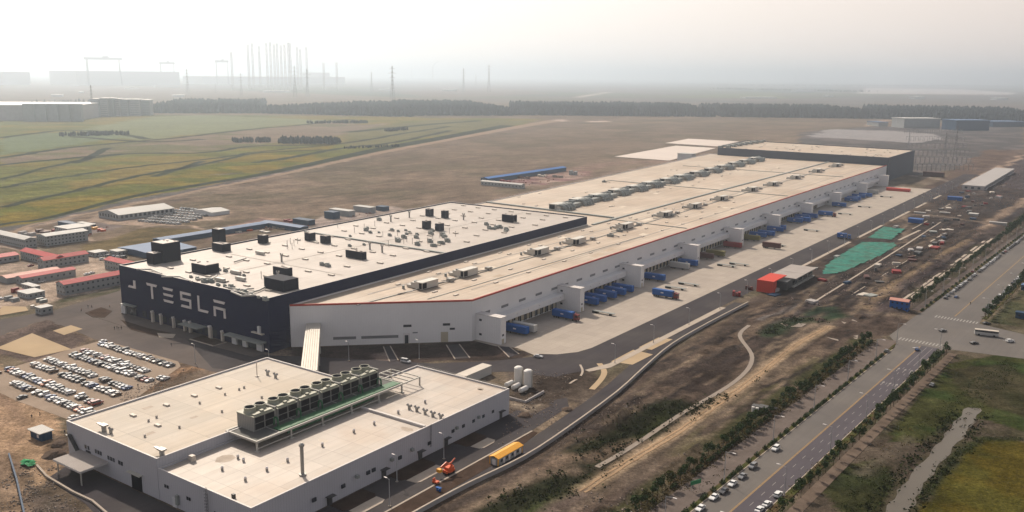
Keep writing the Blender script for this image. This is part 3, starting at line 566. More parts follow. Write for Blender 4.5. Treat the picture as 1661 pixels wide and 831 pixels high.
# netting over stored soil
for q in ([(1330, 446), (1338, 430), (1372, 408), (1396, 393), (1452, 394), (1457, 399), (1420, 420), (1362, 444)], [(1406, 386), (1432, 368), (1470, 372), (1447, 389)]):
    pq = px(q); aq = np.array(pq); lo, hi = aq.min(0), aq.max(0); gx_ = np.arange(lo[0], hi[0], 1.3); gy_ = np.arange(lo[1], hi[1], 1.3); X_, Y_ = np.meshgrid(gx_, gy_)
    ins = inside(pq, (X_ + (fbm(X_.ravel(), Y_.ravel(), 6, 3, 71).reshape(X_.shape) - .5) * 3).ravel(), (Y_ + (fbm(X_.ravel(), Y_.ravel(), 6, 3, 72).reshape(X_.shape) - .5) * 4).ravel()).reshape(X_.shape)
    zz_ = .12 + np.clip(fbm(X_.ravel(), Y_.ravel(), 7, 4, 73) - .35, 0, 1).reshape(X_.shape) * 1.1; mbn = MB(M['tarp']); W_ = X_.shape[1]
    mbn.add([(a, b, c) for a, b, c in zip(X_.ravel(), Y_.ravel(), zz_.ravel())], [(r * W_ + c, r * W_ + c + 1, (r + 1) * W_ + c + 1, (r + 1) * W_ + c) for r in range(X_.shape[0] - 1) for c in range(W_ - 1) if ins[r, c] and ins[r + 1, c + 1] and ins[r, c + 1] and ins[r + 1, c]])
    o = mbn.build('ground_netting'); o.rotation_euler = (0, 0, -BF); tag(o, 'green dust netting draped over soil, ' + ('the big sheet beside the red and grey shed' if q[0][0] == 1330 else 'smaller sheet further up the ring road'), 'netting')
# waters
wl_ = smooth_line(px([(1412, 858), (1440, 822), (1470, 780), (1520, 722), (1545, 690), (1568, 661)]), 6); wr_ = smooth_line(px([(1462, 858), (1482, 820), (1500, 785), (1540, 735), (1577, 690), (1592, 663)]), 6)
mw = MB(M['water'])
for i in range(len(wl_) - 1):
    f = lambda q, k, sg: (q[k][0] + sg * .6 * math.sin(k * 1.7), q[k][1] + .5 * math.sin(k * 2.3))
    mw.prism([f(wl_, i, 1), f(wr_, i, -1), f(wr_, i + 1, -1), f(wl_, i + 1, 1)], .01, .06)
o = mw.build('water'); o.rotation_euler = (0, 0, -BF); tag(o, kind='structure')
strip('water', smooth_line(px(cre)), 2.0, M['creekw'], .1, .08)
for q in ([(1264, 524), (1280, 522), (1308, 526), (1300, 531), (1275, 530)], [(1340, 547), (1365, 552), (1386, 556), (1372, 557), (1350, 551)], [(1368, 548), (1392, 544), (1390, 553), (1376, 552)], [(1362, 520), (1380, 517), (1391, 522), (1370, 526)]):
    sheet('water', px(q), M['creekw'], .12, .1)

# ------------------------------------------------------------------ the highway
def hpoly(name, L, m, z, th=.03): return sheet(name, [toST(HW(*p)) for p in L], m, z, th)
hpoly('road', [(-9.2, -140), (8.3, -140), (8.3, 184), (12, 194), (60, 204), (60, 240), (14, 256), (13, 268), (13, 1500), (-16.5, 1500), (-16.5, 262), (-17.5, 252), (-17.5, 200), (-12, 190), (-9.2, 180)], M['hway'], .05)
hpoly('road', [(.1, -140), (8.25, -140), (8.25, 192), (.1, 192)], M['hway2'], .06, .005)
hpoly('road', [(60, 204), (200, 180), (200, 215), (60, 240)], M['street'], .045)
hpoly('cycle_path', [(-19.5, -140), (-11.2, -140), (-11.2, 192), (-19.5, 192)], M['paving'], .12, .1)
hpoly('verge', [(-11.1, -140), (-9.5, -140), (-9.5, 176), (-11.1, 190)], M['verge'], .2, .15)
hpoly('kerb', [(-9.5, -140), (-9.2, -140), (-9.2, 176), (-9.5, 176)], M['kerb'], .17, .15)
hpoly('verge', [(8.6, -140), (11.2, -140), (11.2, 188), (8.6, 182)], M['verge'], .2, .15)
hpoly('kerb', [(8.3, -140), (8.6, -140), (8.6, 182), (8.3, 182)], M['kerb'], .17, .15)
hpoly('pavement', [(13.4, -140), (17.4, -140), (17.4, 188), (13.4, 188)], mat('worn_paving', (.115, .088, .07), .9, .25, .15), .1, .08)
hpoly('verge', [(-18.5, 264), (-16.8, 264), (-16.8, 1500), (-18.5, 1500)], M['verge'], .2, .15)
hpoly('cycle_path', [(-22.5, 264), (-18.6, 264), (-18.6, 1500), (-22.5, 1500)], M['paving'], .12, .1)
hpoly('verge', [(13.2, 268), (15.5, 268), (15.5, 1500), (13.2, 1500)], M['verge'], .2, .15)
mk = MB(M['ypaint']); mk.use(0)
for n_ in (-.25, .12): mk.prism([toST(HW(a, b)) for a, b in ((n_, -140), (n_ + .16, -140), (n_ + .16, 190), (n_, 190))], .055, .07)
for n_ in (-.25, .12): mk.prism([toST(HW(a, b)) for a, b in ((n_, 264), (n_ + .16, 264), (n_ + .16, 1100), (n_, 1100))], .055, .07)
o = mk.build('road_marking'); o.rotation_euler = (0, 0, -BF); tag(o, kind='structure')
mk = MB(M['paint'])
for n_ in (2.9, 5.6):
    for m_ in np.arange(-60, 150, 9): mk.prism([toST(HW(a, b)) for a, b in ((n_, m_), (n_ + .17, m_), (n_ + .17, m_ + 3), (n_, m_ + 3))], .064, .07)
for n_ in (2.9, 5.6): mk.prism([toST(HW(a, b)) for a, b in ((n_, 155), (n_ + .17, 155), (n_ + .17, 190), (n_, 190))], .064, .07)
for n_ in np.arange(-12, 8.4, 1.6): mk.prism([toST(HW(n_ + a, 198 + b)) for a, b in ((0, -2.6), (.7, -2.6), (.7, 2.6), (0, 2.6))], .054, .07)
for n_ in np.arange(-8.5, 12.6, 1.6): mk.prism([toST(HW(n_ + a, 257 + b)) for a, b in ((0, -2.6), (.7, -2.6), (.7, 2.6), (0, 2.6))], .054, .07)
for n_ in (1.5, 4.3, 7.0):          # lane arrows
    for m_ in (118, 142):
        mk.prism([toST(HW(n_ + a, m_ + b)) for a, b in ((-.12, 0), (.12, 0), (.12, 4), (-.12, 4))], .064, .071); mk.prism([toST(HW(n_ + a, m_ + b)) for a, b in ((-.55, 4), (.55, 4), (0, 6.4))], .064, .071)
o = mk.build('road_marking'); o.rotation_euler = (0, 0, -BF); tag(o, kind='structure')
# pale drain channels beside the left tree row
strip('drain', [toST(HW(*p)) for p in ((-33, 262), (-34.5, 400), (-37, 560))], 1.6, M['kerb'], .3, .3)
strip('drain', [toST(HW(*p)) for p in ((-30.4, 262), (-31.5, 400), (-34, 560))], 2.0, M['kerb'], .3, .3)

# field ditches and the dirt road through the fields
dm = mat('ditch_growth', (.030, .036, .020), .95, .4, .03, tint=(.03, .035, .03)); n_r = random.Random(3)
def wpx(y, k=1.5): return k * 189000 / (y - 121) ** 2
for L in DITCH:
    q = [(a + n_r.uniform(-4, 4), b + n_r.uniform(-4, 4)) for a, b in smooth_line(px(L), 8)]; strip('ditch', q, wpx(sum(y for x, y in L) / len(L), 1.15) * (.8 + .4 * n_r.random()), dm, .08, .05)
def taper(name, L, k, m, z):
    mbt = MB(m); q = smooth_line(px(L), 6); ys = [Q(XY(*a))[1] for a in q]; rb = [ribbon(q, wpx(y, k)) for y in ys]; n = len(q)
    for i in range(n - 1): mbt.prism([rb[i][i], rb[i + 1][i + 1], rb[i + 1][2 * n - 2 - i], rb[i][2 * n - 1 - i]], z - .1, z)
    o = mbt.build(name); o.rotation_euler = (0, 0, -BF); tag(o, kind='structure')
Q_ = None
taper('track', DR, 1.5, mat('track_dirt', (.23, .17, .125), .95, .12, .03), .14)
taper('ditch', ([(-200, 412), (0, 365), (76, 354), (215, 319), (329, 299), (415, 285), (516, 264), (622, 241), (718, 224), (830, 204)]), 2.4, dm, .1)
tm_ = mat('track_sand', (.31, .215, .135), .95, .16, .12, tint=(.22, .155, .10), bump=.05)
for off in (-.9, .9):
    strip('track', [(a + off + n_r.uniform(-.25, .25), b) for a, b in smooth_line(px([(945, 798), (1020, 749), (1100, 701), (1140, 673), (1220, 616), (1290, 561), (1345, 530)]), 8)], .9, tm_, .1, .08)

for q_, w_ in (([(1318, 492), (1400, 441), (1470, 397), (1530, 358)], 1.2), ([(1458, 390), (1492, 374)], 2.2), ([(1360, 492), (1450, 436), (1530, 388)], .6), ([(1500, 398), (1530, 380)], 1.5), ([(1600, 300), (1560, 322), (1500, 352)], 1.0), ([(1480, 372), (1545, 336)], .9)):
    strip('kerb', px(q_), w_, M['kerb'], .25, .25)

# ================================================================== the dark-fronted factory
zA = 26.0
A0, A1, A2, A3 = (-451.4, 266.5), (-328.5, 266.5), (-339.7, 577), (-469.9, 574)
fa = thing('factory_building', 'dark blue-black clad factory hall with large white letters along its front', 'factory', -451.4, 266.5)
def relA(p): return (p[0] + 451.4, p[1] - 266.5)
qa = [relA(p) for p in (A0, A1, A2, A3)]
def shell(mb, pts, z0, z1, th, zr):
    """outer walls up to z1 with a parapet, and the parapet's inner face down to the roof"""
    n = len(pts); c = [sum(p[i] for p in pts) / n for i in (0, 1)]
    inn = []
    for i in range(n):
        a = Vector(pts[i - 1]); b = Vector(pts[i]); d = Vector(pts[(i + 1) % n]); e1 = (b - a).normalized(); e2 = (d - b).normalized()
        n1 = Vector((-e1.y, e1.x)); n2 = Vector((-e2.y, e2.x)); k = (n1 + n2); k = k / max(k.length_squared / 2, .2); inn.append(tuple(b + k * th))
    V = [(p[0], p[1], z) for z in (z0, z1) for p in pts] + [(p[0], p[1], z) for z in (z1, zr) for p in inn]
    F = []
    for i in range(n):
        j = (i + 1) % n; F += [(i, j, n + j, n + i), (n + i, n + j, 2 * n + j, 2 * n + i), (2 * n + i, 2 * n + j, 3 * n + j, 3 * n + i)]
    mb.add(V, F); return inn
mb = MB(M['dark_clad']); inn = shell(mb, qa, 0, zA + .7, .5, zA - .3); mb.build('wall', fa)
roofA = MB(M['roof_a']).prism(inn, zA - .5, zA).build('roof', fa)
cap = MB(M['parapet']); n = 4
for i in range(4):
    a, b = Vector(qa[i]), Vector(qa[(i + 1) % 4]); ia, ib = Vector(inn[i]), Vector(inn[(i + 1) % 4]); cap.prism([tuple(a), tuple(b), tuple(ib), tuple(ia)], zA + .7, zA + .82)
cap.build('parapet', fa)
jt = MB(M['duct']); x0, y0 = relA((-455.4, 402)); x1, y1 = relA((-334, 402)); jt.box(x0, x1, y0, y0 + 1.6, zA, zA + .9); jt.build('expansion_joint', roofA)
# the letters: strokes in the wall plane, x along the wall, z up
def glyph(name, polys, ox, oz, w_, h_):
    mb = MB(M['letter'])
    for p in polys:
        v = [(ox + x * w_, -.35, oz + z * h_) for x, z in p] + [(ox + x * w_, -.05, oz + z * h_) for x, z in p]; k = len(p)
        mb.add(v, [tuple(range(k)), tuple(range(2 * k - 1, k - 1, -1))] + [((i + 1) % k, i, k + i, k + (i + 1) % k) for i in range(k)])
    return mb.build(name, fa)
bar = lambda z0, z1, a=0, b=1, t=.08: [(a + t, z0), (b - t, z0), (b, z1), (a, z1)]
gx = lambda s: s + 451.4
glyph('letter', [bar(.84, 1), [(.42, 0), (.58, 0), (.58, .84), (.42, .84)]], gx(-426.3), 12.3, 9.6, 8.2)
glyph('letter', [bar(.85, 1), bar(.46, .61), bar(.05, .20)], gx(-411.6), 12.1, 8.8, 8.2)
glyph('letter', [bar(.85, 1, 0, 1, .0), [(0, .46), (.16, .46), (.16, .85), (0, .85)], [(0, .46), (1, .46), (1, .61), (0, .61)], [(.84, .03), (1, .03), (1, .46), (.84, .46)], [(0, .03), (1, .03), (1, .18), (.08, .18)]], gx(-396.6), 11.8, 8.8, 8.4)
glyph('letter', [[(0, .03), (.16, .03), (.16, 1), (0, 1)], [(0, .03), (.92, .03), (1, .18), (0, .18)]], gx(-382.3), 11.8, 8.4, 8.3)
glyph('letter', [bar(.85, 1), [(0, 0), (.16, 0), (.16, .60), (0, .60)], [(.84, 0), (1, 0), (1, .60), (.84, .60)], [(0, .45), (1, .45), (1, .60), (0, .60)]], gx(-369.6), 11.6, 9.2, 8.4)
glyph('wall_mark', [[(.72, 0), (1, 0), (1, 1), (.72, 1)], [(.0, 0), (.72, 0), (.72, .26), (.12, .26)]], gx(-443.6), 15.6, 7.2, 4.4)
# entrances along the front: white piers, canopies, glass
def part_box(parent, name, m, *b): return MB(m).box(*b).build(name, parent)
for s_, w_, h_ in ((-421, 1.4, 5.6), (-413.5, 1.2, 5.2), (-402.5, 1.2, 5.4), (-393, 1.2, 5.2), (-388.5, 1.4, 5.4), (-372.5, 2.0, 5.8), (-362.5, 1.2, 5)):
    q = part_box(fa, 'entrance_pier', M['curb'], gx(s_), gx(s_) + w_, -2.2, -1.0, 0, h_); part_box(q, 'entrance_lamp', M['letter'], gx(s_) + .3, gx(s_) + w_ - .3, -2.6, -1.2, h_, h_ + .8)
part_box(fa, 'canopy', M['duct'], gx(-392), gx(-376), -6, -.02, 4.6, 5.0)
part_box(fa, 'canopy', M['duct'], gx(-358), gx(-331), -4.2, -.02, 4.6, 5.2)
part_box(fa, 'canopy', M['duct'], gx(-449), gx(-437), -2.6, -.02, 5.6, 6.0)
for a, b in ((-450.8, -447), (-355.5, -352), (-347.5, -344.5), (-337, -333)): part_box(fa, 'entrance_pier', M['whitewall'], gx(a), gx(b), -1.1, -.02, 0, 4.55)
for a, b in ((-446.5, -438), (-351.5, -348), (-343.5, -337.5)):
    g_ = part_box(fa, 'window', M['glass'], gx(a), gx(b), -.5, -.03, .3, 4.4)
for a in range(-432, -360, 6): part_box(fa, 'window', M['glass'], gx(a), gx(a) + 3.6, -.12, .05, 1.0, 4.2)
part_box(fa, 'ledge', M['curb'], gx(-340), gx(-332), -1.5, -.02, 8.5, 9.0); part_box(fa, 'pier', M['whitewall'], gx(-336), gx(-334.3), -1.0, -.02, 9.02, 12.2)
# rooftop plant rooms of the dark hall (extent in site coordinates)
def pent(b, m=M['dark_box'], name='plant_room', top=M['roof_a']):
    s0, s1, t0, t1, z0, z1 = b; s0 += 451.4; s1 += 451.4; t0 -= 266.5; t1 -= 266.5
    o = MB(m).box(s0, s1, t0, t1, zA + .01, z1).build(name, roofA)
    if top:
        mb = MB(top); mb.box(s0 + .4, s1 - .4, t0 + .4, t1 - .4, z1 - .02, z1 + .15)
        for i in range(3):
            x = random.uniform(s0 + .8, max(s0 + .9, s1 - 1.6)); y = random.uniform(t0 + .6, max(t0 + .7, t1 - 1.5)); mb.box(x, x + .8, y, y + .8, z1 + .16, z1 + .6)
        for i, v in enumerate(mb.v): pass
        mb.build('plant_room_top', roofA)
    return o
for b in ((-447.9, -442.7, 357.6, 361.9, 26, 31.1), (-432.4, -427.3, 382, 386.7, 26, 30.9), (-417.6, -412.3, 381.6, 385.7, 26, 30.7), (-373, -359.5, 360, 363.4, 26, 30.3),
          (-438.4, -434.2, 506.1, 510.8, 26, 31.4), (-423.4, -419.6, 506.5, 510.8, 26, 31.4), (-403.1, -399, 461.7, 466.5, 26, 31.4), (-390.8, -386.7, 460.9, 465.7, 26, 31.0),
          (-370, -359.3, 304.4, 308.4, 26, 30.3), (-379, -368.5, 522, 526.3, 26, 31.2), (-449.9, -440, 325.4, 331.4, 26, 30.6)): pent(b)
pent((-470.5 + 20, -439.4, 286, 297, 26, 36.8)); pent((-447.0, -440.2, 280.5, 285.9, 26, 32)); pent((-467.8 + 10, -461.7 + 10.5, 331.7, 336.6, 26, 37.5))
pent((-408.5, -396.5, 282, 290.5, 26, 30.8))
o = pent((-348.6, -334.3, 281, 290.5, 26, 31.6), top=None)
# light curbs of the rooflights, stepped over the deck in rows
sk = MB(M['curb']).box(-1.9, 1.9, -.8, .8, 0, .7); skm = sk.build('rooflight', roofA, (10, 10, zA)); cnt = 0
for r in range(15):
    for c_ in range(7):
        s_ = -441 + c_ * 16.4 - r * .62 + (8 if r % 2 else 0); t_q = 279 + r * 20.4 + random.uniform(-1.5, 1.5)
        if s_ > -337 - (t_q - 266) * .036 or (s_ < -436 and t_q < 345) or cnt > 96: continue
        x, y = relA((s_, t_q))
        if cnt == 0: skm.location = (x, y, zA)
        else: inst(skm, (x, y, zA), roofA)
        cnt += 1
mbw = MB(mat('roof_walkway', (.30, .27, .24), .8, .15, .4)); mbw.box(20, 112, 58, 59.2, zA, zA + .05).box(60, 61.2, 10, 300, zA, zA + .05); mbw.build('roof_walkway', roofA)
# forked exhaust stacks, slim vents, fan clusters and pipework
fk = MB(M['metal']); fk.cyl(0, 0, 0, 3.2, .55, n=8).tube([(0, 0, 2.8), (-.7, 0, 4.2), (-.9, 0, 5.0)], .38).tube([(0, 0, 2.8), (.7, 0, 4.2), (.9, 0, 5.0)], .38)
fko = None
for x, y in ((457, 425), (634, 360), (664, 353), (752, 357), (620, 410), (451, 455), (600, 405)):
    s_, t_q = ST(x, y, zA); l = (*relA((s_, t_q)), zA)
    if fko is None: fko = fk.build('exhaust_stack', roofA, l)
    else: inst(fko, l, roofA)
vp = MB(M['metal']).cyl(0, 0, 0, 3.4, .16, n=6).cyl(0, 0, 3.4, 3.8, .34, .12, n=6); vpo = None
for x, y in ((466, 400), (471, 396), (477, 399), (483, 396), (466, 404), (474, 404), (591, 372), (608, 367), (621, 385), (641, 392), (655, 396), (660, 393), (669, 396), (680, 396), (729, 379), (739, 384), (630, 400), (424, 452), (548, 370), (575, 378), (702, 388), (713, 386), (645, 383), (694, 395)):
    l = (*relA(ST(x, y, zA)), zA)
    if vpo is None: vpo = vp.build('vent_pipe', roofA, l)
    else: inst(vpo, l, roofA)
fu = MB(M['duct']).box(-.9, .9, -.7, .7, 0, .9).cyl(0, 0, .9, 1.5, .6, n=8).box(-1.3, -.95, -.3, .3, .3, 1.3); fuo = None
FX = [(356, 439), (366, 441), (376, 443), (387, 445), (396, 448), (523, 431), (532, 433), (615, 358), (617, 356)] + [(625 + random.uniform(-60, 110), 385 + random.uniform(-14, 16)) for _ in range(34)] + [(310 + i * 11, 451 + i * 3.2 + random.uniform(-3, 2)) for i in range(12)] + [(790 + random.uniform(-6, 34), 370 + random.uniform(-6, 8)) for _ in range(9)]
for x, y in FX:
    l = (*relA(ST(x, y, zA)), zA)
    if fuo is None: fuo = fu.build('roof_fan', roofA, l)
    else: inst(fuo, l, roofA, scale=(random.uniform(.8, 1.7),) * 3)
def pipe_run(parent, pts, r, m=M['ahu']): return MB(m).tube(pts, r).build('roof_pipe', parent)
for L in ([(262, 449), (292, 449), (312, 457)], [(318, 453), (345, 452), (352, 447)], [(378, 470), (400, 477), (420, 471), (430, 466)], [(366, 466), (390, 470), (412, 468)], [(222, 437), (245, 437), (262, 444)], [(380, 425), (399, 419)], [(375, 473), (392, 480), (416, 479)]):
    pipe_run(roofA, [(*relA(ST(x, y, zA + .8)), zA + .8) for x, y in L], .45)
for i in range(4): part_box(roofA, 'roof_unit', M['ahu'], *(lambda q: (q[0], q[0] + 7, q[1], q[1] + 1.6, zA + .3, zA + 1.9))(relA(((-421, -389, -375, -381)[i], (334, 292, 284, 276)[i]))))

# ================================================================== the long white logistics hall
zB = 20.3
fb = thing('logistics_hall', 'very long white hall with thin red roof edge and truck docks', 'warehouse', -264.6, 340, rot=rad(.75))
cb, sb = math.cos(rad(.75)), math.sin(rad(.75))
def relB(s, t): ds, dt = s + 264.6, t - 340; return (ds * cb + dt * sb, -ds * sb + dt * cb)
a1 = relB(-328.1, 279.1); wx, wy = relB(-337, 600)
polyB = [a1, (0, 0), (0, 905), (-250, 905), relB(-471.5, 622), relB(-469.7, 574.5), relB(-340, 577.3), relB(-328.9, 279.5)]
mb = MB(M['white_clad']); innB = shell(mb, polyB, 0, zB + .5, .5, zB - .3); wallB = mb.build('wall', fb)
roofB = MB(M['roof_b']).prism(innB, zB - .5, zB).build('roof', fb)
rt = MB(M['red_trim'])
for i in (0, 1):
    a, b = Vector(polyB[i]), Vector(polyB[i + 1]); d = (b - a).normalized(); nn = Vector((d.y, -d.x)) * .12
    rt.prism([tuple(a + nn), tuple(b + nn), tuple(b - nn * 5), tuple(a - nn * 5)], zB + .1, zB + 1.0)
rt.build('roof_edge', fb)
cp = MB(M['parapet'])
for i in range(2, 8):
    a, b = Vector(polyB[i]), Vector(polyB[(i + 1) % 8]); ia, ib = Vector(innB[i]), Vector(innB[(i + 1) % 8]); cp.prism([tuple(a), tuple(b), tuple(ib), tuple(ia)], zB + .5, zB + .62)
cp.build('parapet', fb)
# chamfer wall: windows, doors, grey band
ca_, cb_ = Vector(a1), Vector((0, 0)); cd = (cb_ - ca_).normalized(); cn = Vector((cd.y, -cd.x)); clen = (cb_ - ca_).length
def on_wall(a, d, nn, u0, u1, z0, z1, pr, name, m, parent, back=.05):
    p = [a + d * u0 + nn * pr, a + d * u1 + nn * pr, a + d * u1 - nn * back, a + d * u0 - nn * back]
    return MB(m).prism([tuple(x) for x in p], z0, z1).build(name, parent)
W = lambda *x: on_wall(ca_, cd, cn, *x)
W(54, 58, 8.3, 9.5, .1, 'window', M['glass'], fb); dr = W(53.8, 57.2, 0, 5.2, .12, 'door', M['letter'], fb); W(54.6, 56.4, 0, 4.2, .2, 'doorway', M['glass'], dr)
W(73.4, 77, 8.4, 9.6, .1, 'window', M['glass'], fb); W(72.4, 76, 0, 5.2, .15, 'door', M['door'], fb); W(76.8, 79.4, 6.2, 7.2, .1, 'window', M['glass'], fb)
W(20, 31, 3, 4.4, .08, 'window', M['glass2'], fb); W(33.5, 51.5, 3, 4.4, .08, 'window', M['glass2'], fb); W(58.5, 61, 5, 5.6, .08, 'window', M['glass2'], fb)
# dock side
TW = [3, 80, 155, 243, 330, 419, 513, 613, 722, 828]
st_ = MB(M['white_clad']).box(0, 15.2, 0, 4.6, 0, 13.4); cpT = MB(M['parapet']).box(-.1, 15.4, -.2, 4.8, 13.4, 13.75)
wn = MB(M['glass']).box(0, 1.5, 0, .1, 0, 1.1)
sto = cpo = wno = None
win_long = MB(M['glass2']).box(-.02, .1, 0, 6.2, 0, 1.35); wlo = None
doorm = MB(M['door'], M['seal']); doorm.box(0, .35, 0, 3.0, 1.0, 5.2); doorm.use(1).box(0, .6, -.6, -.02, .6, 5.6).box(0, .6, 3.02, 3.6, .6, 5.6).box(0, .6, -.6, 3.6, 5.25, 5.7); doo = None
lampm = MB(M['letter']).box(0, .6, -.3, .3, 0, .35); lmo = None; nd = nl = nw = 0
for i, t in enumerate(TW):
    if sto is None: sto = st_.build('stair_tower', fb, (0, t, 0)); cpo = cpT.build('tower_cap', sto)
    else:
        o = inst(sto, (0, t, 0), fb); inst(cpo, (0, 0, 0), o)
    T = [x for x in fb.children if x.name.startswith('stair_tower')][-1]
    for (x, z) in ((2.2, 10.2), (2.2, 2.8)):
        if wno is None: wno = wn.build('window', T, (x, -.1, z))
        else: inst(wno, (x, -.1, z), T)
    part_box(T, 'door', M['door'], 15.2, 15.35, 1.2, 2.8, 0, 2.6); part_box(T, 'window', M['glass'], 15.2, 15.32, 1.4, 2.8, 4, 5)
    if i + 1 < len(TW):
        y0, y1 = t + 4.8, TW[i + 1] - .2
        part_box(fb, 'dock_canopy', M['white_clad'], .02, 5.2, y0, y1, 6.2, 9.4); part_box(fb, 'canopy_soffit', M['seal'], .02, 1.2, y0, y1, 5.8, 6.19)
        y = y0 + 2.4
        while y < y1 - 3.5 and nd < 98:
            if doo is None: doo = doorm.build('dock_door', fb, (.05, y, 0))
            else: inst(doo, (.05, y, 0), fb)
            if nl < 98 and int((y - y0) / 5.4) % 2 == 0:
                if lmo is None: lmo = lampm.build('wall_lamp', fb, (5.22, y, 8.0))
                else: inst(lmo, (5.22, y, 8.0), fb)
                nl += 1
            y += 5.4; nd += 1
        k = max(3, int((y1 - y0) / 17)); 
        for j in range(k + 1):
            yy = y0 + 1 + j * (y1 - y0 - 7) / k
            if wlo is None: wlo = win_long.build('window', fb, (0, yy, 11.6))
            else: inst(wlo, (0, yy, 11.6), fb)
part_box(fb, 'downpipe_box', M['duct'], .02, .4, 905 - 8, 905 - 2, 6, 9)
# long roof joints
jb = MB(M['duct'])
def jl(parent, L, w_=.7, h_=.5, m=M['duct']):
    pts = [relB(*p) for p in L]; mbj = MB(m)
    for a, b in zip(pts, pts[1:]):
        a, b = Vector(a), Vector(b); d = (b - a).normalized(); nn = Vector((-d.y, d.x)) * w_ / 2; mbj.prism([tuple(a + nn), tuple(b + nn), tuple(b - nn), tuple(a - nn)], zB, zB + h_)
    return mbj.build('expansion_joint', roofB)
jl(roofB, [(-336, 579), (-344, 887), (-351, 1232)], 2.2, .8); jl(roofB, [(-471, 626), (-340, 618)], 2.6, 1.1); jl(roofB, [(-335, 611), (-273, 609)], .8); jl(roofB, [(-474, 846), (-276, 842)], 1.2); jl(roofB, [(-480, 1050), (-282, 1050)], 1.0)
jl(roofB, [(-304, 300), (-301, 400), (-308, 600), (-318, 900), (-327, 1200)], .6, .35); jl(roofB, [(-285, 330), (-284, 560)], .4, .25)
# small curbs on this roof
sko = None
for k in range(96):
    t = 345 + (k // 4) * 35 + random.uniform(-3, 3); s_ = (-318, -292, -279, -325)[k % 4] - (t - 340) * .018 if k < 50 else random.uniform(-460, -360) - 10
    if k >= 50: t = 640 + ((k - 50) // 3) * 36 + random.uniform(-8, 8)
    if t > 1225: continue
    if -315 > s_ and t < 300 + 1: continue
    l = (*relB(s_, t), zB)
    if sko is None: sko = MB(M['curb']).box(-.6, .6, -1.7, 1.7, 0, .5).build('rooflight', roofB, l)
    else: inst(sko, l, roofB)
for k in range(46):
    t = 350 + k * 18 + random.uniform(-6, 6); s_ = random.uniform(-330, -275) if k % 2 or t < 640 else random.uniform(-460, -355)
    x_, y_ = relB(s_, t); MB(pt if False else mat('roof_repair', (.38, .30, .225), .75, .12, .1) if k % 3 else mat('roof_repair_pale', (.54, .47, .38), .7, .08, .1)).box(x_, x_ + random.uniform(1, 5), y_, y_ + random.uniform(4, 16), zB, zB + .015).build('roof_patch', roofB)
wk = mat('roof_walkway', (.30, .27, .24), .8, .15, .4)
mbw = MB(wk); mbw.box(-52, -50.6, -20, 880, zB, zB + .06).box(-16, -15, 20, 890, zB, zB + .06); mbw.build('roof_walkway', roofB)
# air handling units: things standing in a line on the roof
AH = [(-299, 342), (-300.1, 377.9), (-302, 454), (-302.1, 499.6), (-306, 574.9), (-308.4, 647), (-309.7, 706.5), (-311.2, 769.1), (-313.7, 852.3), (-313.3, 911), (-315.7, 991), (-318.7, 1078.9), (-320.6, 1165.3)]
ah0 = None
for i, (s_, t) in enumerate(AH):
    lb = f'white air unit with dark louvre, {ordn(i + 1)} from near along the long roof'
    if ah0 is None:
        ah0 = thing('air_handling_unit', lb, 'air unit', s_, t, zB, 0, 'air units in a line on the white hall roof')
        MB(M['ahu']).box(-4.4, 0, 0, 13, .5, 4.0).box(-4.6, .2, -.1, 13.1, 4.0, 4.2).build('casing', ah0)
        MB(M['louvre']).box(-2.0, -.2, -.12, -.01, .8, 3.7).box(.01, .1, .4, 3.6, .8, 3.7).build('louvre', ah0)
        MB(M['dkmetal']).box(-4.2, -.2, .3, 12.7, 0, .49).build('base_frame', ah0)
        MB(M['ahu']).box(-8.6, -4.65, 1.0, 4.2, .3, 3.3).box(-12, -8.65, 1.4, 3.8, .3, 1.6).build('duct', ah0)
        MB(M['duct']).cyl(-6.6, 2.6, 3.3, 4.1, .9, n=10).cyl(-10.6, -2.6, 0, 1.8, .7, n=10).build('fan', ah0)
        MB(M['metal']).tube([(-2, -.2, 1.2), (-2, -6, .6), (-4, -14, .5)], .25).tube([(-2, 13.2, 1.2), (-1.6, 22, .6), (-2.5, 30, .6)], .35).box(-3.6, -.6, 24, 27, 0, 1.9).build('pipework', ah0)
    else: copy_thing(ah0, XY(s_, t, zB), label=lb)
# duct clusters down the middle of the roof
MD = [(-390.5, 623.4), (-394.3, 660.9), (-395.9, 697.4), (-399.8, 739.3), (-401.2, 778), (-403.5, 816), (-404.7, 857.9), (-407.3, 898.1), (-409.4, 943.9), (-412.4, 990.6), (-415, 1034.5), (-419.2, 1080.2), (-422, 1124), (-425, 1166)]
md0 = None
for i, (s_, t) in enumerate(MD):
    lb = f'grey unit with four curved ducts, {ordn(i + 1)} from near in the roof middle'
    if md0 is None:
        md0 = thing('ventilation_unit', lb, 'ventilation unit', s_, t, zB, 0, 'ventilation sets in the middle of the long roof')
        MB(M['ahu']).box(-11, -5.5, 0, 10, .3, 4.4).box(-5.45, -2, 0.5, 9, .3, 3.0).build('casing', md0)
        MB(M['louvre']).box(-10.4, -6.2, -.12, -.01, 1, 4).box(-10, -6.5, 11.5, 14, .2, 3.8).box(-5.4, -5.3, 1, 9, 3.2, 4.1).build('louvre', md0)
        for k in range(4):
            y = 1.4 + k * 3.0; MB(M['duct']).tube([(-5, y, 3.4), (-3, y, 4.0), (-.6, y + .2, 3.6), (1.2, y + .3, 2.0), (1.6, y + .3, .1)], 1.0, 8).build('duct', md0)
        MB(M['duct']).box(-11, -2.5, 12, 24, .2, 2.8).tube([(-9, 12, 3.4), (-7, 18, 4.2), (-9, 25, 3)], .9, 8).build('plenum', md0)
    else: copy_thing(md0, XY(s_, t, zB), label=lb).scale = (1.25 + .02 * (i % 3), 1.45, 1.2)
md0.scale = (1.25, 1.45, 1.2)
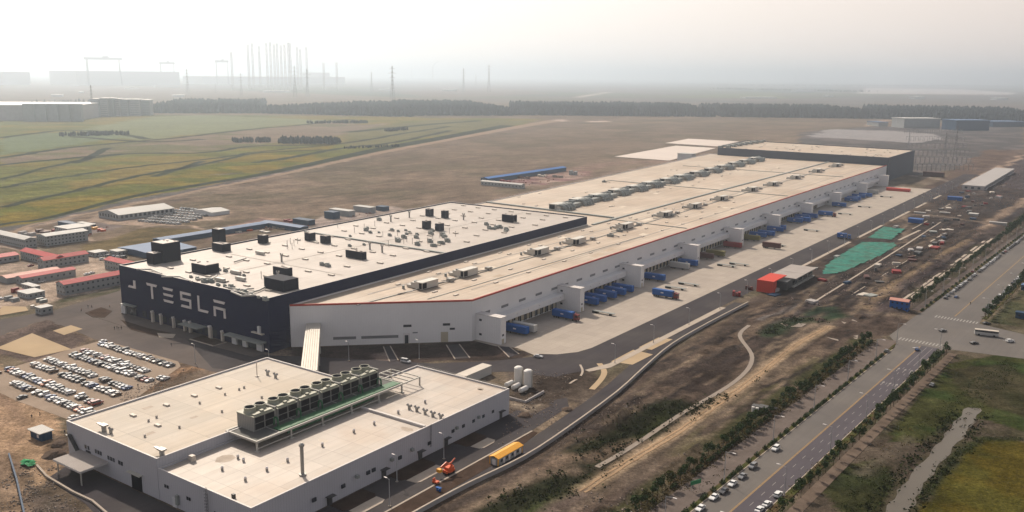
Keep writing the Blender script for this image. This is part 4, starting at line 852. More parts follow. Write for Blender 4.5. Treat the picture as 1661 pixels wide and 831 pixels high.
# odd equipment on the roof
for i, (x, y, lb) in enumerate(((1088, 351, 'pale roof kiosk alone in the empty middle of the long roof'), (980, 296, 'pale grey pipe bundle near the left edge of the long roof'), (990, 384, 'pale box with grey fan beside the fourth white air unit'), (1005, 376, 'small low pipe rack before the fifth white air unit'))):
    s_, t = ST(x, y, zB); u = thing('roof_equipment', lb, 'roof equipment', s_, t, zB); MB(M['duct']).box(-2, 2, -1.4, 1.4, 0, 1.8).build('housing', u); MB(M['metal']).cyl(0, 0, 1.8, 2.8, .8, n=8).tube([(2, 0, 1), (5, 0, 1), (6, 2, .3)], .35).build('vent', u)

# ================================================================== dark block at the far end, pads' hut
fc = thing('factory_building', 'slate grey block closing the far end of the long white hall', 'factory', -512, 1236)
zC = 30
pc = [(0, 0), (237.5, -9), (236, 150), (-24, 175)]
mb = MB(M['far_dark']); ic = shell(mb, pc, 0, zC + 1, .6, zC - .3); mb.build('wall', fc); rC = MB(M['roof_b']).prism(ic, zC - .5, zC).build('roof', fc)
u0 = None
for k in range(14):
    l = (2 + (k % 2) * 7, 6 + k * 11.2, zC)
    if u0 is None: u0 = MB(M['duct']).box(-3, 3, -3, 3, 0, 3).tube([(2, -2, 3), (5, 0, 4), (8, 0, 2)], 1.1, 8).build('roof_unit', rC, l)
    else: inst(u0, l, rC)
for k in range(40):
    inst(sko, (random.uniform(30, 225), random.uniform(6, 140), zC), rC, scale=(1.6, 1.6, 1.3))
s_, t = ST(1112, 262, 0); hut = thing('pump_house', 'small pale block on the concrete pad behind the long hall', 'building', s_ - 12, t - 5); MB(M['whitewall']).box(0, 24, 0, 16, 0, 12).build('wall', hut); MB(M['paleroof']).box(-.5, 24.5, -.5, 16.5, 12.01, 12.6).build('roof', hut); MB(M['glass']).box(24.01, 24.1, 3, 8, 1, 7).build('door', hut)

# ================================================================== the near grey utility building
fd = thing('utility_building', 'near grey clad building with cream roof carrying the cooling towers', 'building', -290, 147.5)
zh, zl = 13.0, 10.0
def relD(s, t): return (s + 290, t - 147.5)
hp = [relD(*p) for p in ((-289.5, 147.5), (-237.5, 147.5), (-237.5, 234.3), (-291, 234.3))]
lp = [relD(*p) for p in ((-237.45, 147.6), (-193.2, 147.6), (-192.4, 270.8), (-240, 270.8), (-240, 234.5), (-237.45, 234.5))]
mb = MB(M['grey_clad']); ih = shell(mb, hp, 0, zh + .5, .5, zh - .3); wallD = mb.build('wall', fd)
mb = MB(M['grey_clad']); il = shell(mb, lp, 0, zl + .5, .5, zl - .3); wallD2 = mb.build('wall', fd)
rD = MB(M['roof_d']).prism(ih, zh - .4, zh).build('roof', fd); rD2 = MB(M['roof_dl']).prism(il, zl - .4, zl).build('roof', fd)
cp = MB(M['parapet'])
for q, ii, z in ((hp, ih, zh), (lp, il, zl)):
    for i in range(len(q)):
        j = (i + 1) % len(q); cp.prism([q[i], q[j], ii[j], ii[i]], z + .5, z + .62)
cp.build('parapet', fd)
def railing(mbx, pts, z, h=1.1, post=3):
    for a, b in zip(pts, pts[1:]):
        a, b = Vector(a), Vector(b); L = (b - a).length; k = max(1, int(L / post))
        for hh in (h, h * .5): mbx.tube([(a.x, a.y, z + hh), (b.x, b.y, z + hh)], .05, 4)
        for i in range(k + 1): p = a.lerp(b, i / k); mbx.tube([(p.x, p.y, z), (p.x, p.y, z + h)], .05, 4)
# raised upstand across the low roof and back parapet rail
part_box(rD2, 'roof_upstand', M['parapet'], *(lambda a, b: (a[0], b[0], a[1], a[1] + .9))(relD(-224, 221.6), relD(-193.5, 221.6)), zl, zl + .9)
rl = MB(M['steel']); railing(rl, [relD(-239.2, 270), relD(-193, 270)], zl + .6, .9, 6); rl.build('railing', rD2)
def dots(L, z, parent, mk_, name, rel, **k):
    first = None
    for x, y in L:
        s_, t = ST(x, y, z); l = (*rel(s_, t), z)
        if first is None: first = mk_.build(name, parent, l)
        else: inst(first, l, parent, **k)
dots([(216, 675), (256, 691), (270, 658), (315, 643), (355, 630)], zh, rD, MB(M['curb']).box(-1.3, 1.3, -.6, .6, 0, .6), 'rooflight', relD)
vd = MB(M['metal'], M['curb']).cyl(0, 0, 0, .55, .38, n=8).use(1).cyl(0, 0, .55, .95, .5, .25, n=8)
dots([(241, 684), (254, 678), (291, 694.5), (235, 709), (324, 655), (360, 669), (365, 641), (388, 633), (396, 630), (424.6, 646)], zh, rD, vd, 'roof_vent', relD)
vl = MB(M['metal'], M['letter']).cyl(0, 0, 0, .8, .42, n=8).use(1).cyl(0, 0, .8, 1.15, .46, n=10).cyl(0, 0, 1.15, 1.4, .46, .15, n=10)
dots([(360.5, 763), (398, 780), (386, 744), (395, 749), (433, 764), (466.5, 749), (523, 724), (574, 702), (607, 689), (646, 671), (689.5, 654)], zl, rD2, vl, 'roof_vent', relD)
yv = MB(M['metal']).cyl(0, 0, 0, .8, .4, n=8).add([], []) or MB(M['metal'])
yv = MB(M['metal']); yv.cyl(0, 0, 0, 1.0, .55, n=8).tube([(0, 0, .8), (-.6, .1, 1.3), (-1.1, .1, 1.7)], [.4, .4, .5]).tube([(0, 0, .8), (.6, -.1, 1.3), (1.1, -.1, 1.7)], [.4, .4, .5])
dots([(664, 664), (676, 667), (689.5, 671.5), (702, 675.5), (715, 679.5)], zl, rD2, yv, 'forked_vent', relD)
dots([(434, 608), (447, 613), (180, 703)], zh, rD, yv, 'forked_vent', relD)
ex = MB(M['metal']).cyl(0, 0, 0, 2.0, .8, n=10).box(-1.4, 1.4, -.9, .9, 2.0, 2.5).box(-3.6, -1.4, -.5, .5, 2.0, 2.3); dots([(169, 700), (263, 740)], zh, rD, ex, 'exhaust', relD)
dots([(417, 611)], zh, rD, MB(M['curb']).cyl(0, 0, 0, .3, .8, n=8).cyl(0, 0, .3, 6, .18, n=8), 'lightning_mast', relD)
dots([(312, 748)], zl, rD2, MB(M['curb']).box(-.9, .9, -.7, .7, 0, 1.9).box(-5, -.9, -.12, .12, .2, .5), 'condenser', relD)
dots([(379, 808)], zl, rD2, MB(M['dkmetal']).box(-.5, .5, -.4, .4, 0, 1.3), 'roof_cabinet', relD)
s_, t = ST(491, 771, zl)
ch = MB(M['metal']).cyl(0, 0, 0, .5, 1.1, n=14).cyl(0, 0, .5, 9.4, .55, n=14).cyl(0, 0, 9.4, 10.0, .85, n=14).cyl(0, 0, 10.0, 10.5, .85, .25, n=14).build('chimney', rD2, (*relD(s_, t), zl))
sk2 = MB(mat('rust_stain', (.34, .235, .15), .8, .3, .5)).prism([(x * 4.4 * (1 + .2 * math.sin(3 * k)), y * 3.0) for k, (x, y) in enumerate([(math.cos(i * .7), math.sin(i * .7)) for i in range(9)])], 0, .012)
pt = mat('roof_patch', (.35, .29, .235), .7, .15, .3); pt2 = mat('roof_patch_pale', (.50, .44, .37), .7, .08, .3)
for k in range(16):
    x_ = random.uniform(55, 93); y_ = random.uniform(3, 118); w2, d2 = random.uniform(.8, 3.2), random.uniform(.8, 3.6)
    if not (x_ < 74 and 20 < y_ < 104): MB((pt, pt2)[k % 2]).prism([(x_ + w2 * math.cos(j * .9) * random.uniform(.7, 1.1), y_ + d2 * math.sin(j * .9) * random.uniform(.7, 1.1)) for j in range(7)], zl, zl + .015).build('roof_stain', rD2)
for k in range(10):
    x_ = random.uniform(4, 46); y_ = random.uniform(3, 82); MB((pt2, pt)[k % 3 == 0]).box(x_, x_ + random.uniform(.8, 2.5), y_, y_ + random.uniform(1, 4), zh, zh + .015).build('roof_patch', rD)
# walls of the near building
FR = (Vector((.5, 0)), Vector((1, 0)), Vector((0, -1)))
def fw(u0, u1, z0, z1, pr, name, m, parent=None): return MB(m).box(u0, u1, -pr, .05, z0, z1).build(name, parent or fd)
for u in (11.2, 12.9, 17.4, 18.9, 20.3, 24.8, 26.3, 27.8, 31.0, 32.4): fw(u, u + 1.0, 6.4 - (u > 22) * .3, 7.7 - (u > 22) * .3, .12, 'window', M['glass'])
fw(11.6, 14.6, 4.0, 6.0, .1, 'window', M['glass'])
cn_ = fw(8.5, 25, 4.55, 5.2, 9.6, 'entrance_canopy', M['parapet']); 
for u in (10, 24): part_box(cn_, 'canopy_post', M['steel'], u, u + .35, -9.2, -8.85, 0, 4.54)
fw(8.6, 24.9, 5.21, 5.26, 9.5, 'canopy_deck', M['brownstone'], cn_)
fw(38.2, 43.6, 0, 5.6, .25, 'gate_opening', M['louvre']); fw(37.4, 44.4, 5.61, 5.9, 1.4, 'gate_hood', M['steel'])
for u, z in ((55.8, 5.2), (57.0, 5.2), (66.8, 4.4), (67.9, 4.4), (80, 3.6)): fw(u, u + .8, z, z + 1.0, .1, 'window', M['glass'])
fw(59.6, 61.6, 0, 3.2, .15, 'door', M['whitewall']); fw(61.9, 63.0, 1.5, 4.6, .7, 'wall_unit', M['duct'])
ld = MB(M['dkmetal'])
for x in (77.1, 77.8): ld.tube([(x, -.5, 0), (x, -.5, zl + 1.6)], .07, 4)
for z in np.arange(.5, zl + 1, .5): ld.tube([(77.1, -.5, z), (77.8, -.5, z)], .05, 4)
for z in np.arange(2.5, zl + 1.5, 1): ld.tube([(77.1, -.5, z), (77.0, -1.0, z), (77.45, -1.3, z), (77.9, -1.0, z), (77.8, -.5, z)], .05, 4)
ld.build('ladder', fd)
sr = MB(M['dkmetal'])
sr.add([(3.4, -1.4, 9.4), (3.4, -.1, 9.4), (11.0, -.1, 1.6), (11.0, -1.4, 1.6), (3.4, -1.4, 9.0), (3.4, -.1, 9.0), (11.0, -.1, 1.2), (11.0, -1.4, 1.2)], [(0, 1, 2, 3), (7, 6, 5, 4), (0, 3, 7, 4), (1, 5, 6, 2), (0, 4, 5, 1), (3, 2, 6, 7)])
sr.box(2.0, 3.4, -1.6, -.06, 9.1, 9.4).tube([(2, -1.5, 10.5), (3.4, -1.5, 10.5), (11, -1.5, 2.7)], .07, 4); 
for k in range(8): sr.tube([(3.4 + k * 1.08, -1.5, 9.4 - k * 1.11), (3.4 + k * 1.08, -1.5, 10.5 - k * 1.11)], .05, 4)
sr.build('outside_stair', fd)
rwx = 97.45
def rw(v0, v1, z0, z1, pr, name, m): return MB(m).box(rwx - .3, rwx + pr, v0, v1, z0, z1).build(name, fd)
for v, z in ((6, 3.4), (22, 3.6), (34, 3.4), (45, 3.8), (47.5, 3.8), (60, 3.6), (75, 3.6), (88, 3.8), (94, 3.8), (100, 3.8), (106, 3.8), (112, 3.8)): rw(v, v + 1.5, z, z + 1.2, .12, 'window', M['glass'])
for v in (10, 28, 52, 70, 84, 117):
    rw(v, v + 1.8, 0, 3, .15, 'door', M['dkmetal']); rw(v - .6, v + 2.4, 3.02, 3.2, 1.5, 'door_hood', M['dkmetal'])
for v in (8, 40, 56, 66, 90, 103): rw(v, v + 1.0, 4.6, 5.6, .9, 'wall_unit', M['duct'])
ld2 = MB(M['dkmetal'])
for x in (75.6, 76.3): ld2.tube([(rwx + .6, x, 3), (rwx + .6, x, zl + 1.4)], .07, 4)
for z in np.arange(3, zl + 1, .5): ld2.tube([(rwx + .6, 75.6, z), (rwx + .6, 76.3, z)], .05, 4)
ld2.build('ladder', fd)

# platform and cooling towers standing on this roof
pf = thing('equipment_platform', 'pale steel platform with green grating under the cooling towers', 'platform', -239.3, 174.2, zl)
PL = 69.5
mb = MB(M['steel'])
for a in ((0, .5, 0, PL), (15.4, 15.9, 0, PL)): mb.box(*a, 3.0, 3.7)
for y in (0, PL - .4): mb.box(.5, 15.4, y, y + .4, 3.0, 3.7)
for y in np.arange(10, 67, 10): mb.box(.5, 15.4, y, y + .3, 3.0, 3.5)
mb.build('beam_frame', pf)
for y in (0, 14.2, 28.2, 42.2, 56.2, 69): MB(M['steel']).box(15.4, 15.9, y, y + .5, .3, 3.0).box(15.0, 16.3, y - .4, y + .9, 0, .3).build('leg', pf); 
mb = MB(M['steel'])
for a, b in ((.6, 14), (14.8, 28), (28.8, 42), (42.8, 56)): mb.box(15.5, 15.8, a, b, .9, 1.2)
mb.build('brace', pf)
MB(mat('grating_grey', (.09, .09, .085), .7, .1, .3)).box(.5, 11.2, .4, PL - .5, 3.3, 3.45).box(11.2, 15.4, .4, 10.5, 3.3, 3.45).build('grating', pf)
MB(M['green']).box(11.4, 15.2, 10.6, PL - .6, 3.5, 3.9).build('green_deck', pf)
MB(M['green']).box(13.4, 13.6, 14.6, 56, .9, 2.9).build('green_screen', pf)
gy = MB(M['steel'])
for x in (0, 15.4): gy.box(x, x + .45, PL + .4, PL + 10.4, 3.2, 3.65).box(x, x + .45, PL + 9.9, PL + 10.35, .01, 3.2)
for y in np.arange(PL + 1, PL + 10.4, 3.1): gy.box(.45, 15.4, y, y + .35, 3.25, 3.6)
gy.build('open_frame', pf)
ct0 = None
for i in range(6):
    lb = f'cooling tower with dark louvres and two fans, {ordn(i + 1)} from the left end'
    loc = XY(-239.4, 179.2 + i * 9.95, zl + 3.46)
    if ct0 is None:
        ct0 = thing('cooling_tower', lb, 'cooling tower', -239.4, 179.2, zl + 3.46, 0, 'cooling towers on the roof platform')
        MB(M['ct']).box(0, 8.6, 0, 8.9, 0, 4.9).build('casing', ct0)
        MB(M['shroud']).box(-.15, 8.75, -.1, 9.0, 4.9, 5.2).build('top_deck', ct0)
        lv = None
        for y in (.5, 4.8):
            for z in (.5, 2.75):
                if lv is None: lv = MB(M['louvre']).box(8.61, 8.72, 0, 3.7, 0, 1.95).build('louvre', ct0, (0, y, z))
                else: inst(lv, (0, y, z), ct0)
        for y in (2.3, 6.6):
            sh = MB(M['shroud']); n = 20
            for z0, z1, r0, r1 in ((0, 1.0, 2.15, 1.85), (1.0, 1.9, 1.85, 1.95)): sh.cyl(0, 0, z0, z1, r0, r1, n=n, cap=False)
            sh.cyl(0, 0, 1.9, 1.9001, 1.95, 1.72, n=n, cap=False); sh.cyl(0, 0, 1.3, 1.9, 1.70, 1.72, n=n, cap=False)
            so = sh.build('fan_shroud', ct0, (3.8, y, 5.2))
            fn = MB(M['fan']).cyl(0, 0, 1.6, 1.65, 1.70, n=n); fn.cyl(0, 0, 1.65, 1.85, .35, n=8)
            for k in range(6):
                a = k * math.pi / 3; u = Vector((math.cos(a), math.sin(a))); v = Vector((-u.y, u.x)); fn.prism([tuple(u * .3 + v * .1), tuple(u * 1.6 + v * .35), tuple(u * 1.6 - v * .3), tuple(u * .3 - v * .1)], 1.68, 1.74)
            fn.build('fan', so)
        MB(M['shroud']).box(6.6, 8.2, .6, 8.4, 5.2, 5.7).box(6.9, 7.9, 3.8, 5.0, 5.7, 6.3).build('gearbox', ct0)
        MB(M['green']).tube([(9.2, 7.8, .3), (9.4, 7.8, 2.4), (9.9, 7.8, 3.1), (10.6, 7.8, 3.1), (11.2, 7.8, 2.4), (11.4, 7.8, .1)], .33, 8).build('green_pipe', ct0)
        MB(M['ct']).box(.3, 8.3, 8.95, 9.85, 0, 5.9).build('pier', ct0)
    else: copy_thing(ct0, loc, label=lb)
# white ribbed pipe bridge from the white hall to this roof
a = Vector((-320.2, 286.6)); b = Vector((-267.6, 236.2)); d = (b - a); L = d.length; ang = math.atan2(d.y, d.x)
pb = thing('pipe_bridge', 'covered pipe bridge of pale ribbed sheet between white wall and near roof', 'pipe bridge', a.x, a.y, 0, ang)
mb = MB(mat('bridge_sheet', (.56, .51, .43), .5, .08, .1))
for k in range(7): mb.box(.3, L, -3.4 + k * .97, -3.4 + k * .97 + .80, 11.0, 11.9)
mb.box(.3, L, -3.45, 3.4, 10.4, 11.3); mb.build('cover', pb)
mb = MB(M['steel'])
for x in (12, 30, 48, 62):
    for y in (-3, 3): mb.box(x, x + .5, y - .25, y + .25, 0, 10.4)
    mb.box(x, x + .5, -2.7, 2.7, 8.6, 9.1)
mb.build('trestle', pb)

# ================================================================== small buildings
def block(name, label, cat, b, wall, roof, kind='gable_t', win=(2.2, 3.6, 1.3, .9), rh=1.2, group=None, doors=0):
    """b = s0,s1,t0,t1,z0,z1 ; win = storey height, pitch, width, height"""
    s0, s1, t0, t1, z0, z1 = b; w_, d_, h = s1 - s0, t1 - t0, z1 - z0
    o = thing(name, label, cat, s0, t0, z0, group=group)
    MB(wall).box(0, w_, 0, d_, 0, h).build('wall', o)
    if kind == 'flat': MB(roof).box(-.3, w_ + .3, -.3, d_ + .3, h + .005, h + .3).build('roof', o)
    elif kind == 'gable_t': mb = MB(roof).gable(0, w_, 0, d_, h + .01, rh, 'y'); mb.k = 0; mb.build('roof', o); MB(wall).add([], [])
    else: MB(roof).gable(0, w_, 0, d_, h + .01, rh, 'x').build('roof', o)
    if kind.startswith('gable'):
        g = MB(wall)
        if kind == 'gable_t':
            for y in (.05, d_ - .05): g.add([(0, y, h), (w_, y, h), (w_ / 2, y, h + rh)], [(0, 1, 2)])
        else:
            for x in (.05, w_ - .05): g.add([(x, 0, h), (x, d_, h), (x, d_ / 2, h + rh)], [(0, 1, 2)])
        g.build('gable_end', o)
    if win:
        sh, pit, ww, wh = win; fl = max(1, int(round(h / sh))); sh = h / fl; n = 0; wx = wy = None
        for f in range(fl):
            z = f * sh + sh * .38
            for y in np.arange(pit * .4, d_ - ww, pit):
                if n > 90: break
                n += 1
                if wx is None: wx = MB(M['glass']).box(0, .06, 0, ww, 0, wh).build('window', o, (w_, y, z))
                else: inst(wx, (w_, y, z), o)
            for x in np.arange(pit * .4, w_ - ww, pit):
                if n > 96: break
                n += 1
                if wy is None: wy = MB(M['glass']).box(0, ww, -.06, 0, 0, wh).build('window', o, (x, 0, z))
                else: inst(wy, (x, 0, z), o)
    return o
RB = 'red roofed site dormitories'
block('dormitory', 'long red roofed block running left at the back of the dormitory yard', 'dormitory', (-641, -596, 305.5, 314, 0, 5.6), M['cabin'], M['redroof'], 'gable_s', rh=1.8, win=(2.8, 3.2, 1.2, 1.1), group=RB)
block('dormitory', 'short red roofed wing joined at the corner of the back dormitory block', 'dormitory', (-603, -594.5, 298, 329, 0, 5.6), M['cabin'], M['redroof'], 'gable_t', rh=1.8, win=(2.8, 3.2, 1.2, 1.1), group=RB)
block('canteen', 'single storey shed with red roof behind a row of parked cars in the yard', 'shed', (-567, -559, 266, 300, 0, 4.2), M['cabin'], M['redroof'], 'gable_t', rh=1.2, win=(4, 4, 1.2, 1.2), group=RB)
block('canteen', 'shed with faded pink roof in the middle of the dormitory yard', 'shed', (-580, -570, 262, 296, 0, 3.4), M['cabin'], M['pinkroof'], 'gable_t', rh=1.0, win=None, group=RB)
block('dormitory', 'two storey red roofed block nearest the dark front of the factory', 'dormitory', (-522, -513, 267.5, 322, 0, 6.4), M['cabin'], M['redroof'], 'gable_t', rh=1.7, win=(3, 3.2, 1.2, 1.1), group=RB)
block('dormitory', 'red roofed block set crosswise close behind the nearest dormitory', 'dormitory', (-566, -522, 324, 332, 0, 5.8), M['cabin'], M['redroof'], 'gable_s', rh=1.7, win=(2.9, 3.2, 1.2, 1.1), group=RB)
block('dormitory', 'red roofed block cut by the left edge of the picture', 'dormitory', (-648, -636, 262, 302, 0, 4.0), M['cabin'], M['redroof'], 'gable_t', rh=1.4, win=(4, 3.2, 1.2, 1.1), group=RB)
GB = 'grey prefabricated offices'
block('site_office', 'three storey grey prefab office with rows of windows facing the dry field', 'office', (-686, -672, 340, 373, 0, 7.6), M['cabin'], M['paleroof'], 'gable_t', rh=1.2, win=(2.6, 2.8, 1.1, 1.0), group=GB)
block('site_office', 'grey prefab office at the far left edge beside the fields', 'office', (-740, -676, 326, 335, 0, 6.6), M['cabin'], M['paleroof'], 'gable_s', rh=1.2, win=(3.2, 2.8, 1.1, 1.0), group=GB)
for b, lb in (((-615, -605, 340, 349, 0, 3.1), 'white cabin left of the pair beside the parked vans'), ((-607, -597, 352, 361, 0, 3.1), 'white cabin right of the pair beside the parked vans'), ((-487, -481, 237, 243.5, 0, 3.6), 'small grey hut beside the street bend before the factory'),
              ((-590, -578, 247, 256, 0, 3.0), 'low cabin with sandy flat roof in front of the pink roofed shed'), ((-600, -585, 232, 240, 0, 3.2), 'grey cabin at the left edge below the dormitory yard'), ((-533, -521, 250, 260, 0, 3.0), 'low grey wall-like cabin below the nearest dormitory'),
              ((-552, -538, 262, 266, 0, 2.6), 'narrow white cabin in the yard beside the parked cars'), ((-720, -700, 372, 392, 0, 6), 'blue-grey tank-like block in the upper left storage yard')):
    block('site_cabin', lb, 'cabin', b, M['cabin'], M['paleroof'] if 'sandy' not in lb else M['pad'], 'flat', win=(3.2, 3.0, 1.1, 1.0))
block('warehouse', 'long shed with pale pitched roof at the edge of the green fields', 'warehouse', (-773.7, -741, 441, 497, 0, 5), M['cabin'], M['paleroof'], 'gable_t', rh=3.2, win=(5, 4.5, 2.4, 2.6))
block('shed', 'small white pitched tent hall beside the far small car park', 'shed', (-727, -700, 508, 528, 0, 3.2), M['whitewall'], M['paleroof'], 'gable_t', rh=1.6, win=None)
b0 = ST(60, 392, 0)
for i, (x, y, L_) in enumerate(((98, 366, 26), (125, 368, 18))):
    s_, t = ST(x, y); block('material_shelter', ('long blue', 'short white')[i] + ' topped shelter in the upper left storage yard', 'shelter', (s_ - 4, s_ + L_, t, t + 7, 0, 3), M['bluewall'], (M['bluewall'], M['paleroof'])[i], 'flat', win=None)
# blue roofed sheds behind the dark hall
block('blue_shed', 'broad low shed with dusty blue roof behind the factory corner', 'shed', (-609, -566, 360, 396, 0, 3.6), M['bluewall'], M['blueroof'], 'gable_t', rh=1.0, win=None)
block('blue_shed', 'narrow long blue roofed shed running away behind the tall plant room', 'shed', (-622, -611, 396.8, 500, 0, 3.6), M['bluewall'], M['blueroof'], 'gable_t', rh=.7, win=None)
block('blue_shed', 'blue roofed shed closing the far side of the storage yard', 'shed', (-622, -572, 501, 510, 0, 3.6), M['bluewall'], M['blueroof'], 'gable_s', rh=.7, win=None)
block('blue_shed', 'bright blue roofed shed standing out in the brown field', 'shed', (lambda a, b: (a[0] - 2, a[0] + 9, a[1], b[1], 0, 5))(ST(782, 296), ST(883, 275)), M['bluewall'], M['blueroof2'], 'gable_t', rh=1.5, win=None)
s_, t = ST(785, 299); block('site_office', 'low grey prefab row beside the bright blue field shed', 'office', (s_ + 2, s_ + 62, t - 9, t - 2, 0, 4.6), M['cabin'], M['paleroof'], 'gable_s', win=(4, 5, 1.4, 1.4))
for x, y, w_, h, mm, lb in ((541, 356, 12, 6, 'bluewall', 'deep blue container block behind the dark hall edge'), (566, 352, 26, 5, 'cabin', 'white prefab office behind the dark hall, left one'), (600, 346, 22, 5, 'cabin', 'white prefab office behind the dark hall, right one'), (622, 343, 10, 4, 'bluewall', 'small teal cabin at the end of the prefab offices'), (500, 366, 20, 4, 'bluewall', 'low blue stack at the storage yard corner')):
    s_, t = ST(x, y); block('site_cabin', lb, 'cabin', (s_ - w_, s_, t, t + 8, 0, h), M[mm], M['paleroof'] if mm == 'cabin' else M[mm], 'flat', win=None)
# red and grey gatehouse by the ring road
g = thing('gatehouse', 'red boxed and grey roofed shed beside the ring road', 'building', -189.5, 531)
MB(M['redbox']).box(0, .4, 0, 24, 0, 7).box(.4, 10.4, 0, .4, 0, 7).box(0, 10.5, 0, 24, 7.01, 7.5).box(10.0, 10.4, .4, 6, 0, 7).build('red_shell', g)
MB(M['dkmetal']).box(.41, 14, 14, 66, 0, 5.2).build('wall', g); MB(M['brownstone']).box(-1, 16.5, 24.1, 42, 5.4, 5.9).box(-1, 16.5, 42.3, 67, 5.4, 5.9).build('roof', g)
MB(M['glass']).box(14.01, 14.2, 26, 64, 1.4, 3.4).build('window', g); MB(M['steel']).box(14.2, 15.6, 24, 66, 0, .8).build('platform_edge', g)
for y in (30, 40, 50, 60): part_box(g, 'post', M['steel'], 15.6, 15.9, y, y + .3, 0, 5.39)
block('site_office', 'blue and purple cabin stack beside the highway crossing', 'office', (lambda a: (a[0] - 7, a[0] + 3, a[1], a[1] + 5, 0, 5.6))(ST(1463, 505)), M['tblue'], M['pinkroof'], 'gable_s', rh=1.0, win=(2.8, 2.6, 1, 1))
block('concrete_frame', 'low grey building with pale flat roof beside the ring road at the far right', 'building', (lambda a, b: (a[0] - 24, a[0], a[1], b[1], 0, 6))(ST(1596, 311), ST(1661, 282)), M['concb'], M['concb'], 'flat', win=(6, 7, 3, 2.4))
for i, (x, y, w_, d_, h, mm, lb) in enumerate(((1428, 368, 0, 0, 0, '', ''), (1495, 363, 12, 8, 3.5, 'tblue', 'grey-blue cabin on sandy plot right of the ring road'), (1559, 327, 14, 7, 4, 'tblue', 'dark blue container right of the ring road, near the pale roofed building'), (1632, 668 - 300, 14, 4, 3, 'concb', 'grey shed roof on dark soil near the far tree row'),
        (1585, 353, 8, 8, 3, 'concb', 'pale slab stack beside the dirt crossing'), (1500, 349, 10, 3, 2, 'concb', 'grey pipe stack along the dirt lane'), (1540, 349, 9, 3, 2, 'twhite', 'white pipe stack along the dirt lane'), (1475, 312, 26, 6, 3, 'redbox', 'red roofed cabin row near the far dark block'), (1530, 288, 26, 8, 6, 'tbrown', 'brown container stack on the far pale lane'), (1330, 300, 0, 0, 0, '', ''))):
    if w_: s_, t = ST(x, y); block('site_cabin', lb, 'cabin', (s_ - w_, s_, t, t + d_, 0, h), M[mm], M['paleroof'] if mm in ('concb',) else M[mm], 'flat', win=None)
for i, (x, y, w_, d_, h, mm, lb) in enumerate(((1605, 545, 16, 6, 3, 'twhite', ''), (1650, 470, 22, 8, 4, 'tblue', 'teal roofed container office right of the highway'), (1640, 515, 18, 5, 4, 'tblue', 'dark blue container row right of the crossing'), (1668, 530, 10, 5, 3.4, 'concb', 'grey cabin at the right edge by the crossing'))):
    if lb: s_, t = ST(x, y); block('site_cabin', lb, 'cabin', (s_ + 2, s_ + 2 + w_ * .6, t, t + d_ * .8, 0, h * .8), M['bluewall'], M['bluewall'] if i != 1 else M['blueroof'], 'flat', win=(2.8, 3.5, 1, 1))
# yellow site cabin beside the boundary wall
y_ = thing('site_cabin', 'bright yellow roofed cabin row beside the boundary wall', 'cabin', -171.2, 229.6)
MB(M['cabin']).box(.1, 3.7, .1, 14.3, 0, 2.6).build('wall', y_); MB(M['yellow']).gable(0, 3.8, 0, 14.4, 2.61, .7, 'y', .25).build('roof', y_)
MB(M['yellow']).box(.02, .4, -.02, .12, 0, 2.6).box(3.4, 3.78, -.02, .3, 0, 2.6).box(3.6, 3.78, 14.0, 14.4, 0, 2.6).box(0, .12, 0, .4, 0, 2.6).build('corner_post', y_)
for k in range(4): part_box(y_, 'window', M['glass'], 3.7, 3.76, 1.4 + k * 3.2, 2.6 + k * 3.2, 1.0, 2.0); part_box(y_, 'door', M['letter'], 3.7, 3.75, 3.0 + k * 3.2, 3.9 + k * 3.2, 0, 2.1)
part_box(y_, 'door', M['letter'], 1.2, 2.6, .03, .09, 0, 2.1)
# dark hut on the earth at the lower left, wall beside it
h_ = pbox(78, 722, 50, 92, 707); hu = thing('hut', 'dark blue open hut with pale roof on bare earth by the near building', 'hut', h_[0], h_[2])
MB(M['bluewall']).box(0, 7.5, 0, 4, 0, 3).build('wall', hu); MB(M['paleroof']).box(-.6, 8, -.8, 4.6, 3.01, 3.25).build('roof', hu); MB(M['letter']).box(4.6, 5.8, -.06, 0, 1, 2.2).build('window', hu)
L_ = [ST(*p) for p in ((15, 742), (28, 785), (40, 840))]; o = strip('site_wall', L_, .5, M['bluewall'], 1.6, 1.6); del o['kind']; tag(o, 'low dark blue site wall across the rubble at lower left', 'wall')
# container, silos and tanks
ct = thing('storage_container', 'long pale container beside the two white silos', 'container', -231.5, 285.5); MB(M['twhite']).box(0, 5, 0, 19.6, .2, 4).build('body', ct); MB(M['curb']).box(-.1, 5.1, -.1, 19.7, 4.01, 4.2).build('roof', ct); MB(M['dkmetal']).box(1.2, 3.8, -.06, 0, .3, 3).build('door', ct)
for i, (x, y) in enumerate(((841, 624), (856.5, 629.5))):
    s_, t = ST(x, y); so = thing('silo', ('left', 'right')[i] + ' one of two white upright gas tanks with domed tops', 'silo', s_, t)
    MB(M['silo']).cyl(0, 0, .8, 7.6, 1.9, n=20).cyl(0, 0, 7.6, 8.1, 1.9, 1.3, n=20).cyl(0, 0, 8.1, 8.3, 1.3, .3, n=20).build('tank', so); MB(M['dkmetal']).cyl(0, 0, 0, .8, 1.6, n=12).build('foot', so); MB(M['steel']).box(1.9, 2.1, -.3, .3, .5, 8.2).build('ladder', so)
for i, (x, y) in enumerate(((826, 628), (837, 632), (849, 637))):
    s_, t = ST(x, y); tk = thing('tank', ('leftmost', 'middle', 'rightmost')[i] + ' of three white lying tanks at the foot of the silos', 'tank', s_, t)
    o = MB(M['silo']).tube([(0, -2.6, 1.5), (0, -2.3, 1.5), (0, 2.3, 1.5), (0, 2.6, 1.5)], [.5, 1.05, 1.05, .5], 12).build('vessel', tk); MB(M['dkmetal']).box(-.9, .9, -1.8, -1.2, 0, .7).box(-.9, .9, 1.2, 1.8, 0, .7).build('saddle', tk)
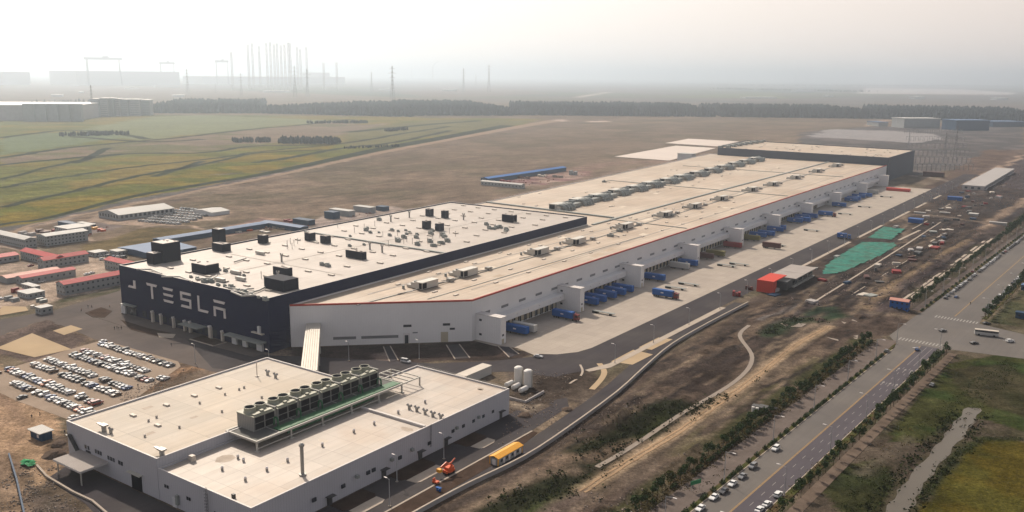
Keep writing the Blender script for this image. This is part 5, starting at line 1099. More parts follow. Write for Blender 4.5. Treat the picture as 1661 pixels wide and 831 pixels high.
bw = strip('site_wall', px([(826, 648), (852, 655), (882, 638)]), .6, M['concb'], 1.2, 1.2); del bw['kind']; tag(bw, 'low concrete kerb wall round the lying tanks', 'wall')

# ------------------------------------------------------------------ boundary wall, fences
def wall_line(name, label, cat, line, h, w_, m, post=None):
    root = thing(name, label, cat, *line[0]); o0 = Vector(line[0]); pts = [tuple(Vector(p) - o0) for p in line]
    rb = ribbon(pts, w_); n = len(pts); mb = MB(m)
    for i in range(n - 1): mb.prism([rb[i], rb[i + 1], rb[2 * n - 2 - i], rb[2 * n - 1 - i]], 0, h)
    mb.build('wall_panel', root); cp = MB(M['kerb']); rb = ribbon(pts, w_ + .25)
    for i in range(n - 1): cp.prism([rb[i], rb[i + 1], rb[2 * n - 2 - i], rb[2 * n - 1 - i]], h, h + .15)
    cp.build('coping', root); return root
wall_line('boundary_wall', 'long low grey boundary wall between the site road and the rough ground', 'wall', smooth_line(FL, 3), 1.5, .4, M['concb'])
wall_line('boundary_wall', 'short grey wall at the bottom left corner of the near building yard', 'wall', px([(60, 757), (76, 775), (118, 800), (150, 815), (185, 845)]), .6, .4, M['kerb'])
# ------------------------------------------------------------------ people
def colour_person(me, top, legs):
    me.materials.clear(); [me.materials.append(m) for m in (M['skin'], top, legs, M['tyre'])]
    for p in me.polygons:
        z = p.center.z; p.material_index = 0 if (1.56 < z < 1.72 and p.center.y > -.03) else (3 if z >= 1.56 else (1 if z > .93 else 2))
        p.use_smooth = True
def add_skin_layer(name, pose):
    import bmesh
    me = bpy.data.meshes.new(name); bm = bmesh.new(); sl = bm.verts.layers.skin.verify()
    v = [(0, 0, .95), (0, 0, 1.2), (0, 0, 1.45), (0, 0, 1.56), (0, .01, 1.70), (-.1, 0, .9), (-.12, .10 * pose, .5), (-.12, -.02, .05), (.1, 0, .9), (.12, -.12 * pose, .5), (.12, -.2 * pose, .05), (-.2, 0, 1.42), (-.27, -.08 * pose, 1.15), (-.28, .1 * pose, .9), (.2, 0, 1.42), (.27, .06 * pose, 1.15), (.28, .16, .92), (-.12, .14, .03), (.12, -.06, .03)]
    e = [(0, 1), (1, 2), (2, 3), (3, 4), (0, 5), (5, 6), (6, 7), (0, 8), (8, 9), (9, 10), (2, 11), (11, 12), (12, 13), (2, 14), (14, 15), (15, 16), (7, 17), (10, 18)]
    r = [.16, .15, .15, .06, .11, .1, .075, .05, .1, .075, .05, .07, .05, .04, .07, .05, .04, .04, .04]
    bv = [bm.verts.new(p) for p in v]
    for b, x in zip(bv, r): b[sl].radius = (x, x * .85)
    bv[0][sl].use_root = True
    for a, b in e: bm.edges.new((bv[a], bv[b]))
    bm.to_mesh(me); bm.free(); o = bpy.data.objects.new(name, me); C.objects.link(o); o.modifiers.new('skin', 'SKIN'); o.modifiers.new('sub', 'SUBSURF').levels = 1
    dg = bpy.context.evaluated_depsgraph_get(); dg.update(); nm = bpy.data.meshes.new_from_object(o.evaluated_get(dg)); bpy.data.objects.remove(o); return nm
pm1 = add_skin_layer('person', 1); colour_person(pm1, M['cloth'], M['cloth']); pm2 = pm1.copy(); colour_person(pm2, M['cloth2'], M['cloth'])
for i, (x, y, lb) in enumerate(((186, 535, 'person in dark clothes walking, leftmost of the four on the street before the letters'), (190, 534, 'person in dark clothes walking, second of the four on the street before the letters'), (193, 535.5, 'person in dark clothes walking, third of the four on the street before the letters'), (197, 535, 'person in dark clothes standing, rightmost of the four on the street before the letters'),
        (132, 505, 'person in orange top on the street bend, standing apart at its left side'), (143, 500, 'person in dark clothes on the street bend, left one of two together'), (149, 500, 'person in dark clothes on the street bend, right one of two together'), (278, 562, 'person standing alone in the shade edge beside the car park road'), (224, 629, 'person in dark clothes at the corner of the car park by the roof edge'),
        (65, 675, 'person standing on the earth below the car park, upper one'), (52, 681, 'person standing on the earth below the car park, lower one'), (178, 499, 'person in orange top by the planting bed before the factory corner'), (1574, 495, 'person crossing the highway beyond the zebra crossing'), (105, 705, 'person in dark clothes beside the left corner of the near building'))):
    p = P(x, y); o = bpy.data.objects.new('person', pm2 if 'orange' in lb else pm1); C.objects.link(o); o.location = (p.x, p.y, .06 + ground_h(p.x, p.y)); o.rotation_euler = (0, 0, i * 1.3); o.scale = (1.05,) * 3; tag(o, lb, 'person')

# ------------------------------------------------------------------ cars
CARC = dict(white=(.62, .62, .61), silver=(.33, .33, .335), grey=(.13, .13, .135), black=(.015, .015, .018), red=(.22, .015, .012), blue=(.02, .06, .18), brown=(.13, .08, .05), orange=(.45, .12, .03))
def paintm(c):
    m = mat('car_paint_' + c, CARC[c], .25, 0, spec=.6); m.node_tree.nodes['Principled BSDF'].inputs['Coat Weight'].default_value = .6; return m
carglass = mat('car_glass', (.02, .024, .03), .08, 0, spec=.8)
def car_mesh(kind, c, wheels=True):
    L, W_, H = dict(sedan=(4.45, 1.78, 1.42), suv=(4.5, 1.85, 1.68), van=(4.9, 1.85, 1.95))[kind]
    pr = dict(sedan=[(-.5, .32), (-.5, .62), (-.44, .70), (-.33, .72), (.20, .70), (.44, .60), (.5, .50), (.5, .30), (.45, .2), (-.45, .2)],
              suv=[(-.5, .34), (-.5, .66), (-.46, .72), (.22, .70), (.44, .63), (.5, .52), (.5, .32), (.45, .22), (-.45, .22)], van=[(-.5, .2), (-.5, .6), (.34, .58), (.48, .5), (.5, .3), (.46, .18), (-.46, .18)])[kind]
    cab = dict(sedan=((-.36, .16), (-.24, .05)), suv=((-.47, .20), (-.42, .07)), van=((-.495, .33), (-.48, .20)))[kind]
    b = MB(paintm(c), M['tyre']); zb = H * .98; P_ = [(x * L, z * H) for x, z in pr]; n = len(P_)
    vs = []
    for sgn in (-1, 1):
        for x, z in P_: vs.append((x, sgn * W_ / 2 * (1 if z < .62 * H else .93), z))
    b.add(vs, [(i, (i + 1) % n, n + (i + 1) % n, n + i) for i in range(n)] + [tuple(range(n))[::-1], tuple(range(n, 2 * n))])
    (x0, x1), (x2, x3) = cab; zt = H; zl_ = .70 * H if kind != 'van' else .58 * H; wt = W_ / 2 * .76
    b.add([(x * L, y * wt, z) for z in (zt - .07, zt) for x, y in ((x2 - .01, -1), (x3 + .01, -1), (x3 + .01, 1), (x2 - .01, 1))], [(0, 3, 2, 1), (4, 5, 6, 7), (0, 1, 5, 4), (1, 2, 6, 5), (2, 3, 7, 6), (3, 0, 4, 7)])
    xm = (x2 + x3) / 2 * L
    for y in (-1, 1): b.add([(xm - .06, y * (wt + .01), zt - .06), (xm + .06, y * (wt + .01), zt - .06), (xm + .06, y * W_ / 2 * .945, zl_), (xm - .06, y * W_ / 2 * .945, zl_)], [(0, 1, 2, 3)])
    g = MB(carglass); wb = W_ / 2 * .93
    g.add([(x0 * L, -wb, zl_), (x1 * L, -wb, zl_), (x1 * L, wb, zl_), (x0 * L, wb, zl_), (x2 * L, -wt, zt - .06), (x3 * L, -wt, zt - .06), (x3 * L, wt, zt - .06), (x2 * L, wt, zt - .06)], [(0, 1, 5, 4), (1, 2, 6, 5), (2, 3, 7, 6), (3, 0, 4, 7)])
    wh = MB(M['tyre']); r = .33
    wl = MB(M['tyre'], M['metal'])
    for k, (a0, a1, rr) in enumerate(((-.1, .1, r), (.101, .11, .2), (-.11, -.101, .2))):
        wl.use(0 if k == 0 else 1); A = [(rr * math.cos(i * math.pi / 6), rr * math.sin(i * math.pi / 6)) for i in range(12)]
        wl.add([(x, a0, z) for x, z in A] + [(x, a1, z) for x, z in A], [((i + 1) % 12, i, 12 + i, 12 + (i + 1) % 12) for i in range(12)] + [tuple(range(12)), tuple(range(12, 24))[::-1]])
    if wheels:
        b.use(1)
        for x in (-.31, .31):
            for y in (-1, 1):
                A = [(x * L + r * math.cos(i * math.pi / 4), .33 + r * math.sin(i * math.pi / 4)) for i in range(8)]; y0, y1 = y * (W_ / 2 - .2), y * (W_ / 2 + .015)
                b.add([(p, y0, z) for p, z in A] + [(p, y1, z) for p, z in A], [(i, (i + 1) % 8, 8 + (i + 1) % 8, 8 + i) for i in range(8)] + [tuple(range(8)), tuple(range(8, 16))])
    return b.mesh('car_body'), g.mesh('car_glasshouse'), wl.mesh('car_wheel'), (L, W_)
_cc = {}
def car(kind, c, loc, rz, label, group=None, parts=False, cat='car'):
    key = (kind, c, parts)
    if key not in _cc: _cc[key] = car_mesh(kind, c, not parts)
    b, g, wl, (L, W_) = _cc[key]; nm = {'sedan': 'parked_car', 'suv': 'parked_car', 'van': 'van'}[kind]
    o = bpy.data.objects.new(nm, b); C.objects.link(o); o.location = loc; o.rotation_euler = (0, 0, rz); o.scale = (.97,) * 3; tag(o, label, cat, group)
    q = bpy.data.objects.new('windows', g); C.objects.link(q); q.parent = o
    if parts:
        for x in (-.31, .31):
            for y in (-1, 1): w_ = bpy.data.objects.new('wheel', wl); C.objects.link(w_); w_.parent = o; w_.location = (x * L, y * (W_ / 2 - .09), .33)
        hl = MB(M['letter']).box(L * .47, L * .503, -W_ * .45, -W_ * .28, .45, .6).mesh('headlight')
        for y in (0, W_ * .73): w_ = bpy.data.objects.new('headlight', hl); C.objects.link(w_); w_.parent = o; w_.location = (0, y, 0)
    return o
UDIR = math.pi / 2 - BF       # heading along +t
def pick():
    return random.choices(['white', 'silver', 'grey', 'black', 'red', 'blue', 'brown', 'orange'], [30, 17, 16, 22, 6, 4, 5, 2])[0]
rows = [('A', 226.6, [(-403.5, -347.5)]), ('B', 215.4, [(-399.5, -387.5), (-384.5, -350)]), ('C', 209.2, [(-398, -385), (-382, -349), (-345.5, -337)]), ('D', 198.4, [(-401, -386), (-383.5, -351), (-347, -336)]),
        ('E', 191.3, [(-398, -384.5), (-382, -349), (-346, -330.5)]), ('F', 181.0, [(-400, -386.5), (-384, -349.5), (-343, -327.5)]), ('G', 173.6, [(-390, -388), (-380, -347.5), (-345, -320.5)])]
for ri, (nm, t, segs) in enumerate(rows):
    n = 0; tot = []
    for a, b in segs:
        for s_ in np.arange(a, b + .1, 2.62):
            if random.random() < .04: continue
            tot.append(s_)
    for s_ in tot:
        n += 1; c = pick(); k = random.choices(['sedan', 'suv', 'van'], [6, 4, .5])[0]
        car(k, c, XY(s_ + random.uniform(-.12, .12), t + random.uniform(-.35, .35), .065), UDIR + (math.pi if random.random() < .35 else 0) + random.uniform(-.03, .03),
            f'{c} {k}, {ordn(n)} from left, {ordn(ri + 1)} row of the near car park', 'cars in the near car park')
# one cluster seen below the main rows
for s_, t, c in ((-360.5, 166.9, 'black'), (-404.5, 172.5, 'blue'), (-323, 170.6 - 3, 'silver'), (-407, 229, 'white'), (-337.5, 214.6, 'silver'), (-334.9, 214.9, 'white'), (-399, 175, 'brown')):
    car('sedan', c, XY(s_, t, .065), UDIR + .1, f'{c} sedan standing apart ' + ('below the last row near the bottom of the car park' if t < 169 and s_ < -340 else 'at the left end below the sixth row' if s_ < -395 and t < 180 else 'at the top left corner of the car park' if t > 220 else 'at the right end of the car park, ' + ('by the roof' if t < 180 else f'the {c} one')))
# far small car park
n = 0
for ri, (p, q, k) in enumerate((((228, 359.5), (290, 364.5), 12), ((238, 355.8), (304, 361.3), 13), ((248, 352.2), (316, 358), 13), ((262, 349), (325, 354.8), 12), ((274, 345.8), (334, 351.5), 11), ((286, 342.6), (318, 345.5), 6), ((295, 339.5), (318, 341.5), 5))):
    (s0, t0), (s1, t1) = ST(*p), ST(*q)
    for i in range(k):
        f = i / (k - 1); c = random.choices(['white', 'silver', 'grey', 'black'], [8, 3, 1, 1])[0]
        car('van', c, XY(s0 + (s1 - s0) * f, t0 + (t1 - t0) * f, .03), UDIR, f'{c} car, {ordn(i + 1)} from left, {ordn(ri + 1)} row beside the long pale shed', 'cars in the far car park')
# cars by the dormitories and vans beside the white cabins
for i, (x, y, c) in enumerate(((68, 458, 'white'), (76, 455, 'white'), (83, 452.5, 'grey'), (98, 450.5, 'white'), (3, 486, 'white'), (50, 432, 'red'), (141, 446, 'white'), (149, 444, 'white'))):
    car('sedan', c, P(x, y, .04), UDIR + .2, f'{c} car in the dormitory yard, {ordn(i + 1)} of those standing there', 'cars among the dormitories')
for i in range(14):
    x = 166 + (i % 5) * 9 + random.uniform(-2, 2); y = 411 + (i // 5) * 5.5 + (i % 5) * .6; c = ['white', 'grey', 'blue', 'white', 'black'][i % 5]
    car('van' if i % 3 == 0 else 'suv', c, P(x, y, .04), UDIR + random.uniform(-.5, .5), f'{c} vehicle, {ordn(i % 5 + 1)} from left, {ordn(i // 5 + 1)} line behind the dark factory corner', 'vehicles by the factory corner')
# road cars
car('van', 'white', P(658, 588, .08), UDIR - math.pi / 2 + .1, 'white minivan on the road below the white chamfered wall', None, True, 'van')
car('sedan', 'silver', P(873, 580, .09), UDIR - math.pi / 2 + .3, 'silver car at the corner of the concrete truck yard', None, True)
HH = math.pi / 2 - HB
near = [(1134, 826, 'white', 'sedan', 'lowest of the parked line'), (1156, 808, 'white', 'sedan', 'second from the bottom of the parked line'), (1172, 798, 'black', 'sedan', 'third from the bottom of the parked line'), (1186, 786, 'white', 'sedan', 'fourth from the bottom of the parked line'), (1202, 774, 'grey', 'sedan', 'fifth from the bottom of the parked line'), (1219, 758, 'grey', 'suv', 'uppermost of the parked line')]
for x, y, c, k, lb in near: car(k, c, P(x + 2, y + 1, .06), HH + math.pi, f'{c} car at the left highway kerb, {lb}', 'cars at the left highway kerb', True)
car('suv', 'white', P(1258, 730, .06), HH + math.pi, 'white sport utility car driving alone on the left carriageway', None, True)
for i, (x, y) in enumerate(((1262, 805), (1244, 820), (1232, 829))): car('suv' if i == 0 else 'sedan', 'white', P(x, y, .06), HH, f'white car at the right kerb of the highway, {ordn(i + 1)} from the top', 'cars at the right highway kerb', True)
car('sedan', 'grey', P(1438, 571, .06), HH, 'dark grey car at the left side just before the crossing', None, True); car('sedan', 'blue', P(1487, 568, .065), HH + .2, 'blue car waiting before the zebra crossing', None, True)
car('sedan', 'black', P(1529, 538, .06), HH - .5, 'black car in the middle of the highway crossing', None, True)
car('sedan', 'black', P(1580, 558, .06), .2, 'long black car stopped on the side road below the bus', None, True); car('suv', 'white', P(1638, 555, .06), .3, 'white car on the side road near the right edge', None, True); car('sedan', 'black', P(1600, 526, .06), .1, 'black car just above the pale bus at the crossing', None, True)
car('sedan', 'blue', P(1551, 483, .06), HH, 'blue car turning out below the parked line beyond the crossing'); car('suv', 'red', P(1578, 442, .06), HH, 'small dark red car driving away beyond the crossing'); car('sedan', 'grey', P(1512, 626, .05), HH, 'dark car on the grass edge right of the highway')
n = 0
m_ = 292.0
while m_ < 1000 and n < 62:
    if random.random() > .12:
        n += 1; c = pick(); car(random.choice(['sedan', 'suv']), c, HW(-14.2 + random.uniform(-.3, .3), m_, .06), HH, f'{c} car, {ordn(n)} from the crossing in the left parked highway row', 'left parked row beyond the crossing')
    m_ += random.choice([5.4, 5.6, 6.2, 8])
n = 0; m_ = 292.0
while m_ < 520:
    if random.random() > .15:
        n += 1; c = pick(); car(random.choice(['sedan', 'suv']), c, HW(10.6 + random.uniform(-.3, .3), m_, .06), HH, f'{c} car, {ordn(n)} from the crossing in the right parked highway row', 'right parked row beyond the crossing')
    m_ += random.choice([5.6, 6, 7.5])
# pale bus at the crossing
bu = thing('coach', 'long cream roofed coach crossing the junction', 'bus', *ST(1600, 545), .05, BF - .42 - math.pi / 2 + 1.57)
MB(M['twhite']).box(-5.6, 5.4, -1.25, 1.25, .5, 2.0).build('body', bu); MB(carglass).box(-5.55, 5.35, -1.22, 1.22, 2.0, 2.85).build('windows', bu); MB(M['curb']).box(-5.6, 5.4, -1.25, 1.25, 2.85, 3.15).build('roof', bu)
def wheel_at(parent, x, y, r=.5, w_=.3):
    mbw = MB(M['tyre'], M['metal']); A = [(r * math.cos(i * math.pi / 7), r * math.sin(i * math.pi / 7)) for i in range(14)]
    mbw.add([(a, -w_ / 2, z) for a, z in A] + [(a, w_ / 2, z) for a, z in A], [((i + 1) % 14, i, 14 + i, 14 + (i + 1) % 14) for i in range(14)] + [tuple(range(14)), tuple(range(14, 28))[::-1]])
    return mbw.build('wheel', parent, (x, y, r))
for x in (-3.6, 3.4):
    for y in (-1.12, 1.12): wheel_at(bu, x, y)

# ------------------------------------------------------------------ trucks and trailers at the docks, nose towards +s
def trailer(label, color, s_front, t, L=14, cab=None, chassis=True, group='trailers backed up to the docks', face=0, z=.09, name='truck_trailer'):
    o = thing(name, label, 'truck' if cab else 'trailer', s_front, t, z, face, group)
    m = M[color]; MB(m).box(-L, 0, -1.6, 1.6, 1.15, 4.6).build('container', o)
    MB(M['letter'] if color == 'tblue' else m).box(-L * .5 - .9, -L * .5 + .9, -1.612, -1.6, 2.6, 3.3).build('side_panel_mark', o) if color == 'tblue' else None
    MB(M['dkmetal']).box(-L, .1, -1.2, 1.2, .75, 1.14).box(-L * .35, -L * .3, -1.1, 1.1, .05, .75).build('chassis', o)
    for x in (-L + 1.2, -L + 2.6, -L + 4.0):
        for y in (-1.15, 1.15): wheel_at(o, x, y)
    if cab:
        MB(M[cab]).box(.9, 3.3, -1.3, 1.3, .6, 3.6).box(.95, 1.6, -1.2, 1.2, 3.6, 4.0).build('cab', o); MB(carglass).box(3.3, 3.34, -1.15, 1.15, 2.1, 3.2).box(1.6, 3.0, -1.33, -1.3, 2.1, 3.1).box(1.6, 3.0, 1.3, 1.33, 2.1, 3.1).build('windscreen', o)
        MB(M['dkmetal']).box(.0, 3.2, -1.0, 1.0, .45, .8).build('tractor_frame', o)
        for x in (.2, 2.6):
            for y in (-1.15, 1.15): wheel_at(o, x, y)
    return o
TR = [('tblue', -246.9, 364), ('twhite', -245.6, 369.5), ('tblue', -248.5, 438), ('tblue', -248.2, 446.6), ('tblue', -248, 458.4), ('tblue', -247.3, 468.6), ('tblue', -247.4, 478.6), ('tblue', -245.6, 518.8), ('twhite', -248.2, 562), ('tblue', -248, 575),
      ('tbrown', -249, 605.5), ('tolive', -246.3, 620), ('tred', -249, 659.5), ('tolive', -248.9, 699.5), ('tblue', -250, 716.8), ('tblue', -247, 728.6), ('tblue', -248.3, 754), ('tblue', -250, 765),
      ('tblue', -250.8, 813), ('tblue', -246.5, 822.5), ('tblue', -248.6, 850), ('tblue', -252, 838), ('tblue', -248.5, 946), ('tblue', -249.3, 995), ('tblue', -250, 1008), ('tblue', -247.4, 1045), ('tblue', -251, 1030), ('twhite', -249.9, 1083)]
cn2 = {'tblue': 'blue', 'twhite': 'pale', 'tbrown': 'brown', 'tolive': 'olive', 'tred': 'red'}
seen = {}
for i, (c, sf, t) in enumerate(TR):
    bay = sum(1 for x in TW if x + 340 <= t); seen[(c, bay)] = seen.get((c, bay), 0) + 1
    trailer(f'{cn2[c]} trailer, {ordn(seen[(c, bay)])} {cn2[c]} one in the {ordn(bay)} dock bay from near', c, sf - .7, t)
trailer('blue container truck with dark red cab at the docks beside the second stair tower', 'tblue', -244.5, 403.5, 12.8, 'cabred', group=None, name='container_truck')
trailer('blue container truck with dark red cab standing out on the open truck yard', 'tblue', -222.5, 481.5, 13.2, 'cabred', group=None, name='container_truck')
trailer('blue truck with brown cab pulling out from the sixth dock bay', 'tblue', -242, 874, 13.5, 'cabred', group=None, name='container_truck')
trailer('dark brown container trailer parked away from the docks on the yard', 'tbrown', -224.8, 677, 14, group=None)
trailer('dark blue high truck driving on the ring road past the green netting', 'tblue', -196.8, 757, 7.5, 'tblue', group=None, face=.15, name='lorry')
# low concrete ramps and parked chassis on the yard
for s_, t in ((-238, 425), (-232, 505), (-230, 520), (-233, 590), (-228, 600), (-232, 690), (-232, 778), (-236, 896), (-234, 960), (-236, 1060)):
    o = solo(MB(M['duct'], M['tyre']).box(-7, 7, -1.1, 1.1, 1.0, 1.3).use(1).box(-6.6, -3.6, -1.2, 1.2, .0, 1.0).box(4, 5, -.9, .9, 0, 1.0), 'empty_chassis', 'empty low trailer chassis on the truck yard, ' + ordn([425, 505, 520, 590, 600, 690, 778, 896, 960, 1060].index(t) + 1) + ' from the near corner', 'trailer', s_, t, .09, 0, 'empty chassis on the truck yard')
# orange boom lift, cart, barrel
s_, t = ST(728, 768); bl = thing('boom_lift', 'orange boom lift folded beside the near building', 'lift', s_, t, .06, -.1)
MB(M['orange']).box(-1.1, 1.1, -1.8, 1.8, .6, 1.5).box(-.9, .9, -1.2, 1.6, 1.5, 2.4).build('chassis', bl)
MB(M['orange']).tube([(0, 1.6, 2.4), (0, -1.2, 4.2), (0, -3.6, 3.3)], .32, 6).tube([(.3, -3.4, 3.2), (.3, .9, 3.6), (.3, 2.6, 4.6)], .24, 6).build('boom', bl); MB(M['yellow']).box(-.8, .8, -5.0, -3.7, 1.9, 3.0).build('basket', bl)
for x in (-1, 1):
    for y in (-1.3, 1.3): q = wheel_at(bl, x, y, .45, .35); q.rotation_euler = (0, 0, math.pi / 2)
s_, t = ST(707, 785); ca = thing('trolley', 'low red site trolley on the kerb near the boom lift', 'trolley', s_, t, .1); MB(M['orange']).box(-1, 1, -.7, .7, .4, .9).box(-.9, -.7, -.6, .6, .9, 1.7).build('bed', ca); wheel_at(ca, -.6, -.7, .25, .15); wheel_at(ca, .6, -.7, .25, .15); wheel_at(ca, -.6, .7, .25, .15); wheel_at(ca, .6, .7, .25, .15)
s_, t = ST(712, 797); solo(MB(M['tblue']).cyl(-.6, 0, 0, 1.0, .38, n=12).cyl(.4, 0, 0, 1.0, .38, n=12).box(-1.1, .9, -.5, .5, 1.0, 1.15), 'barrel_set', 'two blue barrels under one lid on the brown verge', 'barrels', s_, t, .12)
# roadside machine wreck and green road sign by the tree row
s_, t = ST(1232, 668); wr = thing('site_trailer', 'dark site trailer with pale tanks beside the left tree row', 'trailer', s_, t, 0, 0); MB(M['dkmetal']).box(-3, 3, -1.4, 1.4, .5, 2.4).box(-1, 6, 1.8, 3.6, 1.6, 2.0).build('body', wr); MB(M['silo']).cyl(-2, -1.8, 0, 2.2, .7, n=10).cyl(-.4, -1.8, 0, 2.2, .7, n=10).build('tank', wr)
p = P(1128, 796); sg = thing('road_sign', 'green road sign board beside the cycle path', 'sign', *toST(p), 0, BF - HB + 1.2); MB(mat('sign_green', (.01, .16, .06), .5, .05)).box(-2.2, 2.2, -.06, .06, 2.2, 3.6).build('board', sg); MB(M['lamp']).cyl(-1.6, 0.12, 0, 3.4, .08, n=6).cyl(1.6, .12, 0, 3.4, .08, n=6).build('post', sg)

# ------------------------------------------------------------------ street lamps
def lamp_thing(h, arm, label, loc, rz, group):
    o = bpy.data.objects.new('street_lamp', None); C.objects.link(o); o.location = loc; o.rotation_euler = (0, 0, rz); tag(o, label, 'street lamp', group)
    mb = MB(M['lamp']).cyl(0, 0, 0, h, .17, .09, n=8); mb.build('post', o); MB(M['lamp']).tube([(0, 0, h - .2), (arm * .6, 0, h + .15), (arm, 0, h + .2)], .07, 5).build('arm', o)
    MB(M['letter']).box(arm - .3, arm + .9, -.2, .2, h + .08, h + .26).build('lamp_head', o); MB(M['kerb']).box(-.35, .35, -.35, .35, -.1, .3).build('base', o); return o
l0 = lamp_thing(10.6, 2.6, 'street lamp in the left highway verge, first from the bottom edge', HW(-10.4, -54, .05), -HB, 'lamps in the left highway verge')
for i, m_ in enumerate((-13.5, 27.8, 69.7, 111, 152, 187)): copy_thing(l0, HW(-10.4, m_, .05), label=f'street lamp in the left highway verge, {ordn(i + 2)} from the bottom edge')
for i, m_ in enumerate(range(272, 1000, 42)): copy_thing(l0, HW(-17.6, m_, .05), label=f'tall street lamp left of the highway, {ordn(i + 1)} beyond the crossing', group='lamps left of the highway beyond the crossing')
r0 = lamp_thing(10.0, 2.4, 'street lamp in the right highway verge, first from the bottom edge', HW(9.0, -52, .05), math.pi - HB, 'lamps in the right highway verge')
for i, m_ in enumerate((-11, 31.5, 73, 110, 150, 190)): copy_thing(r0, HW(9.0, m_, .05), label=f'street lamp in the right highway verge, {ordn(i + 2)} from the bottom edge')
for i, m_ in enumerate(range(276, 700, 42)): copy_thing(r0, HW(14.2, m_, .05), label=f'tall street lamp right of the highway, {ordn(i + 1)} beyond the crossing', group='lamps right of the highway beyond the crossing')
y0 = lamp_thing(9, 1.2, 'slim lamp post beside the factory ring road, first from the near corner', XY(-190.3, 352, .05), math.pi - BF, 'lamps along the ring road')
for i, t in enumerate(range(392, 1200, 42)): copy_thing(y0, XY(-190.6, t, .05), label=f'slim lamp post beside the factory ring road, {ordn(i + 2)} from the near corner')
for i, (x, y, lb) in enumerate(((566, 586, 'slim lamp post before the white wall, left one'), (680, 583, 'slim lamp post before the white wall, right one'), (317, 590, 'slim lamp post before the dark factory front, near the car park'), (437, 600, 'slim lamp post before the dark factory corner'), (720, 745, 'slim lamp post on the beds by the near grey wall, right one'), (644, 782, 'slim lamp post on the beds by the near grey wall, middle one'), (632, 822, 'slim lamp post on the beds by the near grey wall, left one'))):
    p = P(x, y); copy_thing(y0, (p.x, p.y, .05), label=lb, group='lamps round the near buildings')

# ------------------------------------------------------------------ trees and shrubs
def leaf_cloud(mb, cx, cy, cz, rx, rz, n, size, seed, lobes=5):
    r = random.Random(seed); L = [(cx + r.uniform(-.55, .55) * rx, cy + r.uniform(-.55, .55) * rx, cz + r.uniform(-.5, .5) * rz, r.uniform(.35, .6)) for _ in range(lobes)]
    for i in range(n):
        lx, ly, lz, k = L[i % lobes]; a = r.uniform(0, 6.283); u = r.uniform(-1, 1); q = r.uniform(.55, 1) ** .6; h = math.sqrt(1 - u * u)
        c = Vector((lx + rx * k * q * h * math.cos(a), ly + rx * k * q * h * math.sin(a), lz + rz * k * q * u))
        d = Vector((r.gauss(0, 1), r.gauss(0, 1), r.gauss(0, 1))).normalized(); e = d.orthogonal().normalized() * size * r.uniform(.6, 1.3); f = d.cross(e).normalized() * size * r.uniform(.4, .9)
        mb.add([tuple(c - e), tuple(c + f * .7), tuple(c + e), tuple(c - f)], [(0, 1, 2, 3)])
def tree_proto(kind, seed):
    r = random.Random(seed); tr = MB(M['bark']); cr_ = MB(M['leaf'] if kind != 'yellow' else M['leafy'])
    if kind == 'bush': pass
    H = dict(street=4.8, yellow=4.4, palm=5.4)[kind]
    tr.tube([(0, 0, 0), (r.uniform(-.1, .1), 0, H * .3), (r.uniform(-.2, .2), r.uniform(-.2, .2), H * .62)], [.14, .11, .07], 6)
    for k in range(4):
        a = k * 1.6 + r.random(); tr.tube([(0, 0, H * (.38 + .06 * k)), (math.cos(a) * .7, math.sin(a) * .7, H * (.6 + .06 * k))], [.06, .03], 4)
    leaf_cloud(cr_, 0, 0, H * .70, 1.5 if kind != 'palm' else 1.55, H * .36, 420, .26, seed, 6)
    return tr.mesh('trunk'), cr_.mesh('crown')
TP = {k: [tree_proto(k, s_ * 7 + 1) for s_ in range(4)] for k in ('street', 'yellow', 'palm')}
def tree(kind, loc, label, group, sc=1.0):
    tm, cm = random.choice(TP[kind]); o = bpy.data.objects.new('street_tree', None); C.objects.link(o); o.location = loc; o.rotation_euler = (0, 0, random.uniform(0, 6)); sc *= random.choice([.62, .8, .9, 1, 1.05, 1.1, 1.25]); o.scale = (sc, sc, sc * random.uniform(.9, 1.1)); tag(o, label, 'tree', group)
    for nme, me in (('trunk', tm), ('crown', cm)): q = bpy.data.objects.new(nme, me); C.objects.link(q); q.parent = o
    return o
n = 0
m_ = -62.0
while m_ < 186:
    n += 1; p = HW(-22.4 + random.uniform(-.5, .5), m_, 0); tree('yellow' if random.random() < .12 else 'street', p, f'small tree left of the highway before the crossing, {ordn(n)} from the bottom', 'left tree row before the crossing', 1.05); m_ += random.uniform(3.1, 4.2)
n = 0; m_ = 264.0
while m_ < 900:
    n += 1; p = HW(-25.2 - (m_ - 264) * .006 + random.uniform(-.7, .7), m_, 0); tree('street', p, f'small tree left of the highway beyond the crossing, {ordn(n)} from it', 'left tree row beyond the crossing', 1.15 + .3 * (m_ > 600)); m_ += random.uniform(4.2, 6.4)
n = 0; m_ = -70.0
while m_ < 188:
    n += 1; p = HW(12.4 + random.uniform(-.3, .3), m_, 0); tree('palm', HW(13.4, m_, 0), f'young tree right of the highway before the crossing, {ordn(n)} from the bottom', 'right tree row before the crossing', 1.0 if m_ < 60 else 1.1); m_ += random.uniform(6.4, 8.2) if m_ < 60 else random.uniform(4.4, 5.6)
n = 0; m_ = 268.0
while m_ < 640:
    n += 1; p = HW(14.6 + random.uniform(-.5, .8), m_, 0); tree('street', p, f'small tree right of the highway beyond the crossing, {ordn(n)} from it', 'right tree row beyond the crossing', 1.15); m_ += random.uniform(4.4, 5.8)
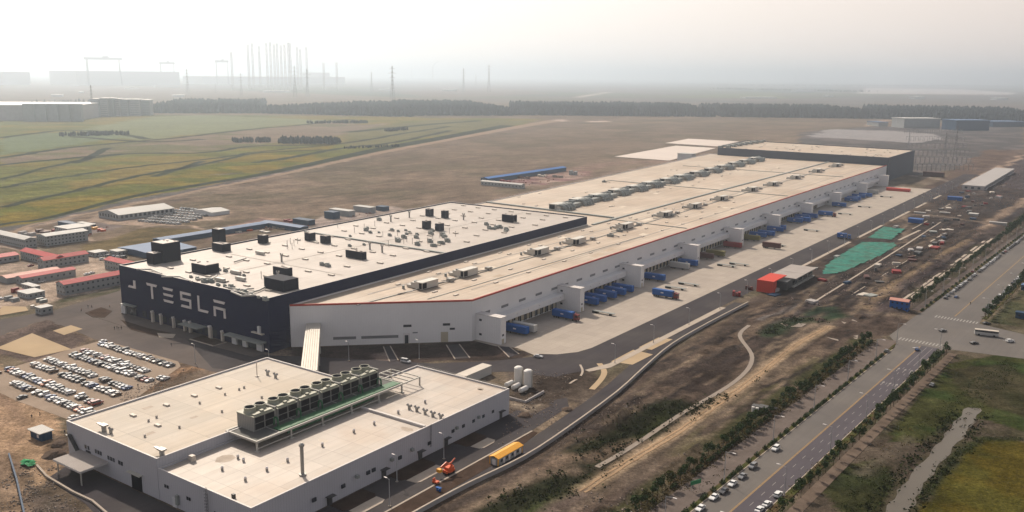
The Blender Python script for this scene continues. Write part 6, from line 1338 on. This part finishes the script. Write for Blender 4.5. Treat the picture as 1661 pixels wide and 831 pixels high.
# clipped hedge pieces in the verges
def hedge_mesh(L, w_, h, seed):
    mb = MB(M['leaf2']); r = random.Random(seed)
    for i in range(int(L * 45)):
        c = Vector((r.uniform(-w_ / 2, w_ / 2), r.uniform(-L / 2, L / 2), h * (1 - r.random() ** 2 * .9) * (.75 + .25 * math.sin(i)))); d = Vector((r.gauss(0, 1), r.gauss(0, 1), r.gauss(0, 1))).normalized(); e = d.orthogonal().normalized() * .22; f = d.cross(e).normalized() * .2
        mb.add([tuple(c - e), tuple(c + f), tuple(c + e), tuple(c - f)], [(0, 1, 2, 3)])
    return mb.mesh('hedge')
HMs = [hedge_mesh(6, 1.2, 1.0, 3), hedge_mesh(4, 1.3, 1.2, 5), hedge_mesh(2.4, 1.3, 1.3, 8)]
def hedge(me, p, label, group):
    o = bpy.data.objects.new('hedge', me); C.objects.link(o); o.location = p; o.rotation_euler = (0, 0, -HB + random.uniform(-.05, .05)); tag(o, label, 'hedge', group)
for (n_, a, b, st, g1) in ((-10.3, -60, 172, 5.2, 'left verge before the crossing'), (9.7, -60, 150, 11.0, 'right verge before the crossing'), (-17.7, 266, 700, 7, 'left verge beyond the crossing'), (-21.4, -60, 188, 4.6, 'strip under the left tree row')):
    m_ = a; n = 0
    while m_ < b:
        n += 1
        if n_ == -21.4 and random.random() < .4: m_ += st; n -= 1; continue
        if n_ == -21.4: me = HMs[random.randrange(3)]
        else: me = random.choice(HMs)
        hedge(me, HW(n_, m_, .1), f'low hedge piece in the {g1}, {ordn(n)} from near', 'hedges in the ' + g1); m_ += st * random.uniform(.85, 1.3) * (1.25 if n_ > -20 else 1)
# loose scrub and reeds: nobody could count it
def scatter_scrub(name, polys, dens, size, m, h, seed, lines=()):
    r = np.random.default_rng(seed); V = []; F = []
    def put(s, t, n_leaf, rad_):
        p = XY(s, t); z0 = ground_h(p.x, p.y)
        for k in range(n_leaf):
            c = np.array([p.x, p.y, z0]) + np.array([r.normal(0, rad_), r.normal(0, rad_), abs(r.normal(0, h))]); d = r.normal(0, 1, 3); d /= np.linalg.norm(d); e = np.cross(d, [.3, .5, .8]); e /= np.linalg.norm(e) + 1e-6; f = np.cross(d, e); sz = size * r.uniform(.5, 1.3)
            i = len(V); V.extend([tuple(c - e * sz), tuple(c + f * sz * .8), tuple(c + e * sz), tuple(c - f * sz * .8)]); F.append((i, i + 1, i + 2, i + 3))
    for poly in polys:
        q = np.array(poly); lo, hi = q.min(0), q.max(0); n = int((hi - lo).prod() * dens); s = r.uniform(lo[0], hi[0], n); t = r.uniform(lo[1], hi[1], n); mk = inside(poly, s, t) & (fbm(s, t, 7, 3, seed) > .45)
        for a, b in zip(s[mk], t[mk]): put(a, b, 6, .6)
    for line, w_, dn in lines:
        for (a, b), (c, d) in zip(line, line[1:]):
            L = math.hypot(c - a, d - b)
            for k in range(int(L * dn)):
                u = r.uniform(); put(a + (c - a) * u + r.normal(0, w_ / 2.5), b + (d - b) * u + r.normal(0, w_ / 2.5), 7, .7)
    me = bpy.data.meshes.new(name); me.from_pydata(V, [], F); me.materials.append(m); o = bpy.data.objects.new(name, me); C.objects.link(o); tag(o, kind='stuff'); return o
scatter_scrub('scrub', [px([(1480, 700), (1545, 640), (1600, 600), (1640, 580), (1661, 600), (1600, 660), (1540, 688)]), px([(1350, 830), (1380, 780), (1430, 755), (1450, 770), (1440, 800), (1400, 850)])], .5, .2, mat('scrub_leaves', (.040, .052, .020), .85, .4, .2, spec=.1), .35, 4,
    [(px([(1500, 800), (1560, 735), (1600, 712), (1661, 712)]), 2, 2)])
scatter_scrub('bushes', [px([(1180, 642), (1250, 600), (1250, 606), (1185, 650)])], .2, .40, mat('bush_leaves', (.028, .036, .015), .9, .45, .3), .6, 9,
    [(px([(1100, 662), (1040, 692), (985, 727), (950, 748)]), 12, 2.6), (px([(1180, 642), (1115, 670)]), 4, 2), (px([(935, 776), (850, 810), (780, 850)]), 12, 2.6), (px([(1480, 831), (1512, 785), (1570, 716), (1598, 672)]), 3, 1.0), (px([(1405, 830), (1455, 776), (1508, 720), (1552, 668)]), 4, 1.2), (px([(1240, 545), (1290, 520), (1340, 520)]), 5, 2)])
scatter_scrub('dry_grass', [px([(1060, 800), (1130, 760), (1250, 660), (1340, 600), (1360, 610), (1240, 700), (1140, 800)]), px([(1390, 760), (1440, 700), (1480, 690), (1500, 720), (1440, 760)])], .12, .26, mat('dry_grass_blades', (.085, .065, .028), .9, .3, .3), .25, 6, [(hw([(-21, -60), (-21, 186)]), 3, 2.5), (hw([(-24, -60), (-24, 186)]), 3, 1.6), (hw([(10, -60), (10, 186)]), 1.4, 2), (hw([(14, 268), (15, 700)]), 2.5, 1.0)])
# stacks of building material, heaps and short walls on the dark ground right of the ring road
STK = []
rs = random.Random(11)
for k in range(64):
    t = 520 + k * 10.5 + rs.uniform(-6, 6); s_ = rs.uniform(-182, -128)
    if -176 < s_ < -150 and 600 < t < 860: s_ = rs.uniform(-148, -126)
    w_, d_, h_ = rs.uniform(1.5, 6), rs.uniform(1.5, 9), rs.uniform(.6, 2.4); m_, c_ = rs.choice([('curb', 'pale'), ('duct', 'grey'), ('tbrown', 'brown'), ('bluewall', 'dark blue'), ('concb', 'grey'), ('dkmetal', 'black'), ('tred', 'red')])
    mb = MB(M[m_]); n_l = rs.randint(2, 4)
    for q in range(n_l): o_x, o_y = rs.uniform(-.4, .4), rs.uniform(-.5, .5); mb.box(-w_ / 2 + o_x, w_ / 2 + o_x, -d_ / 2 + o_y, d_ / 2 + o_y, h_ * q / n_l + .02 * q, h_ * (q + 1) / n_l)
    p = XY(s_, t); solo(mb, 'material_stack', f'{c_} stack of building material right of the ring road, {ordn(k + 1)} from near', 'material stack', s_, t, ground_h(p.x, p.y), rs.uniform(-.4, .4), 'material stacks on the dark building ground')
s_, t = ST(46, 753); mbn = MB(mat('green_sheet', (.02, .22, .08), .7, .3, .3)); rr = random.Random(2)
gp = {(i, j): (i * 1.1 - 3, j * .9 - 2 + rr.uniform(-.3, .3), .3 + rr.uniform(0, .9)) for i in range(7) for j in range(5)}
mbn.add([gp[(i, j)] for i in range(7) for j in range(5)], [(i * 5 + j, (i + 1) * 5 + j, (i + 1) * 5 + j + 1, i * 5 + j + 1) for i in range(6) for j in range(4) if (i, j) not in ((0, 0), (5, 3), (0, 3))])
solo(mbn, 'ground_sheet', 'crumpled bright green sheet on the rubble at the lower left', 'sheet', s_, t, .1)
# rubble and spoil
def rubble(name, polys, dens, size, m, seed):
    r = np.random.default_rng(seed); mb = MB(m)
    for poly in polys:
        q = np.array(poly); lo, hi = q.min(0), q.max(0); n = int((hi - lo).prod() * dens); s = r.uniform(lo[0], hi[0], n); t = r.uniform(lo[1], hi[1], n); mk = inside(poly, s, t) & (fbm(s, t, 5, 3, seed) > .48)
        for a, b in zip(s[mk], t[mk]):
            p = XY(a, b); z = ground_h(p.x, p.y); k = size * r.uniform(.3, 1.2) ** 1.6; v = []
            for zz in (-.3, .7):
                for j in range(4): an = j * 1.57 + r.uniform(0, .8); rr = k * r.uniform(.5, 1) * (1 if zz < 0 else .6); v.append((p.x + rr * math.cos(an), p.y + rr * math.sin(an), z + zz * k * r.uniform(.6, 1)))
            mb.add(v, [(0, 1, 5, 4), (1, 2, 6, 5), (2, 3, 7, 6), (3, 0, 4, 7), (4, 5, 6, 7)])
    o = mb.build(name); tag(o, kind='stuff'); return o
rubble('rubble', [px([(20, 750), (60, 760), (130, 831), (60, 850), (0, 831)]), px([(900, 700), (1030, 640), (1050, 650), (1000, 690), (900, 760)]), px([(840, 600), (930, 600), (900, 700), (800, 740), (830, 660)]), px([(1080, 745), (1120, 720), (1150, 700), (1130, 740), (1090, 760)]), px([(960, 790), (1060, 790), (1060, 840), (940, 840)]), px([(900, 770), (800, 830), (780, 830), (880, 760)])], .5, .5, M['rubble'], 11)
rubble('rubble', [px([(10, 755), (55, 762), (120, 810), (150, 835), (60, 860), (-10, 840)]), px([(80, 735), (112, 740), (118, 760), (85, 775), (70, 760)]), px([(180, 650), (290, 598), (330, 600), (220, 655)])], 1.3, .45, M['rubble'], 15)
rubble('site_debris', [px([(1240, 500), (1470, 500), (1600, 375), (1540, 345), (1400, 430)]), px([(1480, 320), (1560, 290), (1661, 270), (1661, 340), (1560, 350)])], .07, .9, mat('debris', (.22, .17, .15), .9, .6, .2), 12)
rubble('site_debris', [px([(505, 372), (400, 378), (420, 358), (490, 356)]), px([(20, 400), (100, 375), (150, 378), (190, 362), (130, 390)]), px([(790, 296), (885, 277), (945, 284), (850, 302)]), px([(540, 354), (640, 340), (600, 350)])], .02, 1.6, mat('debris_rust', (.24, .12, .09), .9, .5, .15), 13)
for i, (x, y, r_) in enumerate(((90, 738, 4.2), (98, 725, 3.2), (852, 675, 3), (920, 665, 2.4), (1280, 515, 4), (1395, 515, 3.6), (1330, 520, 3.2))):
    p = P(x, y); mb = MB(M['soilm']); rr = random.Random(i); n = 14
    rings = [[(p.x * 0 + r_ * f * math.cos(k * 2 * math.pi / n) * rr.uniform(.8, 1.15), r_ * f * math.sin(k * 2 * math.pi / n) * rr.uniform(.8, 1.15), z) for k in range(n)] for f, z in ((1.0, -.1), (.72, r_ * .25), (.4, r_ * .42), (.1, r_ * .48))]
    v = sum(rings, []); mb.add(v, [(j * n + k, j * n + (k + 1) % n, (j + 1) * n + (k + 1) % n, (j + 1) * n + k) for j in range(3) for k in range(n)] + [tuple(range(3 * n, 4 * n))])
    o = mb.build('earth_mound'); o.location = (p.x, p.y, ground_h(p.x, p.y)); tag(o, 'heap of dug dark earth ' + ('by the left corner of the near building, lower', 'by the left corner of the near building, upper', 'right of the near building end wall', 'beside the curved footpath', 'beside the green strips right of the wall', 'below the blue and purple cabins', 'in the middle of the rough ground above the pale track')[i], 'earth heap')

for k, (x, y, w_, d_, h_, m_, c_) in enumerate(((470, 360, 10, 6, 2, 'tred', 'red'), (440, 363, 14, 5, 1.6, 'tbrown', 'brown'), (415, 366, 12, 5, 1.4, 'tred', 'red'), (455, 371, 16, 5, 1.6, 'rubble', 'grey'), (400, 374, 12, 4, 1.5, 'orange', 'orange'), (380, 377, 14, 4, 1.4, 'curb', 'pale'), (430, 377, 10, 4, 1.2, 'curb', 'pale'), (480, 372, 8, 4, 1.6, 'bluewall', 'blue'),
        (45, 382, 14, 6, 3, 'concb', 'grey'), (70, 378, 16, 5, 2.4, 'tbrown', 'brown'), (95, 376, 10, 6, 2, 'tred', 'red'), (150, 372, 9, 5, 2.4, 'yellow', 'yellow'), (165, 375, 7, 4, 2, 'orange', 'orange'), (30, 475, 8, 4, 2.6, 'tred', 'red'), (45, 480, 7, 4, 2, 'concb', 'grey'), (68, 490, 6, 4, 2, 'duct', 'grey'), (20, 488, 9, 4, 2.4, 'cabin', 'pale'), (60, 500, 8, 2, 1.4, 'curb', 'pale'), (820, 296, 14, 6, 3, 'tred', 'red'), (850, 290, 16, 6, 3, 'tbrown', 'brown'), (880, 287, 12, 6, 3, 'curb', 'pale'), (905, 288, 14, 6, 3, 'rubble', 'grey'), (930, 284, 10, 8, 6, 'cabin', 'pale'), (1195, 480, 5, 4, 3, 'tred', 'red'), (1215, 470, 4, 3, 2.4, 'tbrown', 'brown'))):
    s_, t = ST(x, y); mb = MB(M[m_])
    for q in range(3): mb.box(-w_ / 2 + q * w_ / 3, -w_ / 2 + (q + .8) * w_ / 3, -d_ / 2 + (q % 2) * .8, d_ / 2, 0, h_ * (1, .6, .85)[q])
    solo(mb, 'material_stack', f'{c_} heap of stored material in the yards ' + ('behind the dark factory' if 370 < x < 500 else 'at upper left' if y < 390 and x < 200 else 'below the dormitories' if x < 100 else 'of the field depot' if x < 960 else 'beside the red shed') + f', {ordn(k + 1)}', 'material heap', s_, t, 0, .15 * (k % 3))
# ------------------------------------------------------------------ the wood and far clumps of trees
def forest(name, lines, n, H, seed, jitter):
    """many plain tall crowns: tapered, ragged, each of a few dozen leaf faces"""
    r = np.random.default_rng(seed); V = []; F = []
    for (x0, y0, x1, y1, depth, wgt, HH_) in lines:
        a = P(x0, y0); b = P(x1, y1); d = (b - a); L = d.length; back = Vector((d.y, -d.x, 0)).normalized(); back = -back if back.y < 0 else back
        for i in range(int(n * wgt)):
            u = r.uniform(); v_ = r.uniform() ** 1.5 * depth; c = a + d * u + back * (v_ + r.uniform(-8, 8)); h = HH_ * r.uniform(.75, 1.12); w0 = h * r.uniform(.20, .34)
            k = 6; base = len(V)
            for j, (zz, ww) in enumerate(((.05, .55), (.35, 1.0), (.7, .72), (1.0, .12))):
                for q in range(k): an = q * 6.283 / k + r.uniform(-.3, .3); rr = w0 * ww * r.uniform(.7, 1.2); V.append((c.x + rr * math.cos(an), c.y + rr * math.sin(an), h * zz + r.uniform(-.06, .06) * h))
            for j in range(3):
                for q in range(k): F.append((base + j * k + q, base + j * k + (q + 1) % k, base + (j + 1) * k + (q + 1) % k, base + (j + 1) * k + q))
            F.append(tuple(range(base + 3 * k, base + 4 * k)))
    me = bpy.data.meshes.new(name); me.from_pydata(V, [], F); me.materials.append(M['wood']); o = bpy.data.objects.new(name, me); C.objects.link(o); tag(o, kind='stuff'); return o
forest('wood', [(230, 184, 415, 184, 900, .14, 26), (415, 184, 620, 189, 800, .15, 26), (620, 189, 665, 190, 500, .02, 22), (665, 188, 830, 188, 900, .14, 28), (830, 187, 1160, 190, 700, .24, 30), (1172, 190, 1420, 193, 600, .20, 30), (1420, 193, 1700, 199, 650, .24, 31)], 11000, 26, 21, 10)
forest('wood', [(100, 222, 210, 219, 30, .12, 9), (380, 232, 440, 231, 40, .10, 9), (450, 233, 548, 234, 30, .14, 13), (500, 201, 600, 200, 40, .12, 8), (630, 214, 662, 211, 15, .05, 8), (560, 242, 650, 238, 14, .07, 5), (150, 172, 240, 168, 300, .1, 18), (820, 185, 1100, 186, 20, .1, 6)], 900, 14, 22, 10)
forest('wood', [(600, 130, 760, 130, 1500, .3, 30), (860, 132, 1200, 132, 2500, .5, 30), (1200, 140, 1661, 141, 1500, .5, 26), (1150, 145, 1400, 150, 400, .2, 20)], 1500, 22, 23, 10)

# ------------------------------------------------------------------ far buildings
def far_block(name, label, x0, x1, yb, yt, depth, m, roof, h=None, win=False, cat='building'):
    """front wall facing the camera between two sight lines on the ground"""
    a = P(x0, yb); b = P(x1, yb); d = b - a; ang = math.atan2(d.y, d.x); L = d.length
    if h is None: h = bis(lambda z: Q((a.x, a.y, z))[1], 0, 400, yt)
    o = bpy.data.objects.new(name, None); C.objects.link(o); o.location = a; o.rotation_euler = (0, 0, ang); tag(o, label, cat)
    MB(m).box(0, L, 0, depth, 0, h).build('wall', o); MB(roof).box(-1, L + 1, -1, depth + 1, h + .01, h + 1.5).build('roof', o)
    if win:
        for z in np.arange(3, h - 2, max(3.2, h / 9)): part_box(o, 'window_band', M['glass2'], L * .05, L * .95, -.4, 0, z, z + max(1.4, h / 22))
    return o
far_block('distribution_centre', 'big pale shed with bright roof at the far left edge', -60, 128, 196, 171, 260, M['concb'], M['letter'], cat='warehouse')
for i in range(5):
    x = 42 + i * 19
    a = P(x, 197); o = solo(MB(M['cabin']).box(0, 30, -12, 0, 0, 46), 'stair_block', f'tall grey stair block before the far pale shed, {ordn(i + 1)} from the left', 'building', *toST(a)); o.rotation_euler = (0, 0, 0)
for i, (x0, x1, yt) in enumerate(((149, 162, 161), (164, 176, 160), (178, 185, 160), (188, 195, 161), (198, 208, 162), (211, 228, 162), (231, 244, 163))):
    far_block('apartment_block', f'grey apartment block at the far left, {ordn(i + 1)} from the left of its row', x0, x1, 190 - i * .4, yt, 60, M['concb'] if i % 2 else M['cabin'], M['parapet'], win=True)
for i, (x0, x1, yb, yt, m_, r_, lb) in enumerate(((1466, 1524, 208, 193, 'cabin', 'paleroof', 'long pale roofed shed before the wood at upper right'), (1550, 1604, 212, 196, 'bluewall', 'blueroof', 'long blue-grey shed before the wood at upper right'), (1610, 1661, 206, 198, 'bluewall', 'blueroof', 'blue-grey shed at the upper right edge'), (1425, 1440, 205, 199, 'cabin', 'blueroof', 'small blue roofed shed beyond the concrete yard'),
        (1344, 1352, 157.5, 155, 'whitewall', 'letter', 'small white shed just behind the wood, left'), (1485, 1500, 160.5, 157.5, 'whitewall', 'letter', 'small white shed just behind the wood, middle'), (1618, 1635, 162.5, 159.5, 'whitewall', 'letter', 'small white shed just behind the wood, right'),
        (1290, 1322, 149, 146, 'whitewall', 'letter', 'tiny white building on the far plain, left'), (1335, 1348, 136.5, 135, 'whitewall', 'letter', 'tiny white roof near the horizon at right, left'), (1376, 1392, 140, 138.5, 'whitewall', 'letter', 'tiny white roof near the horizon at right, right'), (618, 640, 147, 145, 'whitewall', 'letter', 'tiny pale greenhouse on the far plain'), (722, 742, 148, 145.5, 'whitewall', 'letter', 'tiny white farm on the far plain'),
        (253, 292, 142, 139, 'whitewall', 'letter', 'bright low shed in the haze at left'), (205, 228, 145, 143.5, 'whitewall', 'letter', 'small bright shed in the haze at left'), (128, 136, 151, 149, 'whitewall', 'letter', 'tiny bright shed in the haze at far left'), (280, 300, 157, 154.5, 'whitewall', 'letter', 'small bright shed left of the wood'), (83, 102, 157, 154, 'whitewall', 'letter', 'small white shed beyond the far left shed'), (430, 472, 150, 147.5, 'whitewall', 'letter', 'long white roof in the haze above the wood'),
        (1210, 1260, 160, 158, 'whitewall', 'letter', 'low white hut row just behind the wood'))): far_block('far_shed', lb, x0, x1, yb, yt, 60, M[m_], M[r_], cat='shed')
# shipyard in the haze; white walls put extra haze into the halls' colour
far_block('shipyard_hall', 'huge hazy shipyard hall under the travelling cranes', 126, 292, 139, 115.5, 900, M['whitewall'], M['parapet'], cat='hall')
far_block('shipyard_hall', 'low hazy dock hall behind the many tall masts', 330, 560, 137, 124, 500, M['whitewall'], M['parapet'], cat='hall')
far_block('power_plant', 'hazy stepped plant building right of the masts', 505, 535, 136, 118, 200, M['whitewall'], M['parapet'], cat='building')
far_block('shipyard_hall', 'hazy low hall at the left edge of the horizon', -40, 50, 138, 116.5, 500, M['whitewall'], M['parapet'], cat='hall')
def gantry(label, x0, x1, yb, yt):
    a = P(x0, yb); b = P(x1, yb); d = b - a; L = d.length; ang = math.atan2(d.y, d.x); h = bis(lambda z: Q((a.x, a.y, z))[1], 0, 900, yt); w_ = L * .04
    o = bpy.data.objects.new('gantry_crane', None); C.objects.link(o); o.location = a; o.rotation_euler = (0, 0, ang); tag(o, label, 'crane')
    MB(M['lattice']).box(-L * .06, L * 1.06, -w_, w_, h * .92, h).build('bridge', o); MB(M['lattice']).box(0, w_, -w_, w_, 0, h * .92).build('leg', o)
    MB(M['lattice']).add([], []) ; mb = MB(M['lattice']); mb.tube([(L, -w_ * 2, 0), (L - w_ / 2, 0, h * .92)], w_ * .4, 4).tube([(L, w_ * 2, 0), (L - w_ / 2, 0, h * .92)], w_ * .4, 4); mb.build('leg', o)
    MB(M['lattice']).box(L * .5, L * .66, -w_ * 1.2, w_ * 1.2, h + .1, h * 1.05).build('trolley', o)
gantry('largest hazy gantry crane on the horizon at left', 143, 197, 139, 93); gantry('smaller hazy gantry crane right of the largest', 262, 284, 138, 101); gantry('faint gantry crane beside the tall masts', 352, 371, 138, 98)
for i, (x, yt) in enumerate(((378, 84), (405, 72), (412, 70), (423, 74), (435, 70), (441, 68), (447, 71), (452, 70), (458, 73), (464, 72), (470, 69), (473, 70), (484, 76), (489, 80), (499, 76), (526, 102), (547, 101))):
    a = P(x, 146); h = bis(lambda z: Q((a.x, a.y, z))[1], 0, 2500, yt); w_ = 6; mb = MB(mat('mast_hazed', (.5, .5, .5), .8, 0))  # pale mast tone stands in for thicker haze
    for dx, dy in ((-w_, -w_), (w_, -w_), (w_, w_), (-w_, w_)): mb.tube([(dx, dy, 0), (dx * .8, dy * .8, h)], 1.5, 4)
    for k in range(9):
        z = h * k / 9; z2 = h * (k + 1) / 9; mb.tube([(-w_, -w_, z), (w_, -w_, z2)], .8, 3).tube([(w_, -w_, z), (-w_, -w_, z2)], .8, 3)
    o = mb.build('rig_leg'); o.location = a; tag(o, f'hazy lattice mast in the harbour, {ordn(i + 1)} from the left', 'mast', 'tall masts in the harbour haze')
def pylon(label, x, yb, yt, wid=.12, group='power pylons across the plain'):
    a = P(x, yb); h = bis(lambda z: Q((a.x, a.y, z))[1], 0, 1500, yt); w_ = h * .055; r_ = h * .0042
    o = bpy.data.objects.new('pylon', None); C.objects.link(o); o.location = a; o.rotation_euler = (0, 0, random.uniform(-.6, .6)); tag(o, label, 'pylon', group); mb = MB(M['lattice'])
    for dx, dy in ((-1, -1), (1, -1), (1, 1), (-1, 1)): mb.tube([(dx * w_, dy * w_, 0), (dx * w_ * .35, dy * w_ * .35, h * .55), (dx * w_ * .12, dy * w_ * .12, h)], [r_ * 1.3, r_, r_ * .7], 4)
    for k in range(9):
        f0, f1 = k / 9, (k + 1) / 9; g_ = lambda f: w_ * (1 - 1.18 * f if f < .55 else .35 - (f - .55) * .51)
        for yy in (-1, 1): mb.tube([(-g_(f0), yy * g_(f0), h * f0), (g_(f1), yy * g_(f1), h * f1)], r_ * .6, 3).tube([(g_(f0), yy * g_(f0), h * f0), (-g_(f1), yy * g_(f1), h * f1)], r_ * .6, 3)
    mb.build('tower', o)
    for f, l_ in ((.68, .11), (.80, .14), (.92, .10)): MB(M['lattice']).tube([(-h * l_, 0, h * f), (0, 0, h * (f + .02)), (h * l_, 0, h * f)], [r_ * .5, r_ * 1.1, r_ * .5], 4).build('cross_arm', o)
for i, (x, yb, yt) in enumerate(((305, 155, 112), (350, 152, 135), (392, 158, 119), (479, 158, 107), (499, 157, 112), (603, 150, 117), (637, 168, 107), (668, 130, 105), (752, 150, 111), (772, 140, 122), (793, 150, 105), (1123, 132, 114))): pylon(f'tall lattice pylon on the hazy plain, {ordn(i + 1)} from the left', x, yb, yt)
pylon('slim forked tower beside the far left apartment blocks', 151, 190, 138); pylon('short dark pylon right of the substation', 1548, 262, 205); pylon('dark pylon behind the far dark block', 1474, 236, 212); pylon('thin pylon beside the substation frames', 1531, 262, 215)
a = P(702, 131); jc = bpy.data.objects.new('jib_crane', None); C.objects.link(jc); jc.location = a; tag(jc, 'hazy crane with raised curved jib on the horizon', 'crane'); k_ = bis(lambda z: Q((a.x, a.y, z))[1], 0, 2500, 108)
MB(M['lattice']).tube([(0, 0, 0), (0, 0, k_)], 14, 4).build('mast', jc); MB(M['lattice']).tube([(0, 0, k_), (60, 0, k_ * 1.25), (170, 0, k_ * 1.38)], [10, 8, 4], 4).build('jib', jc)
for i, x in enumerate((1290, 1349, 1374)):
    a = P(x, 134.5); o = solo(MB(M['lattice']).tube([(0, 0, 0), (0, 0, 360)], [14, 8], 4).tube([(0, 0, 350), (50, 0, 400)], 6, 4), 'jib_crane', f'tiny crane on the right horizon, {ordn(i + 1)} from the left', 'crane', *toST(a))
# substation behind the far block: lattice gantries, each a thing
sg0 = None; n = 0
for r_ in range(6):
    for i in range(13):
        x = 1484 + i * 7.5 - r_ * 3; y = 277 - r_ * 12; p = P(x, y); n += 1
        if sg0 is None:
            sg0 = bpy.data.objects.new('substation_frame', None); C.objects.link(sg0); sg0.location = p; sg0.rotation_euler = (0, 0, -BF); sg0.scale = (.5, .5, .45); mb = MB(M['lattice'])
            for dx in (-6, 6):
                for k in (-.7, .7): mb.tube([(dx + k, 0, 0), (dx, 0, 22)], .3, 4)
                for z in range(0, 20, 4): mb.tube([(dx - .6, 0, z), (dx + .6, 0, z + 4)], .2, 3)
            mb.build('leg_pair', sg0); MB(M['lattice']).tube([(-7, 0, 22), (7, 0, 22)], .4, 4).tube([(-7, 0, 20.5), (7, 0, 20.5)], .3, 4).build('crossbeam', sg0); [MB(M['whitewall']).cyl(q_, 0, 17, 20, .35, n=6).build('insulator', sg0) for q_ in (-3, 0, 3)]
            tag(sg0, 'grey lattice frame of the substation, first from the left in the first row', 'power frame', 'lattice frames of the substation')
        else: copy_thing(sg0, p, label=f'lattice frame of the substation, {ordn(i + 1)} from left, {ordn(r_ + 1)} row')

# ------------------------------------------------------------------ haze
hz = MB(); R_ = 50000
hm = bpy.data.materials.new('haze_air'); hm.use_nodes = True; t_ = hm.node_tree; t_.nodes.clear(); ou = t_.nodes.new('ShaderNodeOutputMaterial'); pv = t_.nodes.new('ShaderNodeVolumePrincipled')
pv.inputs['Color'].default_value = (.755, .86, .97, 1); pv.inputs['Density'].default_value = HAZE_DENSITY; pv.inputs['Anisotropy'].default_value = HAZE_G; t_.links.new(pv.outputs[0], ou.inputs['Volume'])
hz = MB(hm).box(-60000, 60000, -60000, 60000, -2, 360).build('haze'); tag(hz, kind='stuff'); hz.visible_shadow = True
